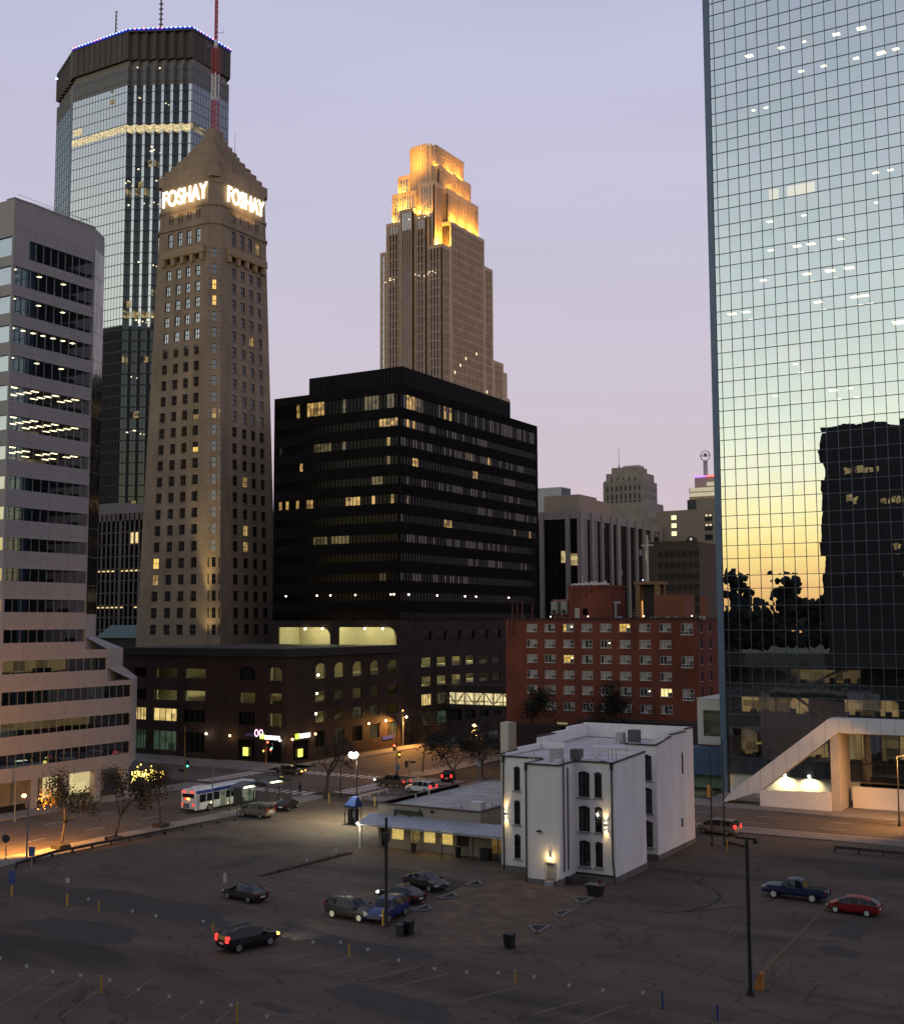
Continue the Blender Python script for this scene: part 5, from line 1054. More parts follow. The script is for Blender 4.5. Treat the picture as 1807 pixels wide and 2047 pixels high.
wall(m, FX(Xt2), Yt_, Yb_, .6, ZT - .1, [], .2); wall(m, FX(Xr), Yb_, 115.2, .6, ZT + .02, [], .2); m.quad([(Xr, Yb_, ZT + .02), (Xr, 115.2, ZT + .02), (Xr, 115.2, ZT + .36), (Xr, Yb_, ZT + .06)]); m.quad([(Xt1, Ya, .5), (Xt1, Yt_, .5), (Xt1, Yt_, ZT - .1), (Xt1, Ya, ZT - .1)])
m.quad([(Xl, 116.5, .5), (Xl, Ya, .5), (Xl, Ya, ZT + .02), (Xl, 116.5, ZT + .02)]); m.quad([(Xr, 115.2, .6), (-49.5, 115.2, .6), (-49.5, 115.2, ZT + .3), (Xr, 115.2, ZT + .3)]); wall(m, FX(-49.5), 115.2, 119.7, .6, ZT, [], .2)
X2, Yr, Yz = -45.9, 119.7, 131.3; WINX = [(-48.0, -46.45, z, z + 2.5) for z in (1.3, 4.75, 8.2)]; WINS = [(127.4, 127.95, 8.0, 10.4), (126.9, 127.5, 2.3, 3.3)]
wall(m, FY(Yr), -49.5, X2, .6, ZT + .02, WINX, .22); wall(m, FX(X2), Yr, Yz, .5, ZT + .02, WINS, .2)
m.quad([(X2, Yz, .5), (-61, Yz, .5), (-61, Yz, ZT + .9), (X2, Yz, ZT + .9)]); m.quad([(-59.5, Yz, .5), (-58.4, 117, .5), (-58.4, 117, ZT + .9), (-59.5, Yz, ZT + .9)])
# parapets, stepped
PZ = ZT + .02
for (x0, x1, y0, y1, h) in ((Xl, -57.65, 108, 111, .28), (Xl, -57.65, 111, 116.5, .6), (X2 - .3, X2, 119.7, 124, 1.0), (X2 - .3, X2, 124, 128.5, 1.25), (X2 - .3, X2, 128.5, 131.3, 1.5), (-59.3, X2 - .31, 131.0, 131.3, 1.6), (-58.6, -58.3, 117, 121.5, 1.05), (-58.95, -58.6, 121.5, 126, 1.25), (-59.3, -58.95, 126, 130.99, 1.5), (-57.6, -55.0, 116.2, 116.5, .7), (-49.4, X2 - .31, 119.7, 119.9, .52)): m.box(x0, x1, y0, y1, PZ, PZ + h)
m.build('wall', WB, t)
m = MB()
for P in ([(Xl + .05, Ya + .05), (Xt1, Ya + .05), (Xt1, Yt_ + .06), (Xt2 - .06, Yt_ + .06), (Xt2 - .06, Yb_ + .06), (Xr - .05, Yb_ + .06), (Xr - .05, 115.14), (-49.55, 115.14), (-49.55, 119.7), (X2 - .05, 119.76), (X2 - .05, 131.2), (-59.2, 131.2), (-58.4, 116.6), (Xl + .05, 116.45)],): m.prism(P, .0, .55, 0)
for a, b, y in ((Xl, Xt1, Ya), (Xt1, Xt2, Yt_), (Xt2, Xr, Yb_)): m.box(a - .04, b + .04, y - .07, y + .3, 0, .56 if y > 104 else .46)
m.box(Xr - .3, Xr + .08, Yb_, 115.3, 0, .62); m.box(X2 - .3, X2 + .08, Yr, 131.3, 0, .52); m.box(Xt2 - .2, Xt2 + .05, Yt_, Yb_, 0, .62); m.build('foundation', FND, t)
m = MB(); RFM = mat('house_roof', (.44, .405, .395), .85, var=.22, vs=.5)
m.prism([(Xl + .25, Ya + .1), (Xt1 + .1, Ya + .1), (Xt1 + .1, Yt_ + .1), (Xt2 - .1, Yt_ + .1), (Xt2 - .1, Yb_ + .1), (Xr - .1, Yb_ + .1), (Xr - .1, 115.1), (-49.5, 115.1), (-49.5, 119.9), (X2 - .3, 119.9), (X2 - .3, 131.0), (-59, 131.0), (-58.3, 116.5), (Xl + .25, 116.2)], ZT - .6, ZT - .05); m.build('roof', RFM, t)
m = MB(); TRM = mat('dark_coping', (.018, .016, .016), .5)
for p, q in (((Xl, Ya, ZT), (Xt1, Ya, ZT)), ((Xt1, Ya, ZT - .1), (Xt1, Yt_, ZT - .1)), ((Xt1, Yt_, ZT - .1), (Xt2, Yt_, ZT - .1)), ((Xt2, Yt_, ZT - .1), (Xt2, Yb_, ZT)), ((Xt2, Yb_, ZT), (Xr, Yb_, ZT)), ((Xr, Yb_, ZT + .05), (Xr, 115.2, ZT + .36)), ((X2, Yr, ZT + .6), (X2, 124, ZT + 1.1)), ((X2, 124, ZT + 1.3), (X2, 128.5, ZT + 1.3)), ((X2, 128.5, ZT + 1.56), (X2, Yz, ZT + 1.56)), ((-49.4, Yr, ZT + .55), (X2, Yr, ZT + .55)), ((Xl, Ya, ZT + .2), (Xl, 111, ZT + .32)), ((-58.6, 117, ZT + 1.1), (-58.6, 121.5, ZT + 1.1))): m.bar(p, q, .26, .13)
m.each('coping', TRM, t)
for x, y, zt, zb, jog in ((Xl + .28, Ya - .09, ZT, .1, 0), (Xt1 + .08, Yt_ - .09, ZT - .1, .05, 0), (Xr - .28, Yb_ - .09, ZT, .75, .35)):
    m = MB(); m.tube((x, y, zt + .1), (x, y, 2.2 if jog else zb), .07, n=6); m.box(x - .12, x + .12, y - .08, y + .08, zt - .6, zt + .1)
    if jog: m.tube((x, y, 2.2), (x + .15, y - .05, .9), .07, n=6); m.tube((x + .15, y - .05, .9), (x + jog, y - .3, .05), .07, n=6)
    m.build('downpipe', TRM, t)
m = MB()
for dx in (.55, .75, 1.25, 1.42): m.tube((Xt2 + .06, Yt_ + dx * 1.35, 1.2), (Xt2 + .06, Yt_ + dx * 1.35, ZT + (.5 if dx < 1 else -.4)), .045, n=6)
m.each('conduit', mat('conduit', (.22, .19, .17), .7), t)
GLW = mirror_glass('house_glass', .10, (.8, .8, .8), (.012, .013, .013)); FRB = mat('window_frame_black', (.012, .012, .012), .5); SIL = mat('stone_sill', (.30, .27, .25), .8)
def hwin(fm, a, b, c, e, sill=True, arch_=True):
    m = MB(); pane(m, fm, a, b, c, e, .17, 0); mid = (c + e) / 2
    for q in ((a, a + .09, c, e), (b - .09, b, c, e), (a + .09, b - .09, e - .1, e), (a + .09, b - .09, c, c + .1), (a + .09, b - .09, mid - .04, mid + .04)): fbox(m, fm, *q, .06, .16, 1)
    if b - a > 1: fbox(m, fm, (a + b) / 2 - .03, (a + b) / 2 + .03, c + .1, e - .1, .07, .16, 1)
    w = m.build('window', [GLW, FRB], t)
    if arch_:
        m = MB(); n = 8; P = [(a - .06 + (b - a + .12) * i / n, e + .22 * math.sin(math.pi * i / n)) for i in range(n + 1)]
        for p, q in zip(P, P[1:]): m.quad([fm(p[0], e - .02, -.012), fm(q[0], e - .02, -.012), fm(q[0], q[1], -.012), fm(p[0], p[1], -.012)])
        m.build('arch', FRB, w)
    if sill: m = MB(); fbox(m, fm, a - .12, b + .12, c - .16, c - .01, -.12, .05); m.build('sill', SIL, w)
for h in WINB: hwin(FY(Ya), *h)
for h in WINR: hwin(FY(Yb_), *h)
for h in WINX: hwin(FY(Yr), *h)
for h in WINS: hwin(FX(X2), *h, False, False)
m = MB(); pane(m, FY(Yt_), -51.05, -50.15, .45, 2.0, .2); d_ = m.build('door', mat('door_grey', (.36, .33, .31), .6), t)
m = MB(); m.box(-51.15, -51.06, Yt_ - .05, Yt_ - .005, 0, 2.08); m.box(-50.14, -50.05, Yt_ - .05, Yt_ - .005, 0, 2.08); m.box(-51.15, -50.05, Yt_ - .05, Yt_ - .005, 2.081, 2.17); m.build('frame', mat('door_frame', (.5, .47, .44), .6), d_)
m = MB(); m.box(-51.0, -50.2, Yt_ - .6, Yt_ - .05, 0, .43); m.build('step', CONC, t)
for x, y, z, up_ in ((-57.35, Ya, 5.65, 1), (-46.35, Yb_, 5.45, 1), (-50.6, Yt_, 2.75, 0)):
    m = MB(); m.tube((x, y - .16, z - .16), (x, y - .16, z + .16), .085, n=10); lp = m.build('wall_sconce', DARKM, t)
    m = MB(); m.ball((x, y - .16, z - .19), .07, n=8)
    if up_: m.ball((x, y - .16, z + .19), .07, n=8)
    m.each('bulb', glow('sconce_bulb', (1, .80, .46), 22), lp)
    if up_:
        lamp('SPOT', 'sconce_up', (x, y - .2, z + .22), 420, (1, .70, .28), t, .05, (x, y + .14, z + 1.8), 62, .9); lamp('SPOT', 'sconce_down', (x, y - .2, z - .22), 420, (1, .70, .28), t, .05, (x, y + .14, z - 1.8), 62, .9)
    else: lamp('POINT', 'sconce_down', (x, y - .35, z - .1), 38, (1, .68, .26), t, .08)
m = MB(); m.tube((-51.7, Yt_ - .3, 5.0), (-51.7, Yt_ - .02, 5.1), .05); m.box(-51.95, -51.45, Yt_ - .35, Yt_ - .05, 4.9, 5.02); m.build('vent_hood', DARKM, t)
# roof equipment
m = MB(); RE = mat('roof_unit', (.42, .40, .38), .7, var=.1, vs=2)
m.box(-52.0, -50.9, 106.6, 107.6, ZT, ZT + 1.2); m.box(-50.7, -49.7, 108.6, 109.6, ZT, ZT + 1.0, 1); m.each('condenser_unit', [RE, mat('roof_unit_dark', (.10, .095, .09), .7)], t)
m = MB(); m.box(-52.8, -52.0, 125.2, 126.2, ZT, ZT + 1.2); m.box(-51.5, -50.4, 125.6, 126.8, ZT, ZT + 1.5, 1); m.tube((-51, 124.6, ZT + .2), (-50, 125.3, ZT + .1), .08); m.each('condenser_unit', [RE, MATS['roof_unit_dark']], t)
m = MB(); m.box(-52.2, -48.4, 117.2, 118.0, ZT - .04, ZT + .45); m.box(-51.2, -49.4, 120.0, 120.6, ZT - .04, ZT + .35); m.box(-50.6, -49.9, 103.9 + .6, 105.2, ZT - .1, ZT + .35); m.box(-49.2, -48.5, 108.0, 108.7, ZT, ZT + .3); m.box(-53.6, -53.1, 121, 121.5, ZT, ZT + .7); m.each('skylight', mat('skylight_white', (.60, .57, .55), .6), t)
m = MB(); SC = MATS['skylight_white']
for k in range(22):
    x, y = rng.uniform(-57, -46.8), rng.uniform(105, 131)
    if (y < 107.5 and not -53 < x < -49.8) or (115 < y < 120 and x > -49.8): continue
    m.tube((x, y, ZT - .06), (x, y, ZT + .25 + .4 * rng.random()), .09, n=6)
for k in range(14): y = 120.6 + .85 * k; m.box(-46.75, -46.61, y, y + .3, ZT, ZT + 1.1 + .3 * (y > 124) + .15 * rng.random())
for k in range(6): m.box(-47.3, -46.0, 116.0 + .05 * k, 116.04 + .05 * k, ZT, ZT + .02)
m.tube((-48.2, 108.8, ZT + .1), (-47.0, 107.6, ZT + .9), .06); m.tube((-48.4, 109.4, ZT + .2), (-46.9, 108.0, ZT + .25), .09); m.tube((-52.9, 104.1, ZT), (-52.9, 104.1, ZT + .9), .04); m.tube((-52.5, 104.1, ZT), (-52.5, 104.1, ZT + .9), .04)
m.each('roof_pipe', SC, t)
m = MB(); m.box(-48.4, -47.9, 107.6, 107.9, ZT, ZT + .1); m.box(-47.2, -46.6, 107.8, 108.2, ZT, ZT + .12)
for x in (-47.1, -46.7, -46.3): m.tube((x, 109.8, ZT), (x, 109.8, ZT + 1.1), .03, n=5)
m.each('roof_clutter', MATS['roof_unit_dark'], t)
m = MB(); m.quad([(-49.55, 107.18, .6), (-48.4, 107.0, .1), (-48.4, 105.6, .1), (-49.55, 104.6, .6)]); m.box(-49.5, -48.6, 104.8, 105.0, 0, .75); m.box(-48.75, -48.6, 105, 107, 0, .5); m.build('cellar_hatch', mat('hatch_dark', (.06, .052, .045), .8), t)
X, z = hy(1000, 1444, 128); X2_, _ = hy(1021, 1444, 128)
t = thing('pale_chimney_stack', 'tall pale rectangular chimney stack rising behind the shop end of the white house', 'chimney', (X + .7, 128, 0)); m = MB(); m.box(X, X2_ - .35, 128, 129.4, 0, z); m.build('shaft', mat('stack_cream', (.52, .47, .36), .8, var=.1, vs=.6), t); m = MB(); m.box(X2_ - .349, X2_, 128.02, 129.38, 0, z - .02); m.build('side_band', mat('stack_grey', (.25, .23, .19), .8), t)

# ================================================================== green-sign shop with the long awning
t = thing('flat_roof_shop', 'low flat-roofed shop with grey awning, lit yellow windows and a green goods sign', 'shop', (-69, 122, 0))
SB = mat('shop_wall_tan', (.34, .29, .235), .85, var=.1, vs=1); x0, x1, ys, yb_ = -76.0, -62.9, 112.0, 136.5; f = FY(ys); ZR = 4.7
WN = [(-74.2, -72.6, .95, 2.75), (-71.7, -70.5, .95, 2.75), (-70.0, -68.5, .95, 2.75), (-67.8, -66.3, .95, 2.75)]
m = MB(); wall(m, f, x0, -59, 0, 3.6, WN + [(-75.6, -74.7, .05, 2.5), (-65.8, -64.3, .95, 2.75)], .2); wall(m, f, x0, x1, 3.6, ZR, [], .2); wall(m, FX(x1), ys, yb_, 3.0, ZR, [], .2); m.box(x1, -59, ys + .21, 118, 0, 3.0)
m.quad([(x0, yb_, 0), (x0, ys, 0), (x0, ys, ZR), (x0, yb_, ZR)]); m.quad([(x1, yb_, 0), (x0, yb_, 0), (x0, yb_, ZR), (x1, yb_, ZR)]); m.build('wall', SB, t)
m = MB(); m.quad([(x0, ys, ZR - .35), (x1, ys, ZR - .35), (x1, yb_, ZR - .35), (x0, yb_, ZR - .35)]); m.quad([(x0, ys + 18, ZR - .34), (x0, ys + .3, ZR - .34), (x0, ys + .3, ZR + .1), (x0, ys + 18, ZR + .1)]); m.build('roof', mat('shop_roof', (.34, .315, .285), .85, var=.3, vs=.45), t)
m = MB(); m.bar((x0, ys, ZR), (x1, ys, ZR), .3, .12); m.bar((x1, ys + .16, ZR), (x1, yb_, ZR), .3, .12); m.bar((x0, ys + .16, ZR), (x0, yb_, ZR), .3, .12); m.bar((x0, yb_, ZR), (x1, yb_, ZR), .3, .13); m.build('coping', mat('shop_coping', (.075, .05, .042), .7), t)
m = MB()
for (x, y, s) in ((-64.9, 115.0, .9), (-63.6, 122, .5), (-70.5, 131.5, .4)): m.box(x - s * .8, x + s * .8, y - s * .6, y + s * .6, ZR - .34, ZR + .45 * s + .2)
m.each('roof_hatch', MATS['skylight_white'], t)
m = MB(); m.box(-66.0, -64.6, 129.8, 131.4, ZR - .2, ZR + 1.3); cu = m.build('condenser_unit', mat('condenser_black', (.02, .02, .02), .6), t); m = MB(); m.box(-66.1, -64.5, 129.5, 131.5, ZR - .34, ZR - .21); m.build('pad', WHITEP, cu)
m = MB()
for (x, y, h) in ((-69.7, 131.2, 1.3), (-75.2, 118.6, .4), (-75.2, 121.5, .4), (-66.2, 113.6, .35), (-63.4, 116.4, .35), (-64.8, 118.2, .3), (-66.8, 114.8, .3), (-62.6 - .6, 117.4, .8)): m.tube((x, y, ZR - .35), (x, y, ZR - .1 + h), .1, n=6)
m.tube((-69.7, 131.2, ZR + 1.2), (-69.0, 131.2, ZR + 1.2), .1, n=6); m.each('roof_vent', MATS['roof_unit'], t)
# awning
m = MB(); AW = mat('awning_grey', (.40, .40, .42), .45, metal=.3, var=.08, vs=1.5, bump=.15, bs=4); n = 90
for k in range(n):
    a, b = -77.2 + 18.3 * k / n, -77.2 + 18.3 * (k + 1) / n; mid = (a + b) / 2
    for (p, q, dz, dz2) in ((a, mid, 0, .05), (mid, b, .05, 0)): m.quad([(p, 109.75, 2.75 + dz), (q, 109.75, 2.75 + dz2), (q, ys - .01, 3.55 + dz2), (p, ys - .01, 3.55 + dz)])
m.box(-77.2, -58.9, 109.7, 109.8, 2.55, 2.74); m.quad([(-77.2, ys, 2.6), (-77.2, 109.75, 2.6), (-77.2, 109.75, 2.75), (-77.2, ys, 3.55)]); m.build('awning', AW, t)
for x in (-77.0, -73.7, -70.0, -66.4, -62.6, -59.6): m = MB(); s = .12 if x == -77.0 else .045; m.box(x - s, x + s, 109.85, 109.85 + 2 * s, 0, 2.54); m.build('awning_post', mat('post_pale', (.4, .37, .33), .7) if x == -77.0 else DARKM, t)
BLND = [lit('shop_blind', (1, .74, .22), 1.15, .75, 3.0), lit('shop_blind_dim', (1, .74, .25), .42, .5, 3.0), HD]
for k, (a, b, c, e) in enumerate(WN + [(-65.8, -64.3, .95, 2.75)]):
    m = MB(); q = 1 if k == 1 else 2 if k == 4 else 0; pane(m, f, a, b, c, e, .16, q); w_ = m.build('window', BLND, t)
    if q < 2:
        m = MB()
        for j in range(1, 14): x = a + (b - a) * j / 14; fbox(m, f, x - .015, x + .015, c, e, .10, .14)
        m.build('blind_slat', mat('blind_slat', (.3, .22, .08), .8), w_)
        lamp('AREA', 'window_spill', ((a + b) / 2, ys - .05, 1.9), 22 if k != 1 else 8, (1, .7, .25), t, 1.2, ((a + b) / 2, ys - 3, .8))
m = MB(); pane(m, f, -75.6, -74.7, .05, 2.5, .17); m.build('door', BLACKG, t)
text('shop_lettering', 'greengoods.', mat('sign_green_dark', (.03, .045, .032), .7), t, 1.02, .03, MY(-71.9, ys - .06, 4.05), .78, .025)
m = MB(); m.box(-69.0, -68.7, ys - .25, ys - .02, 4.2, 4.45); m.build('camera_box', DARKM, t)
m = MB(); m.ball((-77.15, 109.6, 2.75), .13, n=8); m.build('awning_lamp', glow('awning_lamp', (1, .95, .8), 18), t); lamp('POINT', 'awning_light', (-77.4, 109.4, 2.7), 160, (1, .93, .72), t, .15)
m = MB(); m.box(-61.5, -59.2, ys - .03, ys - .01, .6, 2.2); m.build('side_panel', lit('shop_amber', (1, .55, .15), .12, .6, .5), t)
for k, x in enumerate((-70.6, -65.0)):
    p = thing('planter_urn', ('dark tapered planter below the dim shop window', 'dark tapered planter below the unlit shop window')[k], 'planter', (x, 110.9, 0), 'planters along the shop front'); m = MB(); m.tube((x, 110.9, .0), (x, 110.9, 1.0), .24, .36, 12); m.tube((x, 110.9, 1.0), (x, 110.9, 1.05), .38, .38, 12); m.build('urn', DARKM, p)
p = thing('wheeled_bin', 'black wheeled bin under the awning at the house end of the shop', 'bin', (-61.6, 110.9, 0)); m = MB(); m.prism([(-62.1, 110.6), (-61.2, 110.6), (-61.2, 111.3), (-62.1, 111.3)], .05, 1.1, top=[(-62.2, 110.5), (-61.1, 110.5), (-61.1, 111.4), (-62.2, 111.4)]); m.build('tub', DARKM, p); m = MB(); m.box(-62.25, -61.05, 110.45, 111.45, 1.11, 1.18); m.build('lid', DARKM, p)
# ================================================================== vehicles
TYRE = mat('tyre_rubber', (.012, .012, .012), .85); RIM = mat('alloy_rim', (.32, .32, .31), .4, metal=.6); CARG = mat('car_glass', (.008, .009, .010), .08, spec=.35)
HLO_ = glow('headlight_lit', (1, .93, .75), 9); TLO = glow('tail_light_lit', (1, .035, .025), 2.6); HLX = mat('headlight_off', (.4, .4, .4), .2); TLX = mat('tail_light_off', (.16, .012, .01), .3); AMB = glow('indicator_lit', (1, .42, .06), 7); PLT = mat('number_plate', (.6, .6, .58), .5)
def paint(n, c): return mat('paint_' + n, c, .28, spec=.6, var=.05, vs=3)
#            x,    hw,  zlow, zbelt, ztop, hwtop
SHAPES = {
 'sedan': (4.7, [(-2.35, .66, .42, .68, .78, .55), (-2.25, .82, .30, .86, .98, .70), (-1.75, .89, .22, .92, 1.06, .74), (-1.0, .91, .20, .93, 1.38, .60), (-.2, .91, .20, .92, 1.44, .62), (.35, .91, .20, .91, 1.41, .61), (1.15, .90, .20, .90, 1.00, .74), (1.9, .88, .22, .84, .90, .70), (2.25, .80, .30, .66, .72, .60), (2.36, .62, .38, .54, .60, .50)]),
 'hatch': (4.4, [(-2.2, .66, .40, .74, .88, .55), (-2.1, .82, .28, .92, 1.10, .66), (-1.5, .87, .20, .95, 1.38, .58), (-.7, .88, .20, .93, 1.49, .60), (.1, .88, .20, .90, 1.49, .60), (.55, .88, .20, .88, 1.40, .58), (1.4, .87, .20, .86, .95, .70), (1.85, .84, .24, .78, .84, .64), (2.12, .72, .32, .60, .66, .5), (2.2, .6, .4, .52, .56, .45)]),
 'suv': (4.8, [(-2.4, .72, .48, .85, 1.0, .62), (-2.32, .88, .36, 1.05, 1.30, .70), (-1.95, .93, .28, 1.08, 1.66, .66), (-1.0, .95, .26, 1.07, 1.75, .69), (.0, .95, .26, 1.05, 1.75, .69), (.5, .95, .26, 1.03, 1.68, .67), (1.2, .94, .26, 1.03, 1.16, .78), (1.95, .92, .28, .98, 1.06, .76), (2.3, .86, .36, .80, .88, .66), (2.4, .7, .44, .66, .72, .56)]),
 'van': (5.0, [(-2.5, .80, .45, .95, 1.15, .70), (-2.42, .92, .34, 1.08, 1.55, .74), (-2.1, .96, .26, 1.1, 1.76, .74), (-.8, .98, .24, 1.08, 1.80, .76), (.6, .98, .24, 1.05, 1.76, .75), (1.0, .97, .24, 1.04, 1.62, .72), (1.75, .95, .26, 1.0, 1.12, .80), (2.2, .90, .32, .88, .95, .74), (2.42, .80, .38, .74, .80, .62), (2.5, .66, .44, .62, .68, .52)]),
 'pickup': (5.8, [(-2.9, .90, .55, 1.05, 1.10, .86), (-2.84, .97, .46, 1.10, 1.13, .92), (-1.0, .98, .42, 1.10, 1.13, .92), (-.75, .98, .42, 1.12, 1.74, .70), (-.2, .98, .42, 1.12, 1.86, .72), (.55, .98, .42, 1.12, 1.80, .70), (1.15, .97, .42, 1.12, 1.24, .82), (2.3, .96, .44, 1.10, 1.18, .84), (2.8, .92, .48, .98, 1.06, .78), (2.9, .84, .52, .85, .90, .7)])}
def vehicle(name, label, cat, kind, col, a, b, group=None, head=False, tail=False, ind=False, flip=False, rim=RIM, scale=1.0, lamps=True, beam=0):
    """a, b: ground points under the rear and front wheels of the near side"""
    Lc, st = SHAPES[kind]; a, b = Vector((a[0], a[1], 0)), Vector((b[0], b[1], 0)); d = (b - a).normalized(); z0 = .013
    nside = Vector((-d.y, d.x, 0)); c = (a + b) / 2; tow = EYE - c; tow.z = 0
    off = -nside if nside.dot(tow) > 0 else nside          # from the near wheels towards the middle of the vehicle
    c = c + off * .85 * scale; c.z = z0
    root = thing(name, label, cat, (0, 0, 0), group); m, w = MB(), {k: MB() for k in ('windscreen', 'rear_window', 'side_window', 'near_side_window')}
    rings = []
    for (x, hw, zl, zb, zt, ht) in st:
        r = [(hw * .80, zl), (hw * .97, zl + .10), (hw, zl + .45 * (zb - zl)), (hw * .96, zb), (ht, zt - .05), (ht * .72, zt)]
        rings.append([(x, y, z) for y, z in r] + [(x, -y, z) for y, z in reversed(r)])
    n = 12
    for i in range(len(rings) - 1):
        A, B = rings[i], rings[i + 1]; s0, s1 = st[i], st[i + 1]; cab = s0[4] - s0[3] > .28 and s1[4] - s1[3] > .28; slope = abs(s0[4] - s1[4]) > .2
        for k in range(n):
            q = [A[k], B[k], B[(k + 1) % n], A[(k + 1) % n]]; kd = None
            if k in (3, 7) and (cab or (slope and max(s0[4] - s0[3], s1[4] - s1[3]) > .3)): kd = 'side_window' if k == 3 else 'near_side_window'
            elif k in (4, 5, 6) and slope: kd = 'windscreen' if s0[0] > 0 else 'rear_window'
            m.quad(q)
            if kd:
                cen = sum((Vector(p) for p in q), Vector()) / 4; nn = (Vector(q[1]) - Vector(q[0])).cross(Vector(q[3]) - Vector(q[0])).normalized()
                if nn.dot(cen - Vector((cen.x, 0, 1.0))) < 0: nn = -nn
                w[kd].quad([cen + (Vector(p) - cen) * (.90 if 'side' in kd else .94) + nn * .012 for p in q])
    m.quad(rings[0]); m.quad(rings[-1][::-1])
    body = m.build('body', col, root, True)
    for k, q in w.items(): q.build('side_window' if 'side' in k else k, CARG, root) if q.f else None
    wb = .30 * Lc; wr = {'sedan': .32, 'hatch': .31, 'suv': .37, 'van': .35, 'pickup': .40}[kind]; hw = max(s[1] for s in st)
    for sx in (-1, 1):
        for sy in (-1, 1):
            q = MB(); q.tube((sx * wb, sy * (hw - .22), wr), (sx * wb, sy * (hw + .015), wr), wr, n=20); wh = q.build('wheel', TYRE, root)
            q = MB(); q.tube((sx * wb, sy * (hw + .01), wr), (sx * wb, sy * (hw + .028), wr), wr * .66, n=16); q.build('rim', rim, wh)
    f0, f1, r0, r1 = st[-3], st[-2], st[0], st[1]
    for sy in (-1, 1):
        q = MB(); q.box(f1[0] - .28, f1[0] + .06, sy * f1[1] * .82 - .17, sy * f1[1] * .82 + .17, f1[3] - .10, f1[3] + .06); q.build('headlight', HLO_ if head else AMB if ind else HLX, root)
        q = MB(); q.box(r0[0] - .02, r0[0] + .2, sy * r1[1] * .80 - .14, sy * r1[1] * .80 + .16, r1[3] - .20, r1[3] + (.25 if kind in ('suv', 'van') else .02)); q.build('tail_light', TLO if tail else TLX, root)
        q = MB(); q.box(st[-4][0] - .35, st[-4][0] - .12, sy * (hw + .14) - .12, sy * (hw + .14) + .1, st[-4][3] - .02, st[-4][3] + .16); q.build('mirror', col, root)
    q = MB(); q.box(r0[0] - .03, r0[0] - .005, -.26, .26, r0[3] - .18, r0[3] - .04); q.build('number_plate', PLT, root)
    q = MB(); q.box(st[-1][0] + .005, st[-1][0] + .03, -.5, .5, st[-1][2] + .02, st[-1][3]); q.build('grille', DARKM, root)
    if kind == 'pickup': q = MB(); q.box(-2.75, -1.08, -.8, .8, 1.135, 1.14); q.build('cargo_bed', mat('bed_dark', (.015, .015, .016), .8), root)
    if kind in ('suv', 'van'):
        q = MB()
        for sy in (-.6, .6): q.box(-1.7, .2, sy - .025, sy + .025, 1.76 if kind == 'suv' else 1.80, 1.81 if kind == 'suv' else 1.86)
        q.build('roof_rail', GREYM, root)
    if (head and lamps) or beam:
        for sy in (-.6, .6): lamp('SPOT', 'headlight_beam', (st[-1][0] + .12, sy, .75), beam or 70, (1, .9, .7), root, .08, (st[-1][0] + 9, sy, .1 if beam else 0), 60, .6)
    if tail and lamps: lamp('POINT', 'tail_glow', (r0[0] - .35, 0, .8), 1.5, (1, .08, .05), root, .1)
    root.rotation_euler = (0, 0, math.atan2(d.y, d.x)); root.location = c; root.scale = (scale,) * 3
    return root
Bk, Gy = paint('black', (.008, .008, .009)), paint('charcoal', (.025, .025, .026))
vehicle('black_suv', 'black sport utility car crossing the lot, red tail lights and amber front light on', 'car', 'suv', Bk, G(474, 1906), G(542, 1890), tail=True, ind=True, beam=420)
vehicle('parked_sedan', 'dark grey sedan parked alone by the old kerb', 'car', 'sedan', Gy, G(501, 1807), G(452, 1796), 'cars parked in the near lot')
vehicle('parked_suv', 'dark car with wheels coloured as if lit, parked beside the blue car', 'car', 'suv', Gy, G(666, 1835), G(718, 1844), 'cars parked in the near lot', rim=mat('lit_rim', (.75, .75, .6), .5))  # headlight gleam on these wheels is painted into the rim colour
vehicle('blue_suv', 'blue car with its lit blue nose beside the dark utility pole', 'car', 'suv', paint('blue', (.008, .022, .12)), G(813, 1828), G(771, 1848), 'cars parked in the near lot')
vehicle('lit_sedan', 'dark sedan with white headlights on, half hidden behind the blue car', 'car', 'sedan', Bk, G(815, 1810), G(765, 1800), 'cars parked in the near lot', head=True)
vehicle('black_sedan', 'black sedan parked beside the triangular kerbs in front of the shop', 'car', 'sedan', Bk, G(812, 1773), G(864, 1785), 'cars parked in the near lot')
vehicle('tan_minivan', 'tan minivan parked at the lot edge beside the bus shelter', 'car', 'van', paint('tan', (.16, .13, .10)), G(526, 1637), G(482, 1632))
vehicle('compact_car', 'small dark car parked facing away beside the tan minivan', 'car', 'hatch', Bk, G(578, 1622), G(594, 1616))
vehicle('brown_pickup', 'brown pickup waiting at the crosswalk behind the shop', 'pickup truck', 'pickup', paint('brown', (.09, .055, .035)), G(797, 1576), G(757, 1572), head=True, tail=True, lamps=False)
vehicle('white_car', 'white car behind the brown pickup, half hidden by the shop roof', 'car', 'suv', paint('white', (.65, .63, .6)), G(853, 1588), G(815, 1584), tail=True)
vehicle('dark_car_far', 'dark car with red tail lights behind the leafless tree, beyond the shop roof', 'car', 'suv', Bk, G(902, 1568), G(912, 1556), tail=True).name = 'braking_car'
vehicle('crossing_car', 'dark car crossing the intersection in front of the corner shop', 'car', 'sedan', Bk, G(563, 1549), G(593, 1550), ind=True, lamps=False)
vehicle('blue_pickup', 'dark blue pickup with pale wheels parked in the lot below the white plaza wall', 'pickup truck', 'pickup', paint('navy', (.008, .014, .06)), G(1627, 1806), G(1543, 1795), rim=mat('pale_rim', (.55, .54, .5), .5))
vehicle('red_hatchback', 'red hatchback parked behind the blue pickup', 'car', 'hatch', paint('red', (.22, .006, .012)), G(1733, 1834), G(1668, 1825), rim=MATS['pale_rim'])
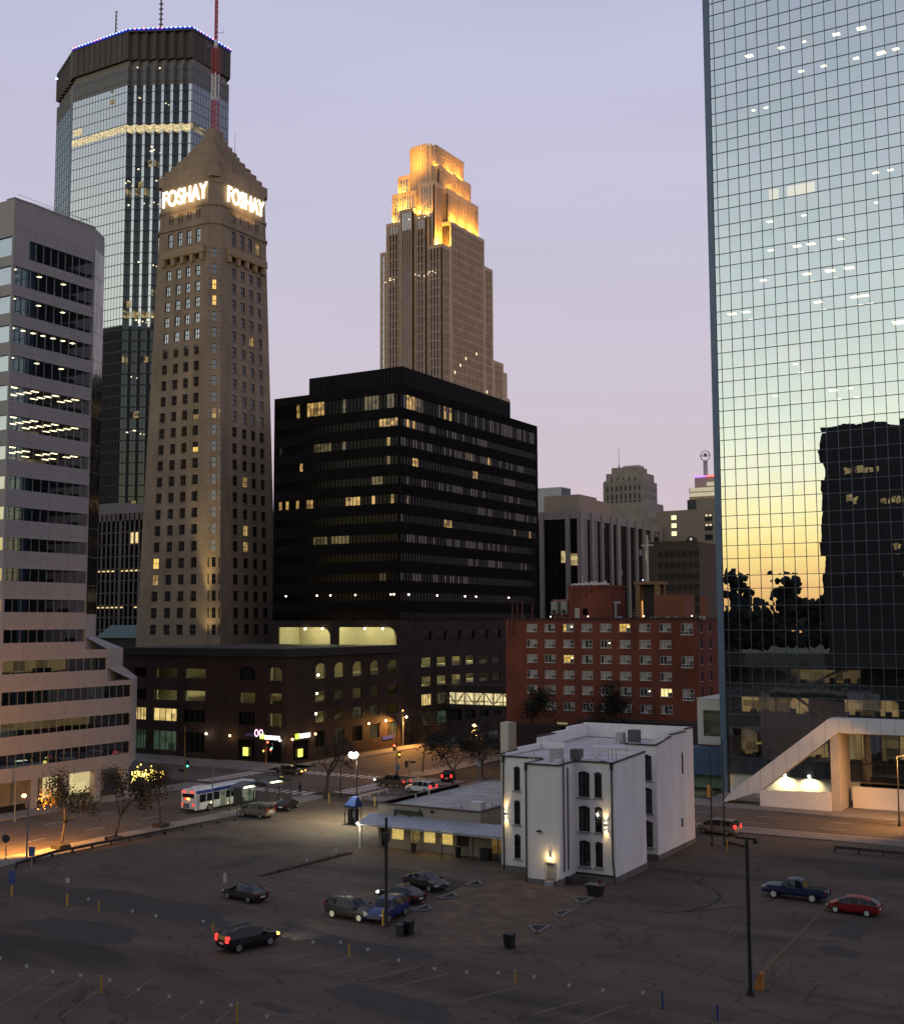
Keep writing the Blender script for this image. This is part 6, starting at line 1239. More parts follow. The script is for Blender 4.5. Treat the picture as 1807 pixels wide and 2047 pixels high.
vehicle('tan_wagon', 'tan wagon passing on the street beside the white house', 'car', 'van', paint('sand', (.26, .20, .13)), G(1455, 1672), G(1404, 1666), tail=True, lamps=False)
# bus
t = thing('city_bus', 'white city bus with a blue roof stripe and red rear lights, at the bus shelter', 'bus', (0, 0, 0)); Lb, hb_, Hb = 12.2, 1.3, 3.05
BW = mat('bus_white', (.60, .60, .58), .4, var=.05, vs=1); BB = mat('bus_blue', (.02, .045, .24), .4); m = MB()
sec = [(1.18, .32), (1.28, .5), (1.3, 2.45), (1.22, 2.9), (1.0, Hb)]
def ring(x, k=1.0): return [(x, y * k, z) for y, z in sec] + [(x, -y * k, z) for y, z in reversed(sec)]
R_ = [ring(-6.1, .95), ring(-6.0), ring(5.9), ring(6.1, .93)]
for A, B in zip(R_, R_[1:]):
    for k in range(10): m.quad([A[k], B[k], B[(k + 1) % 10], A[(k + 1) % 10]])
m.quad(R_[0]); m.quad(R_[-1][::-1]); m.build('body', BW, t)
m = MB()
for s in (-1, 1): m.quad([(-6, s * 1.303, 2.46), (5.9, s * 1.303, 2.46), (5.9, s * 1.235, 2.88), (-6, s * 1.235, 2.88)])
m.build('blue_stripe', BB, t)
BG = mat('bus_window', (.012, .013, .013), .1); BGL = lit('bus_lit', (.8, 1, .75), .22, .2, 1.2)
for s in (-1, 1):
    for k, (a, b) in enumerate(((-5.3, -4.1), (-3.95, -2.75), (-2.6, -1.45), (-.05, .75), (.85, 1.6), (1.75, 2.6), (2.75, 3.6))):
        m = MB(); m.box(a, b, s * 1.29 - .025, s * 1.29 + .025, 1.35, 2.38); m.build('window', BG if k < 5 else BGL, t)
    for a, b in ((-1.3, -.15), (4.1, 5.3)):
        m = MB(); m.box(a, b, s * 1.29 - .03, s * 1.29 + .03, .42, 2.4); dr = m.build('door', BGL if a > 0 else mat('bus_door', (.25, .27, .22), .5), t); m = MB(); m.box((a + b) / 2 - .04, (a + b) / 2 + .04, s * 1.29 - .035, s * 1.29 + .035, .42, 2.4); m.build('frame', DARKM, dr)
    for x in (-3.4, 3.2):
        m = MB(); m.tube((x, s * 1.05, .5), (x, s * 1.31, .5), .5, n=20); wh = m.build('wheel', TYRE, t); m = MB(); m.tube((x, s * 1.3, .5), (x, s * 1.33, .5), .28, n=14); m.build('rim', RIM, wh)
    for x in (-3.2, .2, 2.9): m = MB(); m.box(x, x + .18, s * 1.31 - .02, s * 1.31 + .02, .95, 1.25) if x != .2 else m.box(x, x + .14, s * 1.31 - .02, s * 1.31 + .02, .5, .62); m.build('side_lamp', glow('side_lamp', (1, .8, .4), 2.5), t)
    for (y, z, w_, h_, mm) in ((.75, 2.62, .55, .2, TLO), (.95, .95, .22, .3, TLO)): m = MB(); m.box(-6.14, -6.05, s * y - w_ / 2, s * y + w_ / 2, z, z + h_); m.build('tail_light', mm, t)
m = MB(); m.box(-6.15, -6.06, .2, .62, 1.72, 1.95); m.build('tail_light', TLO, t); m = MB(); m.box(-6.15, -6.06, -.3, .19, 1.72, 1.95); m.build('indicator', AMB, t)
m = MB(); m.box(-6.13, -6.06, -.2, .85, .62, 1.25); m.build('engine_grille', mat('grille_grey', (.10, .12, .14), .6), t); m = MB(); m.box(-6.12, -6.06, -1.0, 1.0, 1.98, 2.5); m.build('rear_window', BG, t); m = MB(); m.box(-6.2, -6.0, -1.2, 1.2, .32, .56); m.build('bumper', DARKM, t)
m = MB(); m.box(6.03, 6.09, -1.1, 1.1, 1.2, 2.5); m.build('windscreen', BG, t); m = MB(); m.box(-4.5, -2.6, -.8, .8, Hb, Hb + .2); m.build('roof_unit', BW, t)
ga, gb = G(391, 1627), G(490, 1606.5); dd = (gb - ga).normalized(); t.rotation_euler = (0, 0, R(90)); t.location = (ga.x - 1.3, ga.y + 6.1, .005)
lamp('POINT', 'tail_glow', (-6.8, 0, 1.6), 25, (1, .08, .05), t, .3); lamp('POINT', 'bus_inner_glow', (4.4, -1.9, 1.9), 12, (.8, 1, .75), t, .4)

# ================================================================== street furniture
POLE = mat('pole_dark', (.022, .02, .02), .6); WOOD = mat('pole_wood', (.035, .028, .024), .85, var=.3, vs=4); GPOLE = mat('pole_grey', (.16, .165, .17), .6)
def pole(name, label, cat, base, top, r=.11, m_=POLE, group=None, taper=.7, flare=True):
    g = G(*base); z = zat(*top, g); t = thing(name, label, cat, (g.x, g.y, 0), group); m = MB(); m.tube((g.x, g.y, 0), (g.x, g.y, z), r, r * taper, 10); m.tube((g.x, g.y, 0), (g.x, g.y, .35), r * 1.8, r * 1.5, 10) if flare else None; m.build('post', m_, t); return t, g, z
SG = glow('street_lamp_white', (1, .96, .78), 60); SO_ = glow('street_lamp_amber', (1, .48, .08), 40)
def streetlamp(label, base, top, arm, m_, e, col, em, group='street lamps', name='street_lamp', ball=.22):
    t, g, z = pole(name, label, 'street lamp', base, top, .10, m_, group); d = Vector(arm)
    h = Vector((g.x + d.x, g.y + d.y, z + .12)); m = MB(); m.tube((g.x, g.y, z - .02), h, .05, n=6); m.build('arm', m_, t)
    m = MB(); m.ball(h + Vector((0, 0, ball * .55)), ball * .75, n=10, sz=.35); hd = m.build('lamp_head', m_, t)
    if em: m = MB(); m.ball(h - Vector((0, 0, .08)), ball, n=12, sz=.75); m.build('bulb', em, hd); lamp('SPOT', 'lamp_light', h - Vector((0, 0, .60)), e, col, t, .2, h + Vector((d.x * 3, d.y * 3, -6)), 155, .5)
    return t
streetlamp('white-glowing street lamp over the blue pay booth', (713, 1643), (712, 1510), (-.45, -.1, 0), POLE, 9000, (1, .93, .66), SG, ball=.60)
streetlamp('amber-glowing street lamp against the dark trees behind the shop', (957, 1556), (956, 1451), (-.75, 0, 0), GPOLE, 7000, (1, .45, .09), SO_, ball=.26)
streetlamp('amber street lamp half hidden in the leaves of the left street tree', (54, 1722), (55, 1599), (-2.6, 1.6, 0), GPOLE, 22000, (1, .42, .08), SO_, ball=.24)
streetlamp('thin orange-lit street lamp pole against the brick ramp', (806, 1492), (806, 1420), (.5, -.9, 0), GPOLE, 14000, (1, .43, .08), glow('sodium_small', (1, .5, .1), 14), ball=.13)
streetlamp('orange-lit street lamp pole at the foot of the grey banded block', (30, 1642), (33, 1549), (.4, .2, 0), GPOLE, 0, None, None)
streetlamp('slim grey street lamp with its unlit head above the bus roof', (425, 1627), (425, 1528), (-.9, -.1, 0), GPOLE, 0, None, None)
t = streetlamp('orange-lit street lamp pole in front of the white plaza wall, cut by the right edge', (1797, 1652), (1794, 1512), (.8, .3, 0), POLE, 0, (1, .50, .14), None)
gl_ = G(1797, 1652); lamp('SPOT', 'lamp_light', (gl_.x + 2.2, gl_.y - .5, 8.6), 12000, (1, .48, .13), t, .2, (gl_.x - 9, gl_.y - .5, 0), 140, .7)
t, g, z = pole('ornate_post', 'dark post with a fluted base between the bare tree and the white lamp', 'post', (681, 1593), (680, 1526), .10)
for lab, b, tp in (('dark utility pole with a small box, standing in front of the shop awning', (772, 1852), (780, 1634)), ('dark utility pole with a short lamp arm on top, nearest the blue posts', (1500, 1990), (1489, 1674))):
    t, g, z = pole('utility_pole', lab, 'utility pole', b, tp, .155, WOOD, None, .75)
    if b[0] < 1000:
        m = MB(); m.box(g.x - .28, g.x + .42, g.y - .35, g.y - .1, z - 1.9, z - 1.2); m.build('junction_box', DARKM, t); m = MB(); m.tube((g.x - .17, g.y - .22, .1), (g.x - .17, g.y - .22, 1.4), .08, n=6); m.build('yellow_guard', YELP, t)
    else:
        m = MB(); m.box(g.x - .75, g.x + .65, g.y - .06, g.y + .06, z - .12, z + .02); m.box(g.x + .45, g.x + .75, g.y - .13, g.y + .13, z - .36, z - .121); m.build('lamp_arm', DARKM, t); m = MB(); m.tube((g.x + .2, g.y - .1, .2), (g.x + .17, g.y - .1, 4.5), .06, n=6); m.build('conduit', GPOLE, t)
g = G(1516, 1978); t = thing('leaning_guard_block', 'worn orange guard block leaning beside the lone pole of the lot below the plaza wall', 'guard block', (g.x, g.y, 0)); m = MB(); m.prism([(g.x - .3, g.y - .3), (g.x + .3, g.y - .3), (g.x + .3, g.y + .3), (g.x - .3, g.y + .3)], 0, 1.15, top=[(g.x + .1, g.y - .2), (g.x + .36, g.y - .2), (g.x + .36, g.y + .2), (g.x + .1, g.y + .2)]); m.build('block', mat('worn_orange', (.42, .17, .03), .8, var=.35, vs=4), t)
RED, AMBL, GRN = glow('signal_red', (1, .06, .03), 14), glow('signal_amber', (1, .45, .05), 10), glow('signal_green', (.1, 1, .55), 5)
def signal(label, base, top, heads, m_=YELP, r=.09):
    t, g, z = pole('traffic_signal', label, 'traffic signal', base, top, r, m_, 'traffic signals at the intersection')
    for (px, py, on, face, horiz) in heads:
        zz = zat(px, py, g); dx = (px - (base[0] + (top[0] - base[0]) * (base[1] - py) / max(1, base[1] - top[1]))) / 2360 * g.length; c = Vector((g.x + dx * math.cos(YAW), g.y + dx * math.sin(YAW), zz)); fd = Vector(face)
        m = MB(); m.box(c.x - (.5 if horiz else .19), c.x + (.5 if horiz else .19), c.y - .17, c.y + .17, zz - (.19 if horiz else .55), zz + (.19 if horiz else .55)); h = m.build('signal_head', DARKM, t)
        if on: m = MB(); m.ball(c + fd * .2 + Vector((0, 0, .3 if on is RED else -.3 if on is GRN else 0)), .15, n=8); m.build('signal_lamp', on, h)
    return t, g, z
CAM_ = (.55, -.83, 0)
signal('traffic signal with red and green lights in front of the corner shop sign', (532, 1529), (532, 1478), [(535, 1487, RED, CAM_, 0), (543, 1492, GRN, CAM_, 0), (527, 1501, AMBL, CAM_, 0), (541, 1502, RED, CAM_, 0)], mat('pole_orange_lit', (.35, .18, .05), .7))  # orange street light is painted into the pole colour
signal('tall signal mast showing red and amber beside the crosswalk', (793, 1549), (792, 1432), [(788, 1494, RED, CAM_, 0), (798, 1508, AMBL, CAM_, 0)], POLE)
signal('traffic signal on a yellow pole, dark head and green light behind the bus', (369, 1566), (372, 1452), [(376, 1527, GRN, CAM_, 0), (364, 1540, None, CAM_, 1)], mat('pole_ochre', (.16, .10, .03), .7))
t, g, z = signal('traffic signal with back-turned heads and a small yellow sign in front of the bus', (560, 1595), (566, 1532), [(569, 1537, None, CAM_, 0), (571, 1557, None, CAM_, 1)], GPOLE)
m = MB(); m.box(g.x + .1, g.x + .6, g.y - .12, g.y - .08, 2.2, 3.1); m.build('yellow_sign', glow('yellow_sign', (.9, .65, .08), .5), t)
signal('traffic signal with dark back-turned heads behind the brown pickup', (819, 1552), (819, 1508), [(824, 1523, None, CAM_, 1), (813, 1527, None, CAM_, 0)], GPOLE)
def roadsign(label, base, top, w, h, col, post=GPOLE, foot=None, group=None, shape='box', cat='sign', board_low=None):
    t, g, z = pole('sign_post', label, cat, base, top, .05, post, group); c, s = math.cos(YAW), math.sin(YAW); m = MB()
    if shape == 'box': m.quad([(g.x - c * w / 2 + s * .08, g.y - s * w / 2 - c * .08, z - h), (g.x + c * w / 2 + s * .08, g.y + s * w / 2 - c * .08, z - h), (g.x + c * w / 2 + s * .08, g.y + s * w / 2 - c * .08, z), (g.x - c * w / 2 + s * .08, g.y - s * w / 2 - c * .08, z)]); m.bar((g.x - c * w / 2 + s * .055, g.y - s * w / 2 - c * .055, z - h), (g.x + c * w / 2 + s * .055, g.y + s * w / 2 - c * .055, z - h), .04, h)
    else: m.tube((g.x + s * .1, g.y - c * .1, z - w / 2), (g.x + s * .06, g.y - c * .06, z - w / 2), w / 2, n=16)
    m.build('sign_board', col, t)
    if foot: m = MB(); m.tube((g.x, g.y, 0), (g.x, g.y, 1.0), .10, n=10); m.build('yellow_foot', foot, t)
    return t
BLUES, WHS, DKS = mat('sign_blue', (.06, .10, .28), .5), mat('sign_white_board', (.55, .54, .55), .5), mat('sign_back', (.03, .03, .03), .6)
roadsign('blue and white sign on a yellow-footed post near the timber rail end', (24, 1792), (26, 1740), .62, 1.15, BLUES, foot=YELP)
roadsign('small white sign on a yellow-footed post near the row of white stall plates', (135, 1810), (137, 1755), .32, .42, WHS, foot=YELP)
roadsign('blue sign on a pale post beside the wooden rail', (64, 1733), (65, 1693), .62, .9, BLUES, mat('post_sand', (.32, .26, .2), .8))
roadsign('round dark sign on a post at the pavement of the bus street', (12, 1722), (13, 1668), .85, .85, DKS, shape='round')
roadsign('dark sign board on a post between the bus and the tan minivan', (474, 1630), (476, 1574), .95, 2.1, DKS, POLE)
roadsign('small blue sign on the dark mast behind the brown pickup', (795, 1556), (794, 1530), .6, .8, mat('sign_steel', (.10, .16, .22), .5), POLE)
roadsign('pale narrow sign under the amber lamp behind the shop', (958, 1560), (960, 1521), .5, .9, mat('sign_pale', (.30, .34, .34), .5))
roadsign('small pale sign above the dark parked sedan', (450, 1784), (452, 1745), .26, .9, WHS)
for k, (a, b) in enumerate(((1421, 1666), (1446, 1672))): pole('street_post', ('thin dark post on the pavement, nearer the white house', 'thin dark post on the pavement, nearer the blue tower edge')[k], 'post', (a + 2, 1690), (a - 1, 1505 if k == 0 else 1480), .09)
t, g, z = pole('orange_signal_box', 'orange pedestrian signal box near the dark posts by the annex', 'signal', (1418, 1600), (1417, 1592), .05); m = MB(); m.box(g.x - .3, g.x + .3, g.y - .2, g.y + .2, .4, 2.1); m.build('box', mat('signal_orange', (.6, .26, .04), .6), t)
# yellow posts and the white stall plates
yp = [('yellow post beside the grey-lit stall row, far from the cars', (198, 1822), 20), ('yellow post behind the moving black car', (426, 1867), 22), ('yellow post between white stall plates, in front of the bins', (698, 1912), 26), ('yellow post in front of the lone wheeled bin', (1030, 1969), 28), ('thicker yellow post among the nearest stalls', (203, 1986), 36), ('yellow post cut off near the bottom edge', (474, 2044), 40), ('pale yellow post at the lot corner near the bare tree', (658, 1605), 20), ('pale yellow post by the white rail near the shop roof', (749, 1612), 20), ('pale post at the pavement beside the tan wagon', (1453, 1702), 22)]
for lab, b, h in yp:
    t, g, z = pole('bollard', lab, 'bollard', b, (b[0], b[1] - h), .065, YELP, 'yellow posts in the lots', 1.0, False); m = MB(); m.ball((g.x, g.y, z), .065, n=8, sz=.5); m.build('cap', YELP, t)
for k, (b, tp) in enumerate((((1324, 2018), (1322, 1981)), ((1434, 2041), (1433, 2009)))):
    t, g, z = pole('blue_post', ('thin blue post near the bottom edge, nearer the middle', 'thin blue post cut by the bottom edge, nearer the lone pole')[k], 'post', b, tp, .06, mat('post_blue', (.02, .04, .22), .6), 'blue posts', 1.0, False); m = MB(); m.ball((g.x, g.y, z), .06, n=8, sz=.5); m.build('cap', MATS['post_blue'], t)
c8, c7, cA, cB = (0, 1680, .255), (400, 1680, .2882), (400, 1850, .2772), (800, 1700, .2772); V = lambda c, x, y: (c[0] + x * c[2], c[1] + y * c[2])
pl = [V(c8, *p) for p in ((695, 445), (1040, 540), (1224, 577), (1595, 620), (212, 975), (415, 1020), (635, 1050), (862, 1087), (1087, 1162), (1326, 1217), (1582, 1262), (3, 912))] + [V(c7, *p) for p in ((784, 693), (975, 695), (1163, 747), (1378, 822), (1627, 880), (943, 50), (742, 125))] + [V(cA, *p) for p in ((225, 568), (483, 650))] + [V(cB, *p) for p in ((248, 843), (480, 868), (707, 872), (965, 902), (1217, 965), (1462, 1000), (1750, 1020))]
PLM = mat('plate_white', (.62, .60, .60), .6, var=.1, vs=6); first = None
for p in pl:
    g = G(p[0], p[1] + 9)
    if first is None:
        first = thing('stall_plate', 'small white stall number plate on a low stake in the near lot', 'marker', (0, 0, 0), 'white stall plates'); m = MB(); m.tube((0, 0, 0), (0, 0, .22), .015, n=6); m.build('stake', GREYM, first); m = MB()
        m.box(-.105, .105, -.012, .012, .12, .33); m.build('plate', PLM, first)
    o = first if p is pl[0] else dup(first, (0, 0, 0)); o.location = (g.x, g.y, 0); o.rotation_euler = (0, 0, YAW + rng.uniform(-.3, .3))
def lines(name, segs, w, col):
    stripes(name, [(G(*a), G(*b)) for a, b in segs], w, .007, col)
S2 = lambda c, *ps: [(V(c, *a), V(c, *b)) for a, b in ps]
lines('stall_marking', S2(cA, ((500, 275), (890, 180)), ((740, 312), (1100, 222)), ((940, 358), (1360, 250)), ((1165, 400), (1590, 295)), ((1400, 442), (1800, 345))) + S2(cB, ((450, 1085), (860, 980)), ((960, 1180), (1340, 1075)), ((1300, 1240), (1640, 1110))), .12, (.20, .155, .135))
lines('stall_marking', S2(c8, ((0, 1290), (400, 1050)), ((240, 1335), (640, 1090)), ((480, 1390), (870, 1100)), ((980, 1240), (1220, 1070)), ((1200, 1310), (1340, 1230)), ((1400, 1410), (1600, 1270)), ((1690, 1430), (1804, 1330))), .09, (.19, .145, .10))
lines('stall_marking', S2(c7, ((480, 280), (800, 322)), ((595, 235), (930, 275)), ((720, 200), (1030, 232)), ((450, 330), (700, 375)), ((150, 430), (420, 475)), ((850, 545), (1220, 605))), .14, (.24, .215, .19))
c3 = (1300, 1600, .281); lines('orange_marking', S2(c3, ((775, 1240), (1240, 760)), ((0, 1490), (450, 1575)), ((550, 940), (620, 870))), .11, (.24, .12, .035))
lines('crack_marking', S2(c3, ((530, 945), (660, 820)), ((550, 1055), (640, 960)), ((820, 1370), (940, 1240)), ((1090, 1440), (1190, 1310)), ((1190, 1310), (1300, 1340)), ((330, 1250), (450, 1150))), .13, (.03, .026, .024))
sk = [(0, 785), (120, 800), (260, 790), (400, 755), (470, 720), (495, 690), (480, 655), (430, 625), (360, 600), (335, 585), (360, 560), (410, 540), (520, 535)]; lines('skid_marking', [(V(c3, *a), V(c3, *b)) for a, b in zip(sk, sk[1:])] + [(V(c3, 260, 790), V(c3, 680, 755))], .36, (.028, .022, .018))
# resealed patches: irregular dark sheets
def patch(pts, col=(.039, .0305, .0235)):
    P = [G(*p) for p in pts]; c = sum(P, Vector()) / len(P); Q = []
    for i, p in enumerate(P):
        q = P[(i + 1) % len(P)]
        for s in range(5): w = p.lerp(q, s / 5); Q.append(c + (w - c) * (1 + rng.uniform(-.09, .09)))
    b = MB(); b.quad([(p.x, p.y, .003) for p in Q]); struct(b.build('asphalt_patch', mat('patch_asphalt', col, .8, var=.22, vs=1.2, bump=.2, bs=12)))if False else struct(b.build('asphalt_patch', mat('patch_asphalt', col, .8, var=.22, vs=1.2, bump=.2, bs=12)))
for pts in ([V(c8, *p) for p in ((0, 280), (300, 300), (560, 375), (900, 385), (1250, 450), (1660, 520), (1804, 570), (1804, 690), (1300, 620), (900, 560), (500, 480), (0, 400))], [V(c8, *p) for p in ((200, 640), (420, 600), (900, 650), (1130, 720), (1000, 800), (780, 825), (420, 770))], [V(cA, *p) for p in ((870, 470), (1100, 420), (1500, 520), (1804, 580), (1804, 700), (1500, 700), (1150, 590))], [V(cA, *p) for p in ((340, 560), (480, 550), (740, 630), (600, 640))], [V(c3, *p) for p in ((1260, 960), (1400, 870), (1540, 880), (1490, 1010))], [V(c3, *p) for p in ((1180, 1050), (1300, 1030), (1520, 1090), (1440, 1130), (1250, 1100))], [V(c3, *p) for p in ((1400, 440), (1640, 460), (1640, 530), (1500, 530))], [V(c7, *p) for p in ((600, 560), (1100, 700), (1600, 760), (1600, 830), (1100, 790), (560, 660))], [V(c7, *p) for p in ((20, 210), (320, 120), (520, 90), (300, 190))]): patch(pts)
# dirt yard between the islands and the house
P = [G(*V(cB, *p)) for p in ((300, 330), (560, 200), (900, 160), (1260, 260), (1400, 300), (1180, 520), (900, 700), (300, 680), (120, 560))]; b = MB(); b.quad([(p.x, p.y, .005) for p in P]); struct(b.build('dirt_yard', mat('bare_dirt', (.105, .068, .043), .95, var=.45, vs=.5, bump=.5, bs=5)))
WSM = mat('kerb_concrete', (.14, .125, .112), .85, var=.15, vs=2)
for k, (tri, lab) in enumerate(((((920, 548), (985, 606), (1085, 546)), 'triangular kerb island nearest the lone wheeled bin'), (((1105, 450), (1150, 492), (1243, 435)), 'triangular kerb island between two others along the edge of the dirt'), (((1240, 345), (1300, 392), (1395, 345)), 'triangular kerb island below the dark waste bin'), (((75, 442), (195, 400), (228, 437)), 'triangular kerb island beside the blue car'), (((270, 352), (380, 310), (418, 347)), 'triangular kerb island in front of the black sedan'), (((460, 262), (560, 220), (592, 258)), 'triangular kerb island nearest the shop'))):
    P = [G(*V(cB, *p)) for p in tri]; t = thing('kerb_island', lab, 'kerb', tuple(P[0]), 'triangular kerb islands')
    for a, b_ in ((0, 1), (1, 2), (2, 0)):
        A, B = P[a], P[b_]; d = (B - A).normalized() * .16; m = MB(); m.bar(A + d + Vector((0, 0, .006)), B - d + Vector((0, 0, .006)), .26, .15 if (a, b_) != (2, 0) else .11); m.build('kerb_beam', WSM, t)
    m = MB(); m.quad([(p.x, p.y, .03) for p in P]); m.build('soil', mat('island_soil', (.03, .026, .02), .95), t)
BIN = mat('bin_plastic', (.012, .012, .012), .6, var=.2, vs=3)
def wbin(label, base, w, h, col=BIN, group=None):
    g = G(*base); t = thing('wheeled_bin', label, 'bin', (g.x, g.y, 0), group); a = w / 2
    m = MB(); m.prism([(g.x - a * .75, g.y - a * .75), (g.x + a * .75, g.y - a * .75), (g.x + a * .75, g.y + a * .75), (g.x - a * .75, g.y + a * .75)], .08, h, top=[(g.x - a, g.y - a), (g.x + a, g.y - a), (g.x + a, g.y + a), (g.x - a, g.y + a)]); m.build('tub', col, t)
    m = MB(); m.prism([(g.x - a * 1.08, g.y - a * 1.12), (g.x + a * 1.08, g.y - a * 1.12), (g.x + a * 1.08, g.y + a * 1.15), (g.x - a * 1.08, g.y + a * 1.15)], h + .002, h + .05, top=[(g.x - a * .9, g.y - a * .9), (g.x + a * .9, g.y - a * .9), (g.x + a * .9, g.y + a), (g.x - a * .9, g.y + a)]); m.build('lid', col, t)
    for s in (-1, 1): m = MB(); m.tube((g.x + s * a * .8, g.y + a * .8, .12), (g.x + s * a * .95, g.y + a * .8, .12), .12, n=12); m.build('wheel', TYRE, t)
    m = MB(); m.tube((g.x - a * .8, g.y + a * 1.2, h - .06), (g.x + a * .8, g.y + a * 1.2, h - .06), .025, n=6); m.build('handle', col, t)
wbin('lone black wheeled bin standing in the middle of the near lot', (1018, 1896), .74, 1.08); wbin('grey-green wheeled bin, smaller of the pair near the utility pole', (799, 1872), .55, .95, mat('bin_green', (.05, .06, .05), .6), 'pair of bins by the pole'); wbin('black wheeled bin, larger of the pair near the utility pole', (816, 1869), .75, 1.1, BIN, 'pair of bins by the pole')
g = G(1190, 1791); t = thing('waste_bin', 'dark open waste bin by the near corner of the white house', 'waste bin', (g.x, g.y, 0)); m = MB(); m.prism([(g.x - .55, g.y - .4), (g.x + .55, g.y - .4), (g.x + .55, g.y + .4), (g.x - .55, g.y + .4)], .06, 1.0, top=[(g.x - .75, g.y - .5), (g.x + .75, g.y - .5), (g.x + .75, g.y + .5), (g.x - .75, g.y + .5)]); m.build('tub', BIN, t); m = MB(); m.box(g.x - .8, g.x + .8, g.y - .55, g.y + .55, 1.01, 1.08); m.build('rim_frame', mat('bin_rim', (.16, .14, .12), .7), t); m = MB(); m.box(g.x + .35, g.x + .6, g.y - .1, g.y + .1, 1.09, 1.55); m.build('red_bag', mat('red_bag', (.12, .02, .015), .7), t)
# blue pay booth
g = G(706, 1646); t = thing('pay_booth', 'blue canopied pay booth under the white street lamp', 'pay booth', (g.x, g.y, 0)); BLC = mat('blue_canvas', (.010, .035, .15), .6, var=.12, vs=2); m = MB()
m.prism([(g.x - .85, g.y - .8), (g.x + .85, g.y - .8), (g.x + .85, g.y + .8), (g.x - .85, g.y + .8)], 2.25, 3.3, top=[(g.x - .1, g.y - .15), (g.x + .6, g.y - .15), (g.x + .6, g.y + .3), (g.x - .1, g.y + .3)]); m.box(g.x - .85, g.x + .85, g.y - .8, g.y + .8, 2.05, 2.249); m.build('canopy', BLC, t)
for sx in (-1, 1):
    for sy in (-1, 1): m = MB(); m.tube((g.x + sx * .75, g.y + sy * .7, 0), (g.x + sx * .75, g.y + sy * .7, 2.05), .06, n=6); m.build('leg', GPOLE, t)
m = MB(); m.box(g.x - .55, g.x - .05, g.y - .35, g.y + .35, 0, 1.8); m.box(g.x + .1, g.x + .6, g.y - .35, g.y + .35, 0, 1.8); m.build('pay_machine', DARKM, t); m = MB(); m.box(g.x + .2, g.x + .5, g.y - .39, g.y - .355, .8, 1.6); m.build('machine_panel', mat('panel_steel', (.22, .22, .2), .5), t)
# bus shelter
ga = G(468, 1622); t = thing('bus_shelter', 'glass bus shelter with two dark vaulted roofs in front of the bus', 'bus shelter', (ga.x, ga.y, .13)); sx0, sy0 = -105.6, ga.y - .8; SHG = clear_glass('shelter_glass', (.72, .78, .74), .12, (1, 1, 1), .02)
for k in range(2):
    m = MB(); y0 = sy0 + 5.4 * k; n = 10; cx = sx0
    for j in range(n):
        a, b = math.pi * j / n, math.pi * (j + 1) / n
        for rr, rv in ((2.7, 0), (2.62, 1)):
            q = [(cx - 1.1, y0 + 2.6 - rr * math.cos(a), 2.75 + rr * .36 * math.sin(a)), (cx + 1.1, y0 + 2.6 - rr * math.cos(a), 2.75 + rr * .36 * math.sin(a)), (cx + 1.1, y0 + 2.6 - rr * math.cos(b), 2.75 + rr * .36 * math.sin(b)), (cx - 1.1, y0 + 2.6 - rr * math.cos(b), 2.75 + rr * .36 * math.sin(b))]; m.quad(q[::-1] if rv else q)
    m.build('vault_roof', mat('shelter_roof', (.085, .085, .08), .5, var=.2, vs=1.5), t)
    for yy in (.1, 2.6, 5.1): m = MB(); m.box(cx + .95, cx + 1.05, y0 + yy - .05, y0 + yy + .05, .13, 2.75); m.build('post', DARKM, t); m = MB(); m.box(cx - 1.05, cx - .95, y0 + yy - .05, y0 + yy + .05, .13, 2.75); m.build('post', DARKM, t)
    m = MB(); m.quad([(cx + 1.0, y0 + .2, .5), (cx + 1.0, y0 + 5.0, .5), (cx + 1.0, y0 + 5.0, 2.6), (cx + 1.0, y0 + .2, 2.6)]); m.build('glass_panel', SHG, t)
    m = MB(); m.box(cx + .3, cx + .8, y0 + 1, y0 + 4, .5, .58); m.build('bench', DARKM, t)
m = MB(); m.box(sx0 - .4, sx0 + .4, sy0 + 1.6, sy0 + 3.6, 2.98, 3.06); m.box(sx0 - .4, sx0 + .4, sy0 + 7.4, sy0 + 9.4, 2.98, 3.06); m.build('light_panel', glow('shelter_light', (.9, 1, .7), 3), t); lamp('AREA', 'shelter_lamp', (sx0, sy0 + 2.6, 2.9), 40, (.9, 1, .7), t, 1.5, (sx0, sy0 + 2.6, 0)); lamp('AREA', 'shelter_lamp', (sx0, sy0 + 8.4, 2.9), 55, (.9, 1, .7), t, 1.5, (sx0, sy0 + 8.4, 0))
# rails, barrier, kerb lines
def railing(name, label, pts, h, m_, sp=2.4, beam=(.18, .28), cat='rail'):
    P = [G(*p) for p in pts]; t = thing(name, label, cat, tuple(P[0])); m = MB()
    for a, b in zip(P, P[1:]): m.bar(a + Vector((0, 0, h - beam[1])), b + Vector((0, 0, h - beam[1])), *beam)
    m.build('beam', m_, t)
    for a, b in zip(P, P[1:]):
        n = max(1, int((b - a).length / sp))
        for k in range(n + 1): c = a.lerp(b, k / n); q = MB(); q.box(c.x - .09, c.x + .09, c.y - .09, c.y + .09, 0, h - beam[1] - .002); q.build('post', m_, t)
railing('timber_rail', 'low dark timber rail between the lot and the bus street', ((33, 1736), (105, 1713), (330, 1668), (470, 1640)), .62, WOOD)
railing('guard_rail', 'low dark guard rail at the back of the lot below the plaza wall', ((1668, 1704), (1815, 1718)), .72, mat('rail_dark', (.04, .034, .03), .7))
railing('white_rail', 'short white rail beside the shop at the lot corner', ((720, 1600), (775, 1586)), .75, mat('rail_white', (.45, .40, .33), .7))
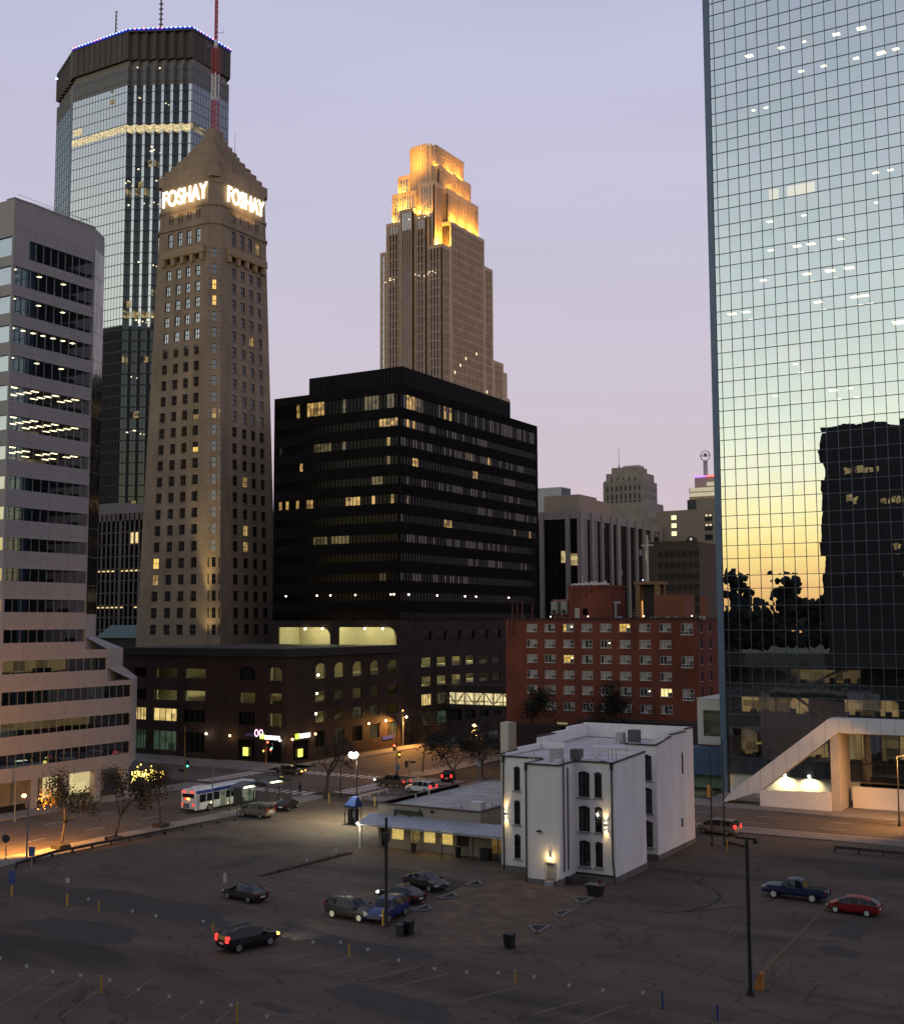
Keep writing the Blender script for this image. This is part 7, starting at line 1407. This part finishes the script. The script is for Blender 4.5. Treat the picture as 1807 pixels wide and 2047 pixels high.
P0, P1 = G(*V(c7, 420, 250)), G(*V(c7, 1040, 90)); t = thing('broken_kerb', 'broken rusty kerb overgrown with weeds between the two lots', 'kerb', tuple(P0)); m = MB(); m.bar(P0, P1, .4, .14); m.build('kerb', mat('rusty_kerb', (.07, .038, .028), .95, var=.4, vs=2), t); m = MB(); w_ = random.Random(3)
for k in range(420):
    c = P0.lerp(P1, w_.random()) + Vector((w_.gauss(0, .25), w_.gauss(0, .25), 0)); h = w_.uniform(.1, .4); dx, dy = w_.gauss(0, .1), w_.gauss(0, .1); m.quad([(c.x, c.y, .0), (c.x + .05, c.y + .03, 0), (c.x + dx, c.y + dy, h)])
stuff(m.build('weeds', mat('dry_weeds', (.06, .04, .02), .9), t))
# person crossing
def person(label, g, rz):
    root = thing('person', label, 'person', (0, 0, 0)); bm_v = [(0, 0, .92), (0, 0, 1.15), (0, 0, 1.38), (0, 0, 1.48), (0.02, 0, 1.60), (.02, 0, 1.72), (0, .1, .88), (.17, .11, .5), (.12, .11, .08), (.26, .11, .04), (0, -.1, .88), (-.12, -.11, .5), (-.30, -.11, .12), (-.18, -.11, .04), (0, .2, 1.38), (-.12, .25, 1.12), (.0, .24, .9), (.02, .24, .82), (0, -.2, 1.38), (.08, -.25, 1.12), (.22, -.23, .95), (.27, -.22, .89)]
    ed = [(0, 1), (1, 2), (2, 3), (3, 4), (4, 5), (0, 6), (6, 7), (7, 8), (8, 9), (0, 10), (10, 11), (11, 12), (12, 13), (2, 14), (14, 15), (15, 16), (16, 17), (2, 18), (18, 19), (19, 20), (20, 21)]
    rad = [.15, .14, .17, .06, .095, .08, .10, .07, .05, .04, .10, .07, .05, .04, .08, .055, .04, .035, .08, .055, .04, .035]
    me = bpy.data.meshes.new('body'); me.from_pydata(bm_v, ed, []); o = bpy.data.objects.new('body', me); COL.objects.link(o); o.parent = root
    md = o.modifiers.new('skin', 'SKIN'); o.modifiers.new('sub', 'SUBSURF').levels = 1
    for v, r_ in zip(me.skin_vertices[0].data, rad): v.radius = (r_, r_)
    me.skin_vertices[0].data[0].use_root = True; me.materials.append(mat('dark_clothes', (.016, .015, .016), .9))
    o.modifiers['sub'].render_levels = 1
    m = MB(); m.ball((.02, 0, 1.68), .105, n=10, sz=1.1); m.build('hair', mat('dark_hair', (.012, .01, .008), .8), root)
    root.location = (g.x, g.y, .012); root.rotation_euler = (0, 0, rz)
person('person in dark clothes walking across the pavement near the bare tree', G(600, 1590), R(-20))

# ================================================================== trees
BARK = mat('bark', (.045, .034, .026), .95, var=.3, vs=4); LEAF = mat('autumn_leaf', (.045, .032, .014), .9, var=.4, vs=1.2, vcol=(.10, .065, .022)); LEAFD = mat('dull_leaf', (.020, .018, .011), .9, var=.4, vs=1.0)
def tree(name, label, g, h, r, leaves=900, seed=1, leaf=LEAF, trunk=.16, first=.28, ls=.16, depth=4, planter=False, clump=.5, rmin=.02):
    q = random.Random(seed); t = thing(name, label, 'tree', (g.x, g.y, 0)); m, lf_ = MB(), MB(); tips = []
    def grow(p, d, l, rad, k):
        n = 2
        for i in range(n):
            d2 = (d + Vector((q.gauss(0, .12), q.gauss(0, .12), q.gauss(0, .06)))).normalized(); e = p + d2 * (l / n); m.tube(p, e, max(rad, rmin), max(rad * .8, rmin), 6 if k < 2 else 4); p, d, rad = e, d2, rad * .8
        tips.append((p, k))
        if k >= depth: return
        for i in range(3 if k else 4):
            a = q.uniform(0, 6.28); tilt = q.uniform(.45, .95); s = d.orthogonal().normalized(); s2 = d.cross(s); nd = (d * math.cos(tilt) + (s * math.cos(a) + s2 * math.sin(a)) * math.sin(tilt) + Vector((0, 0, .12))).normalized()
            grow(p, nd, l * q.uniform(.55, .8), rad * .68, k + 1)
    L0 = h * first; grow(Vector((g.x, g.y, 0)), Vector((0, 0, 1)), L0, trunk, 0)
    zt = max(p.z for p, k in tips); rx = max(math.hypot(p.x - g.x, p.y - g.y) for p, k in tips); sz, sr = (h - .3 - L0 * .5) / max(.1, zt - L0 * .5), r / max(.1, rx)
    fix = lambda v: (g.x + (v[0] - g.x) * (sr if v[2] > L0 * .9 else 1), g.y + (v[1] - g.y) * (sr if v[2] > L0 * .9 else 1), v[2] if v[2] < L0 * .5 else L0 * .5 + (v[2] - L0 * .5) * sz)
    m.v = [fix(v) for v in m.v]; m.build('trunk', BARK, t)
    pts = [Vector(fix(p)) for p, k in tips if k >= depth - 1]
    for i in range(leaves):
        c = q.choice(pts) + Vector((q.gauss(0, clump), q.gauss(0, clump), q.gauss(0, clump * .8))); a = Vector((q.gauss(0, 1), q.gauss(0, 1), q.gauss(0, .6))).normalized() * ls; b = a.orthogonal().normalized() * ls * .6; b.rotate(Matrix.Rotation(q.uniform(0, 6.28), 3, a)) if True else None
        lf_.quad([c - a, c + b, c + a, c - b])
    if leaves: lf_.build('crown', leaf, t)
    if planter: b = MB(); b.box(g.x - .75, g.x + .75, g.y - .75, g.y + .75, .12, .55); b.build('planter', mat('planter_dark', (.03, .025, .022), .9), t)
    return t
tree('street_tree', 'thinly leaved street tree glowing orange from the lamp behind it, by the timber rail', G(122, 1698), 8.6, 3.9, 1500, 3, planter=True, ls=.15)
tree('street_tree', 'thinly leaved street tree, between two other trees on the bus street', G(229, 1682), 8.2, 3.6, 1400, 8, planter=True, ls=.15)
tree('street_tree', 'thinly leaved street tree next to the bus, near the string of golden lights', G(322, 1655), 7.6, 3.4, 1300, 12, planter=True, ls=.15)
tree('bare_tree', 'leafless spreading tree beside the white street lamp', G(650, 1597), 9.6, 4.4, 260, 21, trunk=.30, depth=5, ls=.10, leaf=LEAFD, rmin=.045)
tree('corner_tree', 'slim tree lit orange from below beyond the crosswalk', G(845, 1545), 10.5, 3.9, 1100, 31, leaf=LEAF, first=.34)
tree('dark_tree', 'dark leafy tree behind the shop roof, in front of red tail lights', G(905, 1578), 8.6, 5.4, 2400, 41, leaf=LEAFD, depth=5, ls=.17, clump=.8)
tree('dark_tree', 'dark leafy tree behind the shop at the foot of the pale chimney', G(965, 1560), 8.6, 5.0, 2400, 47, leaf=LEAFD, depth=5, ls=.17, clump=.8)
tree('hotel_tree', 'dark tree at the street corner of the red hotel', G(1072, 1512), 12.2, 4.2, 2600, 51, leaf=LEAFD, ls=.2, clump=.8)
tree('hotel_tree', 'wide dark tree in front of the middle of the red hotel, above the white house', G(1196, 1515), 13.6, 5.4, 3200, 57, leaf=LEAFD, ls=.2, clump=.9)
q = random.Random(9); g = G(297, 1600); m = MB(); dst = Vector((-116, 133, 0)); c0 = ray(297, 1550); k_ = 172 / math.hypot(c0.x, c0.y); cc = EYE + c0 * k_
for i in range(120):
    u = q.uniform(-2.3, 2.3); a = cc + Vector((u * .86, u * .51, q.gauss(0, .42))); m.box(a.x - .05, a.x + .05, a.y - .05, a.y + .05, a.z - .11, a.z + .11)
fl = m.build('fairy_lights', glow('fairy_gold', (1, .72, .14), 4.5)); stuff(fl); tag(fl, 'cluster of golden fairy lights hanging in the branches on the far side of the bus street', 'lights')
tree('lit_tree', 'small tree wrapped in golden fairy lights on the far side of the bus street', Vector((cc.x, cc.y + .5, 0)), cc.z + 1.3, 2.7, 500, 63, leaf=LEAFD)
railing('kerb_rail', 'low rail along the pavement edge near the tan wagon', ((1492, 1700), (1455, 1690)), .5, mat('rail_rust', (.07, .05, .03), .8))
